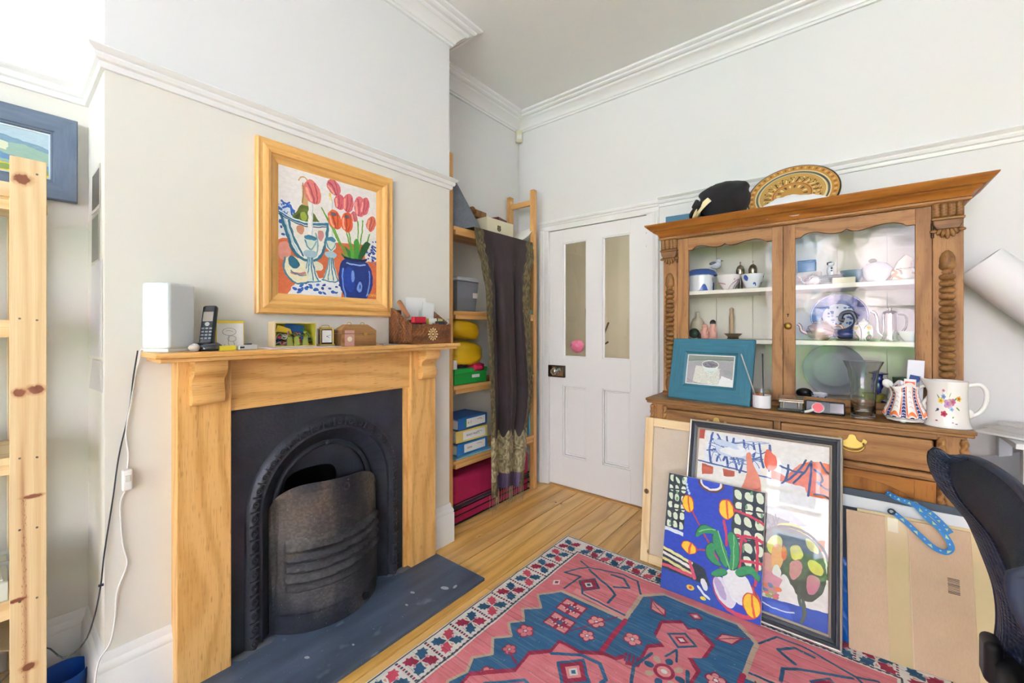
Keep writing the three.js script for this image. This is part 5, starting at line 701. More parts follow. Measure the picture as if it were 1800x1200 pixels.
  const fig = (label, x, hat, h) => { const f = thing('pink_figurine', label, 'figurine', [x, S2, -2.55]); part('figure_body', lathe([[0, 0], [0.02, 0], [0.022, 0.02], [0.018, h * 0.6], [0.014, h * 0.72], [0.016, h * 0.85], [0.01, h], [0, h]], 18), mat(0xe0a593, 0.4), f); part('figure_hat', lathe([[0, h * 0.82], [0.0165, h * 0.83], [0.015, h * 0.98], [0.006, h * 1.06], [0, h * 1.07]], 16), mat(hat, 0.4), f); part('figure_arms', [ball(0.008, -0.016, h * 0.5, 0.012, 1, 1.6, 1, 8), ball(0.008, 0.016, h * 0.5, 0.012, 1, 1.6, 1, 8)], mat(0xdca08e, 0.4), f); };
  fig('squat pink figurine on the middle shelf, left of a pair', -0.636, 0xd89a88, 0.078); fig('taller pink figurine with a black cap, right of a pair', -0.594, 0x2a2c33, 0.1);
  item('ivory_bottle', 'tall ivory flask standing at the back of the middle shelf', 'bottle', lathe([[0, 0], [0.034, 0], [0.036, 0.09], [0.026, 0.115], [0.01, 0.125], [0.009, 0.15], [0.012, 0.155], [0, 0.157]], 24), mat(0xd9cfae, 0.3), [-0.7, S2, -2.64]); item('bronze_bowl', 'small bronze footed bowl on the middle shelf behind the teal frame', 'bowl', lathe([[0, 0], [0.03, 0], [0.026, 0.012], [0.034, 0.018], [0.045, 0.03], [0.042, 0.03], [0, 0.018]], 24), mat(0x5d4a34, 0.4), [-0.485, S2, -2.52]); item('wooden_figure', 'tall slim wooden figure at the back of the middle shelf', 'figure', lathe([[0, 0], [0.02, 0], [0.012, 0.04], [0.014, 0.12], [0.01, 0.15], [0.012, 0.17], [0, 0.18]], 16), mat(0xb59a78, 0.5), [-0.52, S2, -2.66]);
  // right, top shelf
  item('blue_tin', 'blue tin box at the left of the right door top shelf', 'tin', [box(0.075, 0.05, 0.05, 0, 0.025, 0, 0.004), box(0.079, 0.012, 0.054, 0, 0.054, 0, 0.003)], mat(0x2f6a92, 0.3), [-0.165, S1 + 0.085, -2.66]); for (const [w, h, y, c, l] of [[0.12, 0.03, 0, 0xcabfae, 'lowest fawn book of the stack under the blue tin'], [0.11, 0.028, 0.0305, 0xb9a58e, 'middle brown book of the stack under the blue tin'], [0.1, 0.025, 0.059, 0xd3c9b8, 'top cream book of the stack under the blue tin']]) item('old_book', l, 'book', box(w, h, w * 0.75, 0, h / 2, 0, 0.002), mat(c, 0.7), [-0.155, S1 + y, -2.66], 0, 'old books in the cupboard');
  const tp = (name, label, pos, m, s, ry) => { const t = thing(name, label, 'teapot', pos, ry); part('pot_body', lathe([[0, 0], [0.03 * s, 0], [0.05 * s, 0.02 * s], [0.058 * s, 0.042 * s], [0.05 * s, 0.068 * s], [0.034 * s, 0.078 * s]], 28), m, t); part('pot_lid', lathe([[0.035 * s, 0.077 * s], [0.03 * s, 0.086 * s], [0.012 * s, 0.094 * s], [0.005 * s, 0.098 * s], [0.009 * s, 0.105 * s], [0, 0.11 * s]], 22), m, t); part('spout', tube([[-0.05 * s, 0.03 * s, 0], [-0.075 * s, 0.045 * s, 0], [-0.082 * s, 0.07 * s, 0], [-0.092 * s, 0.08 * s, 0]], 0.008 * s, 16, 8), m, t); part('handle', tube([[0.05 * s, 0.068 * s, 0], [0.08 * s, 0.07 * s, 0], [0.088 * s, 0.045 * s, 0], [0.054 * s, 0.028 * s, 0]], 0.005 * s, 20, 8), m, t); };
  tp('sprigged_teapot', 'pink sprigged china teapot near the left of the right door top shelf', [-0.135, S1, -2.55], tmat(pinkT, 0.2), 0.62, 0.3);
  const cow = thing('spotted_dog_figurine', 'small white china dog with black spots on a plate pile', 'figurine', [-0.068, S1 + 0.052, -2.575], -0.4); part('dog_body', [ball(0.014, 0, 0.024, 0, 0.9, 1.6, 0.9, 16), ball(0.012, 0.006, 0.055, 0.002, 1.15, 0.9, 0.9, 14), cyl(0.005, 0.005, 0.02, 0.01, 0.01, 0.006, 8), cyl(0.005, 0.005, 0.02, 0.01, 0.01, -0.006, 8)], M.china, cow); part('black_spots', [ball(0.0045, 0.011, 0.034, 0.008, 1, 1, 0.6, 8), ball(0.0045, 0.011, 0.022, 0.009, 1, 1, 0.6, 8), ball(0.008, 0.004, 0.062, 0.006, 1.2, 0.6, 0.8, 8), ball(0.006, -0.006, 0.058, 0.008, 0.7, 1.3, 0.6, 8)], M.black, cow);
  const plateG = lathe([[0, 0], [0.03, 0], [0.058, 0.006], [0.058, 0.0075], [0.03, 0.003], [0, 0.003]], 28); for (let k = 0; k < 6; k++) item('white_plate', 'plain white plate in the pile under the spotted dog', 'plate', plateG, M.china, [-0.07, S1 + k * 0.0085, -2.57], 0, 'white plates under the spotted dog'); item('cream_carton', 'cream patterned box in front of the plate pile', 'box', box(0.085, 0.03, 0.05, 0, 0.015, 0, 0.003), mat(0xd9d2b4, 0.5), [-0.015, S1, -2.5], 0.05); item('blue_grey_bowl', 'blue grey pottery bowl in the middle of the right door top shelf', 'bowl', bowlG(0.05, 0.07), mat(0x6d8796, 0.25), [0.02, S1, -2.59]);
  const tu = thing('white_tureen', 'white lidded tureen with a flower knob on the right door top shelf', 'tureen', [0.105, S1, -2.58]); part('tureen_bowl', bowlG(0.056, 0.06), M.china, tu); part('tureen_lid', lathe([[0.058, 0.06], [0.055, 0.072], [0.036, 0.094], [0.01, 0.101], [0, 0.102]], 28), mat(0xe4e8f0, 0.15), tu); part('lid_knob', ball(0.012, -0.014, 0.108, 0, 1.3, 0.9, 1, 12), mat(0x7d7f62, 0.5), tu);
  const owl = thing('cottage_teapot', 'orange and white cottage-shaped ornament at the right of the top shelf', 'ornament', [0.2, S1, -2.56], 0.1); part('cottage_body', [lathe([[0, 0], [0.045, 0], [0.05, 0.01], [0.046, 0.05], [0.04, 0.06], [0, 0.062]], 20), put(slice([[-0.04, 0], [0.04, 0], [0.02, 0.05], [0, 0.066], [-0.026, 0.036]], 0.05, 0.004), 0, 0.056, -0.025)], tmat(canvasTex(256, 128, (x, H) => { poly(x, '#ece4cf', 0, 0, 100, 0, 100, H, 0, H); for (let i = 0; i < 30; i++) line(x, ['#b4683a', '#7d5a3c', '#c98a52'][i % 3], 2.4, rr(0, 100), rr(0, H), rr(0, 100), rr(0, H), rr(0, 100), rr(0, H)); }), 0.25), owl); part('cottage_foot', lathe([[0, 0], [0.05, 0], [0.056, 0.006], [0.05, 0.012], [0, 0.012]], 20), mat(0xcfcab0, 0.3), owl);
  // right, middle shelf
  const wp = thing('willow_plate', 'large blue willow-pattern plate standing against the cupboard back', 'plate', [-0.035, S2 + 0.116, -2.668]); wp.rotation.x = -0.18; const plT = canvasTex(512, 512, (x) => { oval(x, '#2a468f', 50, 50, 50, 50); for (let i = 0; i < 70; i++) { const a = rr(0, 6.28), r = rr(30, 49); blob(x, i % 2 ? '#4a6cb8' : '#1b2f70', 50 + r * Math.cos(a) - 4, 50 + r * Math.sin(a), 50 + r * Math.cos(a), 50 + r * Math.sin(a) - 3, 50 + r * Math.cos(a) + 4, 50 + r * Math.sin(a) + 1); } ring(x, '#c8d4ee', 1.2, 50, 50, 48, 48); oval(x, '#d9e0ee', 50, 50, 28, 28); ring(x, '#2a468f', 2.4, 50, 50, 30, 30); for (let i = 0; i < 30; i++) oval(x, '#3f5fae', rr(28, 72), rr(30, 70), rr(1, 4), rr(1, 3)); });
  const pg = lathe([[0, 0], [0.07, 0], [0.115, 0.014], [0.116, 0.017], [0.07, 0.005], [0, 0.005]], 48), pp = pg.attributes.position, pu = pg.attributes.uv; for (let i = 0; i < pp.count; i++) pu.setXY(i, 0.5 + pp.getX(i) / 0.232, 0.5 - pp.getZ(i) / 0.232); part('plate_disc', pg.rotateX(Math.PI / 2), tmat(plT, 0.15), wp);
  tp('copper_lustre_teapot', 'copper lustre teapot on the middle shelf of the right door', [-0.105, S2, -2.55], tmat(canvasTex(256, 128, (x, H) => { poly(x, '#b98f78', 0, 0, 100, 0, 100, H, 0, H); for (let i = 0; i < 24; i++) line(x, i % 2 ? '#8d5f52' : '#d9bb98', 2, rr(0, 100), rr(0, H), rr(0, 100), rr(0, H), rr(0, 100), rr(0, H)); poly(x, '#d9b25a', 30, 20, 70, 20, 66, 30, 34, 30); }), 0.15, { metalness: 0.3 }), 1.0, 0.15);
  const sw = thing('swan_jug', 'dark blue swan-necked jug in front of the willow plate', 'jug', [0.0, S2, -2.56], 0); part('swan_neck', tube([[-0.004, 0.03, 0], [0.022, 0.06, 0], [0.03, 0.1, 0], [0.012, 0.134, 0], [-0.018, 0.128, 0], [-0.026, 0.1, 0], [-0.012, 0.094, 0]], 0.0105, 40, 10), mat(0x2c3350, 0.2), sw); part('swan_body', ball(0.034, -0.006, 0.03, 0, 1.3, 0.8, 0.9), mat(0x28386c, 0.2), sw); part('swan_foot', lathe([[0, 0], [0.045, 0], [0.042, 0.008], [0, 0.01]], 24), mat(0x4a3a2a, 0.4), sw);
  const cn = thing('painted_caddy', 'white ginger jar painted with green leaves and a red base', 'jar', [0.058, S2, -2.53]); part('jar_body', lathe([[0, 0], [0.024, 0], [0.034, 0.02], [0.036, 0.05], [0.032, 0.07], [0.018, 0.078]], 26), tmat(canvasTex(256, 128, (x, H) => { poly(x, '#eeeae0', 0, 0, 100, 0, 100, H, 0, H); poly(x, '#c2233c', 0, H - 8, 100, H - 8, 100, H, 0, H); for (const o of [10, 35, 60, 85]) { blob(x, '#2c6b3a', o - 9, 34, o, 24, o + 9, 34, o, 42); blob(x, '#7fae4a', o - 6, 26, o - 2, 20, o + 2, 28); oval(x, '#c2412c', o, 32, 3, 3); poly(x, '#d8b94a', o - 6, 12, o + 6, 12, o + 3, 19, o - 3, 19); ring(x, '#4c5f9e', 1, o, 26, 11, 19); } }), 0.2), cn); part('jar_lid', lathe([[0.0185, 0.077], [0.02, 0.084], [0.012, 0.092], [0.004, 0.1], [0, 0.104]], 20), M.china, cn);
  const co = thing('silver_coffee_pot', 'tall silver coffee pot with a long curved spout', 'coffee pot', [0.148, S2, -2.53], 0.05); part('pot_body', lathe([[0, 0], [0.034, 0], [0.034, 0.004], [0.027, 0.01], [0.0265, 0.12], [0.024, 0.132], [0.01, 0.138], [0, 0.139]], 28), M.chrome, co); part('pot_knob', lathe([[0.006, 0.137], [0.004, 0.144], [0.011, 0.149], [0, 0.152]], 16), M.chrome, co); part('spout', tube([[-0.024, 0.02, 0], [-0.04, 0.04, 0], [-0.043, 0.09, 0], [-0.05, 0.125, 0], [-0.064, 0.136, 0]], 0.0065, 24, 10), M.chrome, co); part('handle', tube([[0.026, 0.12, 0], [0.05, 0.115, 0], [0.052, 0.06, 0], [0.028, 0.03, 0]], 0.0045, 24, 8), M.black, co);
  item('sprig_bowl', 'white bowl with a painted sprig at the right end of the middle shelf', 'bowl', put(bowlG(0.04, 0.045), 0, 0, 0), M.china, [0.212, S2, -2.5]); item('crystal_dish', 'small cut crystal dish before the coffee pot', 'dish', lathe([[0, 0], [0.026, 0], [0.034, 0.022], [0.031, 0.022], [0, 0.006]], 12), M.glass, [0.105, S2, -2.48]);
  // right, cupboard floor
  const pw = thing('pewter_plate', 'large dark pewter plate propped behind the glass vase', 'plate', [-0.055, S0 + 0.128, -2.665]); pw.rotation.x = -0.16; part('plate_disc', lathe([[0, 0], [0.08, 0], [0.088, 0.008], [0.125, 0.014], [0.128, 0.018], [0.09, 0.013], [0.08, 0.006], [0, 0.006]], 48).rotateX(Math.PI / 2), mat(0x55585e, 0.4, { metalness: 0.4 }), pw);
  const cobalt = new THREE.MeshPhysicalMaterial({ color: 0x1a2ea8, roughness: 0.05, transmission: 0.35, thickness: 0.01, clearcoat: 1 }); item('cobalt_candlestick', 'cobalt blue glass candlestick on the cupboard floor', 'candlestick', lathe([[0, 0], [0.03, 0], [0.032, 0.006], [0.012, 0.012], [0.006, 0.03], [0.01, 0.06], [0.017, 0.075], [0.01, 0.085], [0.013, 0.098], [0.021, 0.106], [0.013, 0.114], [0.016, 0.128], [0.033, 0.132], [0.033, 0.136], [0.014, 0.136], [0.012, 0.11], [0, 0.108]], 28), cobalt, [0.11, S0, -2.51]); item('olive_bowl', 'olive green glass bowl beside the cobalt candlestick', 'bowl', bowlG(0.042, 0.045), mat(0x8a8a2c, 0.15), [0.09, S0, -2.47]); item('green_goblet', 'pale green glass goblet behind the patterned jug', 'goblet', lathe([[0, 0], [0.028, 0], [0.006, 0.008], [0.006, 0.05], [0.03, 0.07], [0.036, 0.12], [0.034, 0.12], [0.028, 0.074], [0, 0.056]], 24), mat(0xa9c8ae, 0.1, { transmission: 0.7 }), [0.19, S0, -2.52]); item('black_ornament', 'rounded black ornament at the left of the right door floor', 'ornament', ball(0.026, 0, 0.024, 0, 1.3, 0.95, 1), mat(0x15171a, 0.3), [-0.165, S0, -2.47]); item('delft_dish', 'small blue and white dish on the cupboard floor', 'dish', bowlG(0.035, 0.03), tmat(blueCh(128, 64, 77), 0.2), [-0.105, S0, -2.46]);
}
// ---------- on top of the dresser ----------
{
  const TY = 1.7445;
  item('teal_book', 'teal book standing at the left end of the dresser top', 'book', [box(0.145, 0.118, 0.03, 0, 0.059, 0, 0.002)], mat(0x2d6680, 0.5), [-0.742, TY, -2.435], 0.06);
  const cap = thing('floppy_hat', 'floppy black cap with a cream band lying on the dresser', 'hat', [-0.52, TY, -2.42], 0.15);
  const cg = new THREE.SphereGeometry(1, 44, 30), cp = cg.attributes.position; for (let i = 0; i < cp.count; i++) { let x = cp.getX(i), y = cp.getY(i), z = cp.getZ(i); const f = 0.9 + 0.24 * fbm(x * 0.5 + 0.5, y * 0.35 + z * 0.3 + 0.5, 5, 5, 12, 3), fold = 1 + 0.05 * Math.sin(y * 9 + x * 3); cp.setXYZ(i, x * 0.125 * f * fold, y * (y > 0 ? 0.085 : 0.148) * f + x * 0.008, z * 0.105 * f); } cg.computeVertexNormals();
  part('cap_crown', cg.translate(0.012, 0.162, 0), mat(0x1b191c, 0.95, { sheen: 0.5, sheenColor: new THREE.Color(0x555055) }), cap);
  part('cap_band', put(new THREE.CylinderGeometry(0.07, 0.078, 0.03, 36, 1, true), -0.075, 0.122, 0.03, 0, 0, 0.75), new THREE.MeshPhysicalMaterial({ color: 0xe3d3a4, roughness: 0.8, side: THREE.DoubleSide }), cap); part('cap_lining', put(lathe([[0, 0], [0.07, 0.002], [0.074, 0.02], [0.068, 0.03]], 30), -0.087, 0.11, 0.03, 0, 0, 0.75), mat(0x18171a, 0.9), cap); part('cap_peak', put(ball(1, 0, 0, 0, 0.05, 0.012, 0.06, 18), -0.115, 0.094, 0.04, 0, 0, 1.1), mat(0xe0cfa0, 0.8), cap); part('cap_tab', put(box(0.022, 0.05, 0.03, 0, 0, 0, 0.008, 'x', 2), -0.128, 0.154, 0, 0, 0, -0.5), mat(0x26252a, 0.9), cap);
  const pl = thing('ornate_plate', 'gilt relief plate with dark rim standing on the dresser against the wall', 'plate', [-0.225, TY + 0.168, -2.59]); pl.rotation.x = -0.56;
  const T = canvasTex(1024, 1024, (x) => { oval(x, '#222a28', 50, 50, 50, 50); oval(x, '#c28a3c', 50, 50, 48.4, 48.4); for (let i = 0; i < 64; i++) { const a = i / 64 * 6.2832; oval(x, i % 2 ? '#e0b264' : '#8d5a24', 50 + 44.8 * Math.cos(a), 50 + 44.8 * Math.sin(a), 1.9, 1.2, a); } oval(x, '#e3cf9c', 50, 50, 41, 41); ring(x, '#5d6460', 2.2, 50, 50, 38.4, 38.4); ring(x, '#d9c48e', 1, 50, 50, 36.4, 36.4); ring(x, '#a5732e', 0.8, 50, 50, 34.6, 34.6); oval(x, '#c79a4c', 50, 50, 34, 34); for (let i = 0; i < 40; i++) { const a = i / 40 * 6.2832, r = 27; seg(x, i % 2 ? '#4a3a22' : '#ead9a8', 1.5, 50 + (r - 4) * Math.cos(a), 50 + (r - 4) * Math.sin(a), 50 + (r + 4) * Math.cos(a + 0.09), 50 + (r + 4) * Math.sin(a + 0.09)); seg(x, '#5d4526', 1, 50 + r * Math.cos(a), 50 + r * Math.sin(a), 50 + (r + 3) * Math.cos(a - 0.1), 50 + (r + 3) * Math.sin(a - 0.1)); } ring(x, '#9a3f22', 1, 50, 50, 20.6, 20.6); oval(x, '#b98940', 50, 50, 20, 20); for (let i = 0; i < 18; i++) { const a = i / 18 * 6.2832; blob(x, i % 2 ? '#e6cf96' : '#5b421f', 50 + 10 * Math.cos(a), 50 + 10 * Math.sin(a), 50 + 17 * Math.cos(a - 0.12), 50 + 17 * Math.sin(a - 0.12), 50 + 17 * Math.cos(a + 0.12), 50 + 17 * Math.sin(a + 0.12)); } });
  const R = 0.202, g = lathe([[0, 0.004], [0.1, 0.004], [0.125, 0.006], [0.14, 0.012], [0.15, 0.008], [0.165, 0.012], [0.19, 0.016], [R, 0.014], [R, 0.006], [0.12, 0], [0, 0]], 72), p = g.attributes.position, uv = g.attributes.uv; for (let i = 0; i < p.count; i++) uv.setXY(i, 0.5 + p.getX(i) / (2 * R), 0.5 - p.getZ(i) / (2 * R)); part('plate_disc', g.rotateX(Math.PI / 2), tmat(T, 0.4, { metalness: 0.25 }), pl);
  const bos = []; for (let i = 0; i < 26; i++) { const a = i / 26 * 6.2832; bos.push(put(ball(1, 0, 0, 0, 0.012, 0.006, 0.005, 8), 0.11 * Math.cos(a), 0.11 * Math.sin(a), 0.006, 0, 0, a), put(ball(1, 0, 0, 0, 0.005, 0.01, 0.004, 8), 0.128 * Math.cos(a + 0.12), 0.128 * Math.sin(a + 0.12), 0.006, 0, 0, a)); } part('relief_leaves', bos, mat(0xc9a055, 0.35, { metalness: 0.4 }), pl);
  item('white_tissue', 'crumpled sheet of white tissue paper in front of the gilt plate', 'paper', shell((u, v) => [lerp(-0.4, -0.02, u), TY + 0.014 + 0.108 * Math.pow(Math.sin(Math.PI * u) * Math.sin(Math.PI * v), 0.6) + 0.03 * (fbm(u, v, 9, 5, 4, 3) - 0.4), lerp(-2.5, -2.37, v)], 40, 16, 0.001), mat(0xf0f1f3, 0.8));
}
// ---------- on the dresser worktop ----------
{
  const Y = WT + 0.0005;
  const still = canvasTex(512, 340, (x, H) => { poly(x, '#a9a5ab', 0, 0, 100, 0, 100, H, 0, H); poly(x, '#8d9488', 0, 0, 100, 0, 100, 10, 0, 16); line(x, '#6d7a70', 1.4, 0, 12, 50, 6, 100, 8); line(x, '#c7c9c0', 1, 0, 16, 50, 10, 100, 11); poly(x, '#dcdcd2', 18, 24, 70, 28, 74, 66, 14, 64); for (let i = 0; i < 90; i++) oval(x, i % 2 ? '#c7cbbd' : '#efeee6', rr(16, 72), rr(28, 64), rr(0.8, 2), rr(0.6, 1.4)); blob(x, '#dfe9e2', 32, 20, 50, 13, 68, 20, 66, 36, 52, 42, 38, 38); oval(x, '#8c858c', 50, 20, 17, 8); for (let i = 0; i < 20; i++) oval(x, '#6b6470', rr(38, 62), rr(15, 25), rr(1, 3), rr(1, 2)); ring(x, '#eef4ee', 1.4, 50, 20, 18, 9); blob(x, '#a9c7bd', 40, 34, 50, 38, 62, 34, 52, 40); poly(x, '#f2f3f1', 76, 44, 100, 52, 100, H, 70, H, 72, 58); poly(x, '#9aa0a0', 78, 30, 100, 34, 100, 44, 82, 42); line(x, '#8d8890', 1.2, 0, 56, 20, 66, 40, 66); }, 4);
  const f = thing('teal_framed_picture', 'still life of a bowl in a wide teal frame propped on the dresser', 'picture', [-0.561, Y, -2.272]); f.rotation.order = 'YXZ'; f.rotation.y = -0.13; f.rotation.x = -0.235;
  const inner = new THREE.Group(); inner.name = 'framed_panel'; inner.position.set(0, 0.163, 0); f.add(inner);
  frameParts(inner, 0.405, 0.326, 0.08, [[0, -0.02], [0, 0.0], [0.003, 0.003], [0.07, 0.001], [0.076, -0.004], [0.086, -0.006], [0.086, -0.02]], tmat(tex(256, 256, (u, v) => mix3([38, 100, 120], [50, 118, 138], fbm(u, v, 4, 40, 6, 4)), 0.3, 0.3), 0.45));
  part('white_slip', [box(0.237, 0.005, 0.004, 0, 0.0765, -0.006, 0), box(0.237, 0.005, 0.004, 0, -0.0765, -0.006, 0), box(0.005, 0.158, 0.004, -0.116, 0, -0.006, 0), box(0.005, 0.158, 0.004, 0.116, 0, -0.006, 0)], M.paper, inner); part('print_board', box(0.237, 0.158, 0.003, 0, 0, -0.0115, 0), M.paper, inner); part('printed_picture', new THREE.PlaneGeometry(0.23, 0.15).translate(0, 0, -0.0094), tmat(still, 0.4), inner); flatten(f, inner);
  // jar of brushes
  const j = thing('brush_jar', 'glass jar wrapped in white paper holding paint brushes', 'jar', [-0.312, Y, -2.245]); part('jar_glass', lathe([[0, 0], [0.034, 0], [0.037, 0.006], [0.037, 0.075], [0.033, 0.084], [0.033, 0.098], [0.031, 0.098], [0.031, 0.084], [0.034, 0.074], [0.034, 0.008], [0, 0.006]], 28), M.glass, j); part('paper_wrap', new THREE.CylinderGeometry(0.0378, 0.0378, 0.058, 30, 1, true, -1.2, 4.2).translate(0, 0.034, 0), new THREE.MeshPhysicalMaterial({ color: 0xeeeef0, roughness: 0.7, side: THREE.DoubleSide }), j); part('red_label', new THREE.CylinderGeometry(0.0376, 0.0376, 0.06, 20, 1, true, 3.3, 1.3).translate(0, 0.036, 0), new THREE.MeshPhysicalMaterial({ color: 0xb0582c, roughness: 0.6, side: THREE.DoubleSide }), j);
  const brush = (label, a, b, col, tip) => { const o = thing('paint_brush', label, 'brush', [-0.312, Y, -2.245], 0, 'brushes in the jar'); part('brush_handle', tube([a, [(a[0] + b[0]) / 2, (a[1] + b[1]) / 2, (a[2] + b[2]) / 2], b], 0.0028, 8, 8), mat(col, 0.4), o); if (tip) part('brush_tip', ball(0.006, a[0], a[1], a[2], 1, 1.6, 1, 10), mat(tip, 0.6), o); };
  brush('pale grey paint brush leaning left out of the jar', [-0.012, 0.012, 0], [-0.085, 0.25, 0.004], 0xb9b3ab); brush('dark green paint brush standing at the right of the jar', [0.008, 0.012, 0.006], [-0.008, 0.25, -0.08], 0x27382f);
  item('red_stopper', 'dark red stopper beside the brush jar', 'stopper', lathe([[0, 0], [0.011, 0], [0.012, 0.012], [0.008, 0.02], [0.013, 0.03], [0, 0.036]], 16), mat(0x7d1f24, 0.4), [-0.358, Y, -2.278]);
  // hole punch
  const hp = thing('hole_punch', 'black and steel hole punch on the dresser worktop', 'hole punch', [-0.2, Y, -2.262], 0.1); part('punch_base', box(0.105, 0.014, 0.07, 0, 0.007, 0, 0.004), mat(0x1a1a1c, 0.35), hp); part('punch_body', slice([[-0.034, 0], [0.034, 0], [0.03, 0.03], [0.018, 0.042], [-0.02, 0.042], [-0.032, 0.03]], 0.088, 0.003).rotateY(Math.PI / 2).translate(-0.044, 0.014, 0), mat(0x222325, 0.3), hp); part('steel_lever', [put(box(0.094, 0.006, 0.06, 0, 0, 0, 0.003), 0, 0.058, 0.004, 0.22), put(box(0.092, 0.008, 0.006, 0, 0, 0, 0.002), 0, 0.045, 0.036)], mat(0xb6a99c, 0.25, { metalness: 0.8 }), hp); for (const x of [-0.028, 0.028]) part('punch_pin', cyl(0.004, 0.004, 0.03, x, 0.03, 0.038, 12), M.chrome, hp);
  // gadget with a screen and a red dial
  const gd = thing('black_gadget', 'flat black gadget with a small screen and round dial', 'gadget', [-0.078, Y, -2.258], 0.02); gd.rotation.x = 0; part('gadget_body', put(box(0.14, 0.056, 0.022, 0, 0.028, 0, 0.008, 'x', 3), 0, 0, 0, -0.18), mat(0x2a2c30, 0.3), gd); part('screen', put(box(0.046, 0.038, 0.002, 0.042, 0.029, 0.0115, 0.0005), 0, 0, 0, -0.18), mat(0x8e8b90, 0.08), gd); part('seam', put(box(0.0015, 0.054, 0.001, 0.006, 0.028, 0.0112, 0), 0, 0, 0, -0.18), M.dark, gd); for (const y of [0.008, 0.048]) part('gadget_button', put(ball(0.003, -0.03, y, 0.0115, 1, 1, 0.6, 8), 0, 0, 0, -0.18), M.steel, gd);
  const mg = thing('red_white_scraper', 'small white handled tool with a round red head', 'tool', [-0.11, Y, -2.235], 0.0); part('red_head', put(cyl(0.019, 0.019, 0.006, 0, 0, 0, 28), 0.01, 0.03, 0.006, 1.35, 0, 0), mat(0xd42a3a, 0.3), mg); part('head_ring', put(new THREE.TorusGeometry(0.02, 0.0028, 8, 30), 0.01, 0.03, 0.006, -0.2, 0, 0), mat(0xeceae6, 0.3), mg); part('tool_handle', tube([[-0.004, 0.022, 0.008], [-0.022, 0.012, 0.012], [-0.042, 0.006, 0.016]], 0.006, 14, 10), mat(0xeceae6, 0.3), mg); part('handle_cap', ball(0.0075, -0.044, 0.0078, 0.017, 1.2, 1, 1, 12), mat(0x2b3338, 0.4), mg);
  // glass vase
  item('glass_vase', 'tall flared clear glass vase standing on the dresser worktop', 'vase', lathe([[0, 0], [0.04, 0], [0.0415, 0.004], [0.041, 0.08], [0.0435, 0.15], [0.052, 0.2], [0.067, 0.235], [0.0655, 0.236], [0.05, 0.2], [0.041, 0.15], [0.0385, 0.08], [0.0385, 0.014], [0, 0.012]], 48), new THREE.MeshPhysicalMaterial({ color: 0xeef2f2, roughness: 0.02, transmission: 1, thickness: 0.004, ior: 1.5 }), [0.05, Y, -2.272]);
  // imari jug
  const imT = canvasTex(1024, 512, (x, H) => { poly(x, '#f0ece6', 0, 0, 100, 0, 100, H, 0, H); for (let k = 0; k < 8; k++) { const o = k * 12.5; poly(x, '#2a3170', o + 5.2, 4, o + 7.8, 4, o + 8.2, 38, o + 4.8, 38); for (let i = 0; i < 9; i++) line(x, '#e9e9f0', 0.6, o + 5.4, 7 + i * 3.5, o + 6.6, 5.5 + i * 3.5, o + 7.6, 7 + i * 3.5); seg(x, '#d9622e', 1.1, o + 4.2, 4, o + 4.0, 34); seg(x, '#d9622e', 1.1, o + 8.9, 4, o + 9.1, 34); blob(x, '#dc6a34', o - 4, 38, o - 2.4, 31, o, 29, o + 2.4, 31, o + 4, 38, o + 2, 36, o, 33, o - 2, 36); oval(x, '#2a3170', o, 39, 1.5, 1.8); line(x, '#2a3170', 0.8, o - 5.5, 38, o - 3, 44, o - 0.5, 40); line(x, '#2a3170', 0.8, o + 5.5, 38, o + 3, 44, o + 0.5, 40); for (let i = 0; i < 4; i++) line(x, '#c4708a', 0.4, o - 1.2, 10 + i * 5, o + 0.4, 8 + i * 5, o + 1.4, 11 + i * 5); } });
  const im = thing('patterned_jug', 'squat jug painted in blue and orange with a curling handle, holding papers', 'jug', [0.178, Y, -2.288], 0.25);
  const prof = smoothPts([[0.048, 0.008], [0.064, 0.02], [0.067, 0.035], [0.055, 0.065], [0.045, 0.095], [0.041, 0.125], [0.044, 0.15]], 30);
  part('jug_body', sheet((u, v) => { const k = v * 30, i = Math.min(29, Math.floor(k)), r = lerp(prof[i][0], prof[i + 1][0], k - i), y = lerp(prof[i][1], prof[i + 1][1], k - i), a = u * 6.2832, oct = 1 + 0.035 * Math.cos(8 * a), sp = v > 0.75 ? (v - 0.75) * 4 : 0; return [Math.cos(a) * r * oct - (Math.cos(a) < -0.6 ? sp * 0.018 : 0), y + sp * 0.01 * Math.cos(4 * a), -Math.sin(a) * r * oct, u, v]; }, 96, 30), new THREE.MeshPhysicalMaterial({ map: imT, roughness: 0.15, clearcoat: 0.5, side: THREE.DoubleSide }), im);
  part('jug_foot', [lathe([[0, 0.004], [0.05, 0.004], [0.058, 0.01], [0.05, 0.018], [0, 0.018]], 32), ...[0.4, 2, 3.5, 5.1].map((a) => ball(0.011, 0.045 * Math.cos(a), 0.006, 0.045 * Math.sin(a), 1, 0.6, 1, 10))], M.china, im);
  part('jug_handle', tube([[0.04, 0.138, 0], [0.066, 0.146, 0], [0.083, 0.125, 0], [0.07, 0.1, 0], [0.058, 0.08, 0], [0.062, 0.058, 0], [0.06, 0.045, 0]], 0.0065, 40, 10), tmat(canvasTex(128, 32, (x, H) => { poly(x, '#f0ece6', 0, 0, 100, 0, 100, H, 0, H); for (let i = 0; i < 9; i++) oval(x, i % 2 ? '#d9622e' : '#2a3170', i * 11 + 5, 12, 2.4, 4); }), 0.15), im); part('jug_spout', put(ball(1, 0, 0, 0, 0.016, 0.02, 0.014, 14), -0.053, 0.148, 0, 0, 0, 0.7), M.china, im);
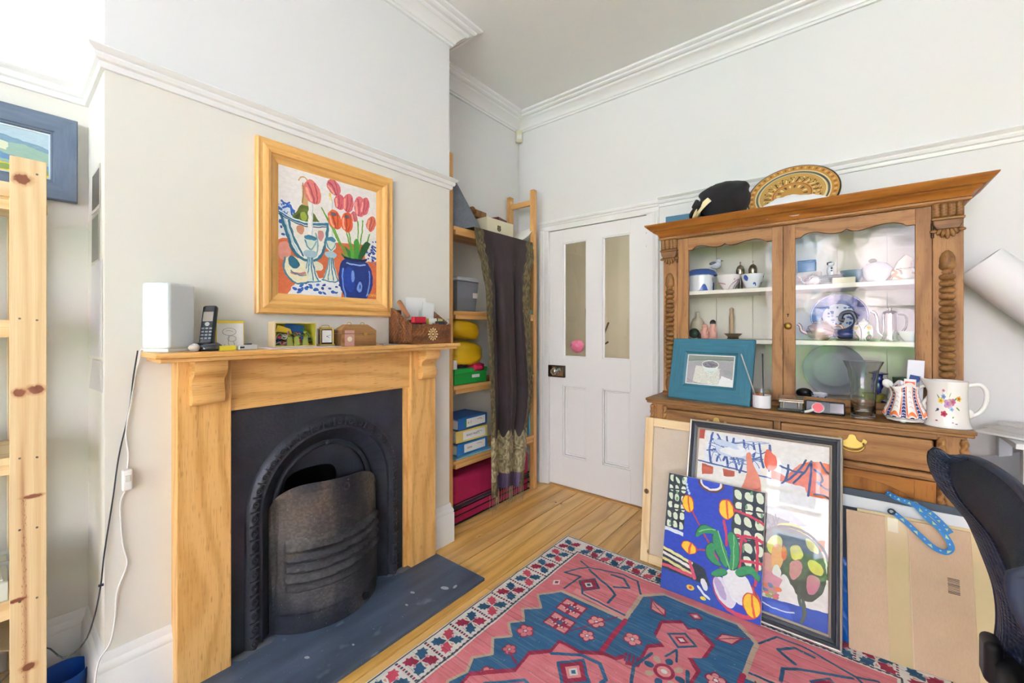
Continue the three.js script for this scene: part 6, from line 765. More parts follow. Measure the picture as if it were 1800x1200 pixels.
  const slip = (label, w, h, x, y, z, ry, rz, c, band) => { const s = thing('paper_slip', label, 'paper', [x, Y + y, z], ry, 'papers in the patterned jug'); part('slip', put(box(w, h, 0.001, 0, h / 2, 0, 0), 0, 0, 0, -0.1, 0, rz), mat(c, 0.7), s); if (band) part('printed_band', put(box(w * 0.8, h * 0.3, 0.0006, 0, h * band[1], 0.001, 0), 0, 0, 0, -0.1, 0, rz), mat(band[0], 0.6), s); };
  slip('tall lilac white leaflet rising from the patterned jug', 0.05, 0.2, 0.205, 0.045, -2.305, 0.1, -0.06, 0xe9e9f2); slip('orange and white slip in front of the tall leaflet', 0.036, 0.12, 0.19, 0.05, -2.285, 0.1, -0.05, 0xf2f0ee, [0xe2552a, 0.76]); slip('blue and white slip in the patterned jug', 0.04, 0.135, 0.186, 0.05, -2.298, 0.1, -0.2, 0xeef0f4, [0x2a4a8c, 0.86]);
  // floral jug
  const flT = canvasTex(1024, 512, (x, H) => { poly(x, '#f4f2ec', 0, 0, 100, 0, 100, H, 0, H); const fl = (cx, cy, s, c1, c2) => { for (let i = 0; i < 5; i++) { const a = i * 1.257; oval(x, c1, cx + s * 0.6 * Math.cos(a), cy + s * 0.6 * Math.sin(a), s * 0.6, s * 0.5, a); } oval(x, c2, cx, cy, s * 0.5, s * 0.5); }; const leaf = (a, b, c, d) => blob(x, '#6f8f4e', a, b, (a + c) / 2, (b + d) / 2 - 1, c, d, (a + c) / 2, (b + d) / 2 + 1); const o = 20; for (const [a, b, c, d] of [[-6, 16, -10, 11], [-4, 14, -5, 8], [0, 14, 2, 9], [5, 20, 9, 23], [-7, 22, -11, 25], [3, 16, 7, 13]]) leaf(o + a, b, o + c, d); fl(o, 18, 3.4, '#c98fc0', '#9a4f9a'); fl(o + 2.6, 16.5, 2.2, '#b65a86', '#8a2f5a'); fl(o - 6, 16, 1.9, '#e0c23c', '#b08a20'); fl(o + 8, 14, 1.8, '#e0b040', '#a05a20'); fl(o - 3.6, 26, 2.2, '#c23a5c', '#8a1f3c'); fl(o - 4, 13, 1.6, '#8aa0cc', '#5a70aa'); fl(o + 2, 22, 1.5, '#9ab0dc', '#5a70aa'); fl(o - 8.5, 23, 1.0, '#4a5a9a', '#333'); fl(o - 4, 8, 1.2, '#d69ab0', '#aa5a70'); fl(o + 2.4, 35, 1.3, '#c88aa0', '#8a4a60'); fl(o + 5.2, 37, 0.9, '#6a80b0', '#445'); fl(o - 9, 34, 1.1, '#c0809a', '#713'); leaf(o + 2, 29, o + 4, 28); });
  const fj = thing('floral_jug', 'tall cream china jug painted with flower sprays at the dresser end', 'jug', [0.297, Y, -2.288], 0.0);
  const p2 = smoothPts([[0.066, 0.0], [0.062, 0.012], [0.0585, 0.035], [0.056, 0.08], [0.055, 0.13], [0.0565, 0.172]], 24);
  part('jug_body', sheet((u, v) => { const k = v * 24, i = Math.min(23, Math.floor(k)), r = lerp(p2[i][0], p2[i + 1][0], k - i), y = lerp(p2[i][1], p2[i + 1][1], k - i), a = u * 6.2832 + 3.4, lip = v > 0.8 ? (v - 0.8) * 5 : 0, sp = Math.pow(Math.max(0, -Math.cos(a)), 14); return [Math.cos(a) * (r + lip * sp * 0.02), y + lip * sp * 0.008, -Math.sin(a) * r, (1.18 - u) % 1.0001 === 0 ? u : u, v]; }, 80, 24), new THREE.MeshPhysicalMaterial({ map: flT, roughness: 0.12, clearcoat: 0.6, side: THREE.DoubleSide }), fj); part('jug_floor', cyl(0.066, 0.06, 0.006, 0, 0.003, 0, 32), M.china, fj);
  part('jug_handle', tube([[0.052, 0.156, 0], [0.085, 0.162, 0], [0.1, 0.14, 0], [0.098, 0.09, 0], [0.082, 0.058, 0], [0.056, 0.04, 0]], 0.0075, 40, 12), M.china, fj); part('handle_root', ball(0.011, 0.06, 0.05, 0, 1, 1.6, 0.9, 12), M.china, fj);
}
// ---------- rug ----------
{
  const W = 1.57, L = 2.4;
  const T = canvasTex(1340, 2048, (x) => {
    x.scale(100 / W, 100 / W);
    const pink = '#e67f86', sal = '#f09f9c', blue = '#336a96', red = '#b8264a', tan = '#d3b49c', ivory = '#f6f0ea', navy = '#2c5c80', wine = '#a02042';
    const P = (c, pts) => poly(x, c, ...pts.flat()), S = (c, w, pts) => seg(x, c, w, ...pts.flat()), mir = (pts) => pts.map(([a, b]) => [W - a, b]);
    const both = (f) => { f((p) => p); f(mir); };
    P(ivory, [[0, 0], [W, 0], [W, L], [0, L]]);
    // border motifs
    const motif = (cx, cy, r, v) => { x.save(); x.translate(cx, cy); x.rotate(r); const A = v ? navy : wine, B = v ? '#d0485e' : navy; for (const [sx, sy, c] of [[1, 1, A], [-1, 1, B], [1, -1, B], [-1, -1, A]]) P(c, [[0.002 * sx, 0.003 * sy], [0.024 * sx, 0.0], [0.03 * sx, 0.01 * sy], [0.04 * sx, 0.006 * sy], [0.043 * sx, 0.02 * sy], [0.052 * sx, 0.022 * sy], [0.046 * sx, 0.034 * sy], [0.05 * sx, 0.046 * sy], [0.034 * sx, 0.044 * sy], [0.026 * sx, 0.052 * sy], [0.02 * sx, 0.04 * sy], [0.008 * sx, 0.042 * sy], [0.01 * sx, 0.026 * sy]]); for (const q of [-1, 1]) { P('#e79aa0', [[0.02 * q, 0], [0.034 * q, 0.007], [0.034 * q, -0.007]]); P('#e0a58c', [[0, 0.016 * q], [0.006, 0.034 * q], [-0.006, 0.034 * q]]); } P('#f0d9c8', [[0.008, 0], [0, 0.008], [-0.008, 0], [0, -0.008]]); x.restore(); };
    const n = 18, m = 11; for (let i = 0; i < n; i++) { const y = 0.09 + i * (L - 0.18) / (n - 1); motif(0.072, y, 1.57, i % 2); motif(W - 0.072, y, 1.57, i % 2); for (const a of [0.0, W - 0.144]) for (let k = 0; k < 9; k++) P(k % 2 ? wine : '#3b3f52', [[a + 0.012 + k * 0.014, y + 0.06], [a + 0.021 + k * 0.014, y + 0.06], [a + 0.021 + k * 0.014, y + 0.07], [a + 0.012 + k * 0.014, y + 0.07]]); }
    for (let i = 0; i < m; i++) { const a = 0.2 + i * (W - 0.4) / (m - 1); motif(a, 0.07, 0, i % 2); motif(a, L - 0.07, 0, i % 2); for (let k = 0; k < 8; k++) P(k % 2 ? wine : '#3b3f52', [[a + 0.05, 0.02 + k * 0.014], [a + 0.058, 0.02 + k * 0.014], [a + 0.058, 0.028 + k * 0.014], [a + 0.05, 0.028 + k * 0.014]]); }
    const B = 0.15; S('#4a4450', 0.005, [[0.006, 0.006], [W - 0.006, 0.006], [W - 0.006, L - 0.006], [0.006, L - 0.006], [0.006, 0.006]]); S('#4a4450', 0.006, [[B - 0.012, B - 0.03], [W - B + 0.012, B - 0.03], [W - B + 0.012, L - B + 0.03], [B - 0.012, L - B + 0.03], [B - 0.012, B - 0.03]]);
    for (let y = B; y < L - B; y += 0.02) { P('#3b3f52', [[B - 0.018, y], [B - 0.008, y], [B - 0.008, y + 0.01], [B - 0.018, y + 0.01]]); P('#3b3f52', [[W - B + 0.008, y], [W - B + 0.018, y], [W - B + 0.018, y + 0.01], [W - B + 0.008, y + 0.01]]); } for (let a = B; a < W - B; a += 0.02) P('#3b3f52', [[a, B - 0.034], [a + 0.01, B - 0.034], [a + 0.01, B - 0.024], [a, B - 0.024]]);
    P(pink, [[B, B - 0.018], [W - B, B - 0.018], [W - B, L - B], [B, L - B]]);
    for (let i = 0; i < 160; i++) { x.globalAlpha = rr(0.15, 0.4); const y = rr(B, L - B), a = rr(B, W - B - 0.3); P(i % 3 ? '#f2a3a4' : '#cf5f6c', [[a, y], [a + rr(0.1, 0.5) * 0.6, y], [a + 0.25, y + rr(0.006, 0.03)], [a - 0.02, y + rr(0.006, 0.03)]].map(([p, q]) => [clamp(p, B, W - B), q])); } x.globalAlpha = 1;
    const end = (fl) => {                  // one end of the field; fl mirrors it to the other end
      const q = (pts) => fl ? pts.map(([a, b]) => [a, L - b]) : pts, c = W / 2;
      const left = [[0.26, 0.463], [0.185, 0.553], [0.249, 0.62], [0.19, 0.674], [0.24, 0.729], [0.197, 0.776], [0.252, 0.829], [0.204, 0.884], [0.257, 0.944], [0.21, 1.001], [0.24, 1.06], [0.215, 1.13], [0.25, L / 2]];
      const top = [[0.26, 0.463], [0.563, 0.451], [0.555, 0.256], [0.625, 0.185]];
      const field = [...left.slice().reverse(), ...top.slice(1), ...mir(top).reverse(), ...mir(left).slice(1)]; P(blue, q(field)); S(tan, 0.012, q([...left.slice().reverse(), ...top.slice(1), ...mir(top).reverse(), ...mir(left).slice(1)]));
      both((g) => {
        const G = (pts) => q(g(pts));
        S(tan, 0.018, G([[0.26, 0.463], [0.563, 0.455], [0.556, 0.256], [0.63, 0.185]])); P(sal, G([[0.3, 0.4], [0.55, 0.42], [0.55, 0.45], [0.3, 0.44]]));
        // corner panel: hooks, diamonds and outlines
        S(navy, 0.009, G([[0.2, 0.19], [0.26, 0.215], [0.23, 0.25], [0.19, 0.33], [0.27, 0.31], [0.255, 0.44]])); S(navy, 0.009, G([[0.26, 0.215], [0.42, 0.16], [0.5, 0.165], [0.55, 0.25]])); S(navy, 0.012, G([[0.27, 0.23], [0.42, 0.3], [0.46, 0.33], [0.46, 0.4]])); S(navy, 0.012, G([[0.38, 0.2], [0.44, 0.19], [0.49, 0.24], [0.43, 0.28]])); S(navy, 0.01, G([[0.3, 0.35], [0.34, 0.42], [0.55, 0.43]]));
        P(navy, G([[0.331, 0.275], [0.385, 0.335], [0.331, 0.405], [0.277, 0.345]])); P(wine, G([[0.331, 0.285], [0.375, 0.337], [0.331, 0.395], [0.287, 0.343]])); P(ivory, G([[0.331, 0.32], [0.352, 0.342], [0.331, 0.366], [0.31, 0.342]])); P(navy, G([[0.331, 0.33], [0.341, 0.342], [0.331, 0.354], [0.321, 0.342]]));
        P(ivory, G([[0.18, 0.42], [0.205, 0.4], [0.22, 0.43], [0.195, 0.45]])); P(wine, G([[0.19, 0.42], [0.205, 0.412], [0.21, 0.428], [0.198, 0.436]]));
        // animals and blossoms on the blue
        for (const [cx, cy] of [[0.353, 0.536], [0.36, 0.644]]) { const R = (a, b, w, h, c2) => P(c2, G([[cx + a, cy + b], [cx + a + w, cy + b], [cx + a + w, cy + b + h], [cx + a, cy + b + h]])); R(-0.055, -0.045, 0.11, 0.09, wine); R(-0.048, -0.038, 0.04, 0.032, sal); R(0.008, -0.038, 0.04, 0.032, sal); R(-0.048, 0.008, 0.04, 0.032, sal); R(0.008, 0.008, 0.04, 0.032, sal); R(-0.03, -0.02, 0.06, 0.04, wine); for (let k = 0; k < 4; k++) { R(-0.03 + k * 0.016, -0.02, 0.008, 0.008, ivory); R(-0.03 + k * 0.016, 0.012, 0.008, 0.008, ivory); } R(-0.012, -0.008, 0.024, 0.016, blue); }
        const bl = (cx, cy, s, c1) => { for (let i = 0; i < 5; i++) { const a = i * 1.257, [[px, py]] = G([[cx + s * Math.cos(a), cy + s * Math.sin(a)]]); oval(x, wine, px, py, s * 0.78, s * 0.78); } for (let i = 0; i < 5; i++) { const a = i * 1.257, [[px, py]] = G([[cx + s * 0.95 * Math.cos(a), cy + s * 0.95 * Math.sin(a)]]); oval(x, c1, px, py, s * 0.56, s * 0.56); } const [[px, py]] = G([[cx, cy]]); oval(x, ivory, px, py, s * 0.34, s * 0.34); };
        bl(0.28, 0.772, 0.021, pink); bl(0.478, 0.543, 0.022, sal); bl(0.484, 0.636, 0.019, sal); bl(0.633, 0.538, 0.021, sal); bl(0.291, 0.887, 0.016, pink); bl(0.3, 1.02, 0.018, sal); S(wine, 0.008, G([[0.3, 0.9], [0.35, 0.92]])); S(red, 0.02, G([[0.567, 0.455], [0.567, 0.67]])); S(wine, 0.005, G([[0.53, 0.46], [0.42, 0.66]]));
        for (const [a, b, r] of [[0.644, 0.302, 0.6], [0.66, 0.25, 0]]) { if (r) { P(wine, G([[a - 0.045, b - 0.05], [a + 0.03, b - 0.02], [a + 0.045, b + 0.03], [a - 0.02, b + 0.02]])); P(sal, G([[a - 0.035, b - 0.042], [a + 0.026, b - 0.014], [a + 0.036, b + 0.022], [a - 0.016, b + 0.014]])); S(wine, 0.004, G([[a - 0.06, b - 0.06], [a + 0.04, b + 0.026]])); } }
        bl(0.712, 0.245, 0.0, sal);
        // large hooked medallion
        const med = [[c, 0.335], [0.746, 0.309], [0.678, 0.364], [0.688, 0.455], [0.73, 0.485], [0.685, 0.53], [0.694, 0.64], [0.65, 0.66], [0.642, 0.625], [0.62, 0.663], [0.569, 0.672], [0.5, 0.72], [0.408, 0.725], [0.415, 0.785], [0.352, 0.85], [0.362, 0.94], [0.248, 1.053], [0.27, L / 2], [c, L / 2]];
        P(wine, G(med)); x.save(); P(pink, G(med.map(([a, b]) => [a + (a < c ? 0.013 : 0), b < L / 2 ? b + 0.013 : b]))); x.restore(); for (let k = 0; k < 4; k++) S(wine, 0.006, G([[0.655 + k * 0.014, 0.655], [0.645 + k * 0.014, 0.615]]));
        S(blue, 0.014, G([[0.43, 0.8], [0.52, 0.735], [0.59, 0.73], [0.64, 0.78], [0.62, 0.85], [0.68, 0.92]])); S(blue, 0.012, G([[0.32, 1.06], [0.42, 0.96], [0.52, 0.97], [0.56, 1.05]]));
        P(blue, G([[0.535, 0.745], [0.605, 0.823], [0.535, 0.905], [0.465, 0.823]])); P(wine, G([[0.535, 0.76], [0.592, 0.823], [0.535, 0.888], [0.478, 0.823]])); P(sal, G([[0.535, 0.785], [0.57, 0.823], [0.535, 0.862], [0.5, 0.823]])); P(ivory, G([[0.535, 0.8], [0.556, 0.823], [0.535, 0.846], [0.514, 0.823]])); P(blue, G([[0.535, 0.812], [0.546, 0.823], [0.535, 0.834], [0.524, 0.823]]));
        S(navy, 0.012, G([[0.72, 0.56], [0.69, 0.66], [0.72, 0.75]])); S(navy, 0.008, G([[c, 0.48], [c - 0.02, 0.54]]));
      });
      const D = (cx, cy, a, b, col) => P(col, q([[cx, cy - b], [cx + a, cy], [cx, cy + b], [cx - a, cy]]));
      D(c, 0.42, 0.06, 0.05, navy); D(c, 0.42, 0.046, 0.038, pink); D(c, 0.42, 0.026, 0.022, wine); D(c, 0.42, 0.014, 0.012, ivory); D(c, 0.245, 0.034, 0.026, wine); D(c, 0.245, 0.022, 0.017, pink); D(c, 0.245, 0.01, 0.008, ivory);
      for (let i = 0; i < 8; i++) { const a = i * 0.785, [[px, py]] = q([[c + 0.055 * Math.cos(a), 0.614 + 0.055 * Math.sin(a)]]); oval(x, i % 2 ? tan : navy, px, py, 0.017, 0.013, a); } { const [[px, py]] = q([[c, 0.614]]); oval(x, wine, px, py, 0.036, 0.036); oval(x, sal, px, py, 0.024, 0.024); oval(x, ivory, px, py, 0.011, 0.011); }
      D(c, 0.82, 0.12, 0.1, navy); D(c, 0.82, 0.1, 0.083, sal); D(c, 0.82, 0.06, 0.05, wine); D(c, 0.82, 0.03, 0.025, ivory); D(c, 1.06, 0.1, 0.09, blue); D(c, 1.06, 0.08, 0.07, pink);
    };
    end(false); end(true);
    for (let i = 0; i < 2600; i++) { x.globalAlpha = rr(0.06, 0.2); const y = rr(0, L), a = rr(0, W); line(x, i % 3 ? '#f2d8d0' : '#2a1a20', rr(0.002, 0.005), a, y, a + rr(0.05, 0.3), y + rr(-0.004, 0.004)); } x.globalAlpha = 1;
    for (let i = 0; i < 500; i++) oval(x, '#efe9e4', rr(0, W), rr(0, L), 0.0016, 0.0012);
  }, 3);
  const pile = grey(512, 512, (u, v) => 0.5 * pn(u * 128, v * 128, 128, 128, 2) + 0.5 * fbm(u, v, 40, 60, 5, 3), 0.14, 0.14); pile.wrapS = pile.wrapT = THREE.RepeatWrapping; pile.repeat.set(11, 17);
  const rug = thing('persian_rug', 'pink and blue knotted rug with a hooked medallion and ivory border', 'rug', [-1.285, 0, -2.115]); rug.rotation.y = -0.015;
  part('rug_pile', shell((u, v) => [u * W + 0.03 * v * (1 - u), 0.0045 + 0.0015 * Math.sin(u * 9 + v * 4) * Math.sin(v * 11), v * L, u, 1 - v], 60, 80, 0.006), tmat(T, 0.95, { bumpMap: pile, bumpScale: 0.003 }), rug);
}
// ---------- pictures and boards leaning on the dresser ----------
const RY = 0.0085;
function leaner(name, label, cat, x, z, tilt, ry = 0) { const o = thing(name, label, cat, [x, RY, z]); o.rotation.order = 'YXZ'; o.rotation.y = ry; o.rotation.x = -tilt; return o; }
{
  // back of a stretched canvas, farthest left
  const b = leaner('stretched_canvas', 'back of a large stretched canvas on a pine stretcher, leaning leftmost', 'canvas', -0.53, -2.128, 0.108);
  const cm = tmat(tex(256, 256, (u, v) => mix3([206, 190, 168], [222, 206, 186], 0.5 * fbm(u, v, 5, 5, 6, 4) + 0.5 * pn(u * 120, v * 120, 120, 120, 6)), 0.3, 0.3), 0.85);
  part('canvas_cloth', box(0.63, 0.735, 0.003, 0, 0.37, -0.012, 0), cm, b); const st = M.rawPine;
  part('stretcher_bar', box(0.045, 0.742, 0.018, -0.297, 0.371, -0.004, 0.004, 'y'), st, b); part('stretcher_bar', box(0.045, 0.742, 0.018, 0.297, 0.371, -0.004, 0.004, 'y'), st, b); part('stretcher_bar', box(0.55, 0.045, 0.018, 0, 0.7195, -0.004, 0.004), st, b); part('stretcher_bar', box(0.55, 0.045, 0.018, 0, 0.0225, -0.004, 0.004), st, b);
  // large framed print under glass
  const T = canvasTex(1024, 1440, (x, H) => {
    poly(x, '#efebe4', 0, 0, 100, 0, 100, H, 0, H);
    poly(x, '#b0402f', 0, 0, 5, 0, 5, 9, 0, 9); poly(x, '#e9edf2', 8, 2, 52, 4, 52, 30, 4, 34);
    for (const p of [[12, 2, 8, 18, 12, 30], [16, 3, 24, 16, 26, 30], [24, 4, 26, 16, 22, 26], [30, 5, 28, 18, 34, 32], [38, 5, 40, 20, 36, 34], [30, 14, 38, 15, 46, 16], [46, 6, 48, 14, 44, 28], [50, 6, 52, 18, 54, 26], [12, 8, 20, 18, 30, 17], [58, 6, 60, 16, 58, 28]]) line(x, '#35549a', 1.7, ...p); ring(x, '#35549a', 1.6, 26, 27, 9, 9, 0, 3.1, 6.28); line(x, '#35549a', 1.2, 0, 30, 24, 31, 60, 34);
    for (let i = 0; i < 26; i++) line(x, i % 3 ? '#7f96c8' : '#35549a', rr(0.5, 1.1), rr(6, 58), rr(3, 28), rr(6, 58), rr(3, 30), rr(6, 58), rr(6, 32)); for (let i = 0; i < 10; i++) blob(x, i % 2 ? '#f2f3f6' : '#cfdcee', rr(8, 50), rr(6, 24), rr(10, 52), rr(6, 24), rr(10, 52), rr(8, 28)); poly(x, '#b5553c', 4, 32, 14, 33, 14, 40, 5, 42); poly(x, '#b5553c', 22, 33, 32, 34, 32, 40, 23, 40); poly(x, '#d9cf7c', 0, 50, 12, 50, 14, 58, 0, 60); poly(x, '#f2efe6', 12, 44, 40, 36, 60, 40, 50, 60, 16, 62);
    blob(x, '#d9846c', 40, 16, 44, 14, 46, 26, 52, 34, 54, 50, 48, 62, 34, 64, 28, 60, 40, 44, 42, 30); blob(x, '#e9b4a4', 30, 58, 40, 48, 50, 56, 44, 66); line(x, '#c9605a', 1.4, 28, 62, 40, 52, 52, 44); line(x, '#7a8a50', 1.2, 26, 58, 34, 54, 44, 50);
    // orange hill with navy outlines
    poly(x, '#d96a32', 60, 26, 70, 30, 80, 18, 88, 14, 100, 14, 100, 42, 86, 42, 84, 36, 60, 34); blob(x, '#d9552a', 54, 20, 56, 8, 60, 12, 64, 16, 64, 26, 56, 28); for (const p of [[66, 22, 76, 26, 82, 24], [72, 20, 72, 32, 68, 36], [84, 14, 78, 28, 70, 34], [88, 14, 88, 30, 86, 42], [90, 20, 98, 26, 94, 30], [92, 30, 98, 36, 100, 34], [90, 40, 96, 38, 100, 42], [76, 34, 84, 24, 88, 14], [94, 14, 98, 22, 100, 22]]) line(x, '#2b3a66', 1.5, ...p);
    poly(x, '#cfd6da', 40, 60, 70, 56, 86, 66, 60, 74); line(x, '#8d97a2', 1, 44, 62, 64, 66, 84, 76); poly(x, '#8e8f90', 52, 62, 74, 66, 66, 82, 52, 80); for (let i = 0; i < 18; i++) line(x, '#6f7278', 0.7, rr(52, 70), rr(62, 74), rr(54, 70), rr(74, 84));
    blob(x, '#dcd06a', 62, 72, 74, 66, 86, 70, 84, 80, 70, 82); poly(x, '#d5742f', 86, 76, 97, 74, 97, 82, 88, 84);
    // great dark-outlined flower head over a white vase
    blob(x, '#5a5f52', 52, 88, 60, 74, 76, 70, 92, 76, 99, 92, 98, 112, 88, 124, 78, 120, 72, 104, 64, 118, 54, 108); for (const [c, ...p] of [['#d9d060', 58, 86, 64, 78, 70, 80, 68, 92, 60, 96], ['#d28f8a', 54, 96, 62, 94, 66, 104, 60, 116, 55, 108], ['#e0a070', 62, 88, 68, 84, 72, 96, 66, 110, 62, 102], ['#d9d060', 74, 84, 82, 82, 84, 92, 76, 96], ['#c97f8a', 74, 96, 84, 93, 82, 106, 75, 112], ['#d9d060', 84, 74, 93, 80, 94, 86, 86, 84], ['#d9d060', 86, 90, 97, 92, 96, 102, 87, 100], ['#c98090', 86, 101, 96, 103, 92, 116, 86, 118], ['#d25a40', 69, 84, 73, 88, 72, 98, 69, 96]]) blob(x, c, ...p);
    ring(x, '#4c5148', 2, 76, 94, 24, 24, 0, 2.9, 6.6); blob(x, '#f0ede8', 70, 112, 78, 114, 80, 126, 74, 138, 66, 134, 68, 122); line(x, '#5f6a5e', 2.4, 82, 112, 80, 122, 86, 132, 86, 140); blob(x, '#f0ede8', 66, 100, 70, 108, 66, 114, 62, 108); poly(x, '#cf8f9a', 56, 108, 70, 112, 66, 126, 54, 124); for (let i = 0; i < 34; i++) oval(x, ['#d9764a', '#7a86b0', '#9aa860', '#c86a80'][i % 4], rr(50, 68), rr(118, 132), rr(0.8, 2.4), rr(0.8, 2));
    poly(x, '#2f4fae', 0, 128, 52, 130, 100, 126, 100, H, 0, H); poly(x, '#3a60c4', 60, 132, 74, 130, 78, H, 62, H); line(x, '#dfe4f2', 1, 50, 132, 64, 138, 78, 134); line(x, '#5f6a5e', 2.2, 84, 122, 86, 134, 83, 139);
  }, 5);
  const f = leaner('framed_print', 'large colourful abstract print in a black and silver frame leaning on the dresser', 'framed print', -0.313, -1.984, 0.246); const g = new THREE.Group(); g.name = 'framed_panel'; g.position.set(0, 0.3945, 0); f.add(g);
  const silver = mat(0xb4aa9c, 0.35, { metalness: 0.6 }), ink = mat(0x30343c, 0.35); frameParts(g, 0.596, 0.789, 0.045, [[0, -0.024], [0, -0.002], [0.003, 0.001], [0.007, 0], [0.009, -0.004], [0.009, -0.024]], silver, 'silver_edge'); frameParts(g, 0.58, 0.773, 0.03, [[0, -0.022], [0, -0.003], [0.006, 0], [0.01, 0], [0.014, -0.006], [0.024, -0.009], [0.028, -0.011], [0.028, -0.022]], ink, 'dark_rail'); frameParts(g, 0.526, 0.719, 0.01, [[0, -0.02], [0, -0.009], [0.004, -0.007], [0.009, -0.01], [0.009, -0.02]], silver, 'inner_slip');
  picture(g, 'print_board', 0.512, 0.705, 0.004, T, 0.6, -0.017); part('picture_glass', box(0.512, 0.705, 0.002, 0, 0, -0.0135, 0), new THREE.MeshPhysicalMaterial({ color: 0xffffff, roughness: 0, transmission: 1, thickness: 0, ior: 1.24 }), g); flatten(f, g);
  // blue canvas in front
  const T2 = canvasTex(1024, 1300, (x, H) => {
    poly(x, '#1f3fb0', 0, 0, 100, 0, 100, H, 0, H); const dk = '#2a3540', lt = '#e6ecd2';
    const lattice = (x0, x1, y0, y1) => { poly(x, dk, x0, y0, x1, y0, x1, y1, x0, y1); for (let i = 0; i < 6; i++) for (let j = 0; j < 3; j++) { const a = lerp(x0, x1, (j + 0.1) / 3) + rr(0, 0.8), b = lerp(y0, y1, (i + 0.12) / 6) + rr(0, 1), w = (x1 - x0) / 3 * 0.85, h = (y1 - y0) / 6 * 0.82; blob(x, i % 2 ? lt : '#dfe9cf', a, b, a + w * rr(0.6, 1.1), b + rr(-1, 2), a + w, b + h, a + rr(0, 2), b + h * rr(0.8, 1.1)); } for (let i = 0; i < 9; i++) oval(x, '#6fa07a', rr(x0 + 2, x1 - 2), rr(y0 + 2, y1 - 2), 1.2, 2); for (const k of [0.3, 0.66]) { line(x, dk, 1.6, lerp(x0, x1, k), y0, lerp(x0, x1, k + 0.06), y1); line(x, dk, 1.6, x0, lerp(y0, y1, k), x1, lerp(y0, y1, k - 0.04)); } };
    lattice(0, 21, 0, 60); poly(x, '#e9eef2', 0, 60, 21, 62, 21, 66, 0, 64); poly(x, '#1f3fb0', 21, 0, 70, 0, 70, 60, 21, 60); for (let i = 0; i < 5; i++) oval(x, '#bcd4ea', 20 + i, 6 + i * 3, 1.2, 1.6);
    ring(x, '#5c3020', 3.6, 47, 1, 12, 9, 0, 0, 3.2); ring(x, '#f0ece6', 2.4, 47, 1, 10.5, 7.6, 0, 0, 3.2);
    lattice(70, 100, 0, 78); poly(x, '#1f3fb0', 70, 78, 100, 80, 100, H, 70, H); for (const p of [[64, 26, 80, 22, 100, 32], [62, 38, 66, 52, 66, 62], [78, 50, 90, 44, 100, 50], [80, 52, 78, 74, 80, 90], [94, 46, 96, 70, 94, 92], [70, 52, 76, 46, 84, 52], [72, 74, 86, 72, 100, 70]]) line(x, '#c22f4c', 2.6, ...p);
    // table edge stripes
    poly(x, dk, 0, 82, 46, 92, 52, 108, 0, 106); for (const [a, b] of [[84, '#e9e2a0'], [89, '#f0ece0'], [95, '#d9d089']]) line(x, b, 3, 0, a, 16, a + 3, 32, a + 7); line(x, '#c84a62', 3.4, 0, 102, 16, 102, 32, 104); line(x, '#c84a62', 3.4, 30, 90, 33, 98, 36, 105); poly(x, '#23459f', 0, 106, 60, 110, 60, H, 0, H);
    oval(x, '#f0ece8', 46, 108, 3, 6, -0.4); line(x, '#eef0f2', 2.4, 40, 112, 46, 118, 52, 120); oval(x, '#e6b83a', 32, 116, 4, 2.6); oval(x, '#d9542a', 32, 116, 1.6, 1.2); oval(x, '#e6d04a', 46, 122, 3, 2);
    // bowl and vase
    ring(x, '#c03a56', 4, 77, 107, 22, 17, 0.5); oval(x, '#e8e2ea', 66, 108, 9, 15, -0.6); oval(x, '#b9a5c8', 62, 106, 4, 11, -0.5); blob(x, '#f1eff0', 64, 90, 72, 82, 84, 84, 92, 96, 94, 110, 84, 116, 72, 112, 70, 104, 64, 98); line(x, '#7a2a3a', 1.2, 92, 92, 97, 104, 98, 112);
    // stems
    for (const p of [[27, 34, 42, 56, 58, 78], [30, 78, 42, 74, 50, 72], [58, 78, 60, 86, 66, 90]]) line(x, '#b03a50', 1.8, ...p);
    const lf = (c, ...p) => blob(x, c, ...p); for (const [p] of [[[68, 88, 56, 74, 50, 58, 54, 46, 62, 60, 70, 76]], [[66, 86, 48, 84, 44, 72, 50, 62, 56, 64, 52, 76]], [[68, 86, 72, 70, 66, 50, 72, 44, 80, 62, 78, 84]], [[54, 48, 40, 46, 34, 56, 34, 64, 42, 54, 54, 54]], [[74, 86, 88, 74, 100, 82, 98, 90, 90, 82, 80, 90]], [[66, 86, 56, 90, 50, 98, 60, 96, 70, 90]]]) { lf('#134a3a', ...p); lf('#2c8a52', ...p.map((v, i) => v + (i % 2 ? 1.5 : 1.2) * (v < 66 ? 0.6 : -0.6))); } for (const p of [[57, 50, 62, 66, 70, 84], [72, 50, 74, 66, 73, 84], [38, 56, 46, 50, 54, 50]]) line(x, '#7fc07a', 1.1, ...p);
    const tu = (cx, cy, a, b, r) => { x.save(); x.translate(cx, cy); x.rotate(r); blob(x, '#c9402a', -a * 1.12, b * 0.4, -a, -b * 0.7, 0, -b * 1.1, a, -b * 0.7, a * 1.1, b * 0.4, 0, b * 1.1); blob(x, '#f0c02e', -a, b * 0.4, -a * 0.9, -b * 0.6, -a * 0.1, -b, a * 0.8, -b * 0.6, a, b * 0.4, 0, b); line(x, '#d9542a', a * 0.24, a * 0.1, -b * 0.8, 0, 0, a * 0.2, b * 0.8); x.restore(); };
    tu(24, 30, 6, 10, -0.15); tu(64, 26, 7.4, 11, -0.1); tu(28, 76, 8.4, 6.6, 0.2); tu(92, 112, 8, 12, -0.12);
  }, 6);
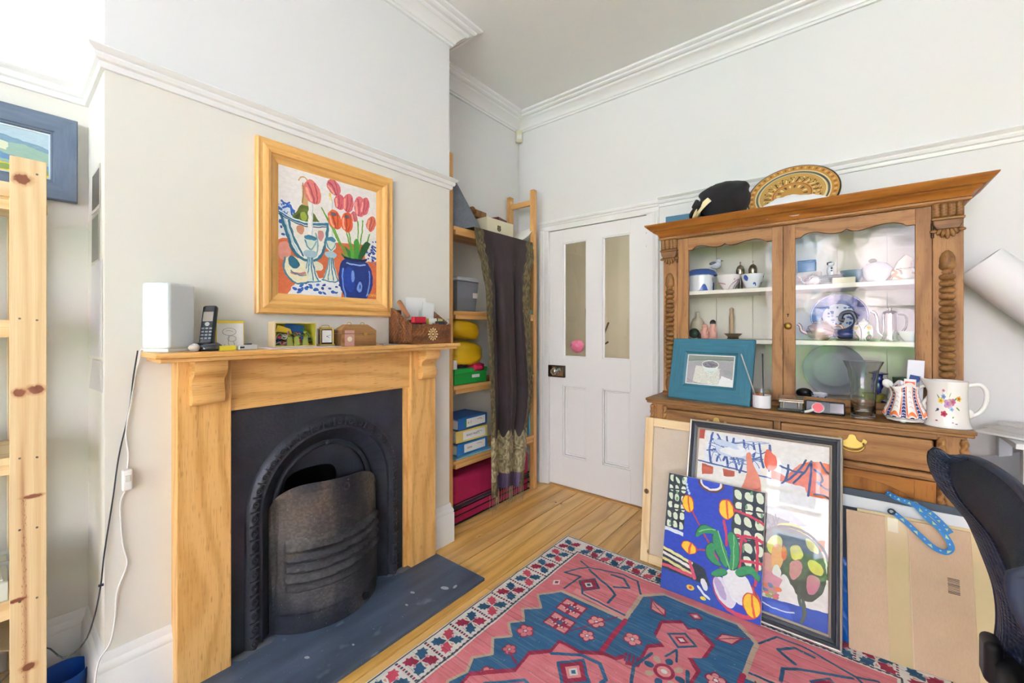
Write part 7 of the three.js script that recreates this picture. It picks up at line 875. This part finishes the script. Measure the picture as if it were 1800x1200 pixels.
  const c = leaner('tulip_canvas', 'unframed blue canvas of yellow tulips on a table leaning in front', 'canvas', -0.481, -1.961, 0.246); const cg = new THREE.Group(); cg.name = 'canvas_panel'; cg.position.set(0, 0.26, 0); c.add(cg); picture(cg, 'canvas_board', 0.408, 0.518, 0.016, T2, 0.55, 0); flatten(c, cg);
  // portfolio, boards and cardboard to the right
  const pf = leaner('art_portfolio', 'dark blue-grey art portfolio leaning behind the cardboard', 'portfolio', 0.16, -2.085, 0.19); part('portfolio_cover', box(0.42, 0.572, 0.006, 0, 0.286, -0.012, 0.002), mat(0x3a4654, 0.6), pf); part('paper_edge', box(0.4, 0.545, 0.008, 0, 0.272, -0.005, 0.001), mat(0xe6e8ea, 0.7), pf); part('front_flap', box(0.41, 0.5, 0.002, 0, 0.25, 0.0, 0.001), mat(0x3a4654, 0.6), pf); part('bulldog_clip', [box(0.022, 0.016, 0.02, 0.04, 0.553, -0.008, 0.003), put(new THREE.TorusGeometry(0.008, 0.0015, 6, 16), 0.04, 0.558, 0.004)], M.steel, pf);
  solo('blue_carrier', 'bright blue plastic carrier squeezed behind the framed print', 'bag', shell((u, v) => [lerp(-0.06, 0.04, u), RY + 0.002 + v * 0.3, -2.062 - v * 0.06 + 0.006 * Math.sin(v * 20 + u * 9)], 12, 30, 0.004), mat(0x1766c2, 0.3));
  const cbT = tex(512, 512, (u, v) => { const n = fbm(u, v, 5, 6, 8, 5), f = pn(u * 200, v * 60, 200, 60, 3); return mix3([196, 165, 134], [214, 186, 156], n * 0.7 + f * 0.3); }, 0.5, 0.5), cbm = tmat(cbT, 0.85);
  const bb = leaner('beige_board', 'pale buff board behind the taped cardboard', 'board', 0.236, -2.075, 0.185, 0.08); part('board', box(0.4, 0.508, 0.006, 0, 0.254, 0, 0.001), mat(0xdcc89c, 0.8), bb);
  const cb = leaner('taped_cardboard', 'flat brown cardboard sheet with parcel tape and a barcode', 'cardboard', 0.175, -2.056, 0.19, 0.09); part('sheet', box(0.345, 0.502, 0.008, 0, 0.251, 0, 0.002), cbm, cb);
  part('tape_strip', [box(0.062, 0.503, 0.0005, -0.025, 0.2515, 0.0043, 0)], mat(0xc7b184, 0.25), cb); part('crease', box(0.0015, 0.5, 0.0006, 0.01, 0.251, 0.0046, 0), mat(0xd9c8a2, 0.4), cb); part('tape_end', box(0.03, 0.05, 0.0004, -0.034, 0.476, 0.0048, 0), mat(0xd9cdb0, 0.15), cb);
  const bar = []; for (let i = 0; i < 11; i++) bar.push(box(0.03, 0.0016 + 0.0016 * hash(i, 2, 5), 0.0004, 0.122, 0.285 + i * 0.0048, 0.0043, 0)); part('barcode', bar, mat(0x4a4038, 0.8), cb);
  // blue lanyard draped over the boards
  const ln = thing('blue_lanyard', 'bright blue patterned lanyard looped over the cardboard', 'lanyard', [0, 0, 0]);
  const lt = canvasTex(512, 64, (x, H) => { poly(x, '#2277b8', 0, 0, 100, 0, 100, H, 0, H); for (let i = 0; i < 14; i++) i % 2 ? poly(x, '#b9cf9a', i * 7 + 2, 3, i * 7 + 5, 9, i * 7, 9) : oval(x, '#9cc0d8', i * 7 + 3, 5, 1, 1.6); });
  const ribbon = (pts, w) => { const cv = new THREE.CatmullRomCurve3(pts.map((p) => V3(...p))), N = 60; return shell((u, v) => { const p = cv.getPointAt(u), t = cv.getTangentAt(u), n = V3(0, 0.2, 1).normalize(), s = V3().crossVectors(n, t).normalize(); const k = (v - 0.5) * w; return [p.x + s.x * k, p.y + s.y * k, p.z + s.z * k, u, v]; }, N, 3, 0.0012); };
  const lm = tmat(lt, 0.6);
  part('strap', ribbon([[0.118, 0.578, -2.2], [0.15, 0.572, -2.165], [0.2, 0.56, -2.16], [0.24, 0.542, -2.152], [0.287, 0.492, -2.138]], 0.018), lm, ln); part('strap', ribbon([[0.135, 0.522, -2.15], [0.172, 0.495, -2.14], [0.21, 0.46, -2.128], [0.245, 0.432, -2.12], [0.272, 0.428, -2.118], [0.285, 0.448, -2.12], [0.265, 0.492, -2.134], [0.225, 0.53, -2.146], [0.195, 0.565, -2.158]], 0.018), lm, ln); part('strap_end', put(new THREE.TorusGeometry(0.009, 0.003, 6, 16), 0.13, 0.524, -2.146), mat(0x23343f, 0.4), ln);
}
// ---------- right edge: paper roll, papers on a white cabinet, office chair ----------
{
  const cb = thing('white_table', 'plain white table with a lower shelf to the right of the dresser', 'table', [0.87, 0, -2.54]); part('table_top', box(0.78, 0.022, 0.38, 0, 0.789, 0, 0.004), mat(0xe9ecee, 0.4), cb); part('lower_shelf', box(0.74, 0.018, 0.34, 0, 0.641, 0, 0.003), mat(0xe5e9ec, 0.45), cb); for (const x of [-0.35, 0.35]) for (const z of [-0.16, 0.16]) part('table_leg', box(0.04, 0.778, 0.04, x, 0.389, z, 0.003, 'y'), mat(0xe2e6ea, 0.5), cb);
  const pr = solo('paper_roll', 'big roll of white drawing paper leaning on the wall beside the dresser', 'paper roll', sheet((u, v) => { const a = u * 7.4, r = 0.088 - 0.006 * u; return [Math.cos(a) * r, v * 0.86, Math.sin(a) * r]; }, 60, 8), new THREE.MeshPhysicalMaterial({ color: 0xeeedf0, roughness: 0.7, side: THREE.DoubleSide })); pr.position.set(1.01, 0.86, -2.62); pr.rotation.z = Math.PI * 0.235; 
  const sheets = (name, label, pts, y, th, curl, c) => { const s = shape(pts); const g = new THREE.ExtrudeGeometry(s, { depth: th, bevelEnabled: false, steps: 1 }).rotateX(-Math.PI / 2); return solo(name, label, 'paper', g, mat(c, 0.8), [0, y, 0]); };
  sheets('drawing_sheets', 'fanned drawing sheets on the white table overhanging its left edge', [[0.405, 2.5], [0.6, 2.34], [0.95, 2.4], [0.95, 2.66], [0.5, 2.66]], 0.8025, 0.008, 0, 0xf0efec); sheets('drawing_sheets', 'uppermost angled sheet on the pile of drawings', [[0.44, 2.6], [0.56, 2.42], [0.9, 2.46], [0.9, 2.68], [0.52, 2.69]], 0.8115, 0.002, 0, 0xe9e8e4); sheets('drawing_sheets', 'tilted top sheet curling at the back of the pile', [[0.5, 2.69], [0.62, 2.52], [0.88, 2.56], [0.86, 2.7]], 0.8142, 0.014, 0, 0xf2f1f0);
  solo('curled_sheet', 'large curled white sheet on the lower shelf of the table', 'paper', shell((u, v) => { const x = lerp(0.42, 0.95, u); return [x, 0.652 + 0.1 * Math.pow(v, 2.2) * sstep(0, 0.6, u) + 0.012 * (1 - u) * v, lerp(-2.37 + 0.03 * u, -2.7, v)]; }, 24, 16, 0.002), mat(0xe9ecf2, 0.7));
  const rb = thing('red_lidded_box', 'cream box with a red lid under the white table', 'box', [0.62, 0, -2.46]); part('box_body', box(0.24, 0.38, 0.18, 0, 0.19, 0, 0.004), mat(0xe9dfc8, 0.7), rb); part('box_lid', box(0.25, 0.06, 0.19, 0, 0.41, 0, 0.006), mat(0xb5202c, 0.5), rb);
  // office chair seen from behind its reclined mesh back
  const ch = thing('office_chair', 'navy mesh-backed office chair at the right edge', 'office chair', [0, 0, 0]);
  const pf = smoothPts([[0.262, 0.4], [0.26, 0.48], [0.266, 0.57], [0.263, 0.63], [0.253, 0.68], [0.2235, 0.775], [0.199, 0.818], [0.172, 0.858], [0.157, 0.905], [0.163, 0.938], [0.185, 0.957]], 40);
  const at = (u, v) => { const k = v * 40, i = Math.min(39, Math.floor(k)), px = lerp(pf[i][0], pf[i + 1][0], k - i), py = lerp(pf[i][1], pf[i + 1][1], k - i), t = sstep(0.86, 1, v), s = u * 2 - 1; return [px + 0.035 * (1 - s * s), py - 0.03 * t * Math.pow(Math.abs(s), 4), lerp(-1.405 + 0.05 * t, -0.77, u), u * 0.5, v * 0.6]; };
  const meshB = grey(256, 256, (u, v) => 0.5 + 0.5 * Math.sin(u * 6.2832 * 32) * Math.sin(v * 6.2832 * 32), 0.16, 0.16), meshB2 = grey(128, 128, (u, v) => Math.pow(Math.abs(Math.sin(u * 6.2832 * 8) * Math.sin(v * 6.2832 * 8)), 0.6), 0.12, 0.12);
  const navy = mat(0x1b2131, 0.75, { bumpMap: meshB, bumpScale: 0.002 }), band = mat(0x2b3853, 0.5, { bumpMap: meshB2, bumpScale: 0.006 });
  part('mesh_back', shell((u, v) => at(lerp(0.15, 1, u), v), 40, 60, 0.006), navy, ch); part('edge_band', shell((u, v) => { const p = at(lerp(0.0, 0.16, u), v); p[0] -= 0.012 * Math.sin(Math.PI * u); return p; }, 12, 60, 0.012), band, ch);
  const rimPts = []; for (let i = 0; i <= 30; i++) rimPts.push(at(0, i / 30).slice(0, 3)); for (let i = 1; i <= 12; i++) rimPts.push(at(i / 12, 1).slice(0, 3)); for (let i = 29; i >= 0; i--) rimPts.push(at(1, i / 30).slice(0, 3)); part('back_rim', tube(rimPts, 0.009, 160, 8), mat(0x232b40, 0.6), ch);
  part('back_bracket', [put(box(0.05, 0.2, 0.14, 0, 0, 0, 0.02, 'y', 3), 0.262, 0.44, -1.27), put(box(0.03, 0.09, 0.06, 0, 0, 0, 0.014, 'y', 3), 0.238, 0.52, -1.33)], M.black, ch);
  part('seat', box(0.48, 0.07, 0.5, 0.54, 0.46, -1.15, 0.03, 'x', 4), mat(0x20242e, 0.9), ch); part('spine', box(0.06, 0.3, 0.08, 0.31, 0.4, -1.15, 0.015, 'y', 2), M.black, ch); part('gas_column', cyl(0.028, 0.022, 0.34, 0.54, 0.26, -1.15), M.steel, ch);
  for (let i = 0; i < 5; i++) { const a = i * 1.2566 + 0.3, cx = 0.54 + 0.28 * Math.cos(a), cz = -1.15 + 0.28 * Math.sin(a); const l = part('base_leg', put(box(0.28, 0.03, 0.045, 0.14, 0, 0, 0.01), 0.54, 0.095, -1.15, 0, -a, -0.06), M.black, ch); part('castor', put(cyl(0.03, 0.03, 0.03, 0, 0, 0, 18), cx, 0.031 + RY, cz, Math.PI / 2, 0, a), M.black, l); }
  for (const z of [-1.41, -0.89]) part('arm_rest', [box(0.22, 0.025, 0.06, 0.52, 0.66, z, 0.012, 'x', 3), box(0.03, 0.2, 0.04, 0.54, 0.56, z, 0.008)], M.black, ch);
}
renderer.render(scene, camera);
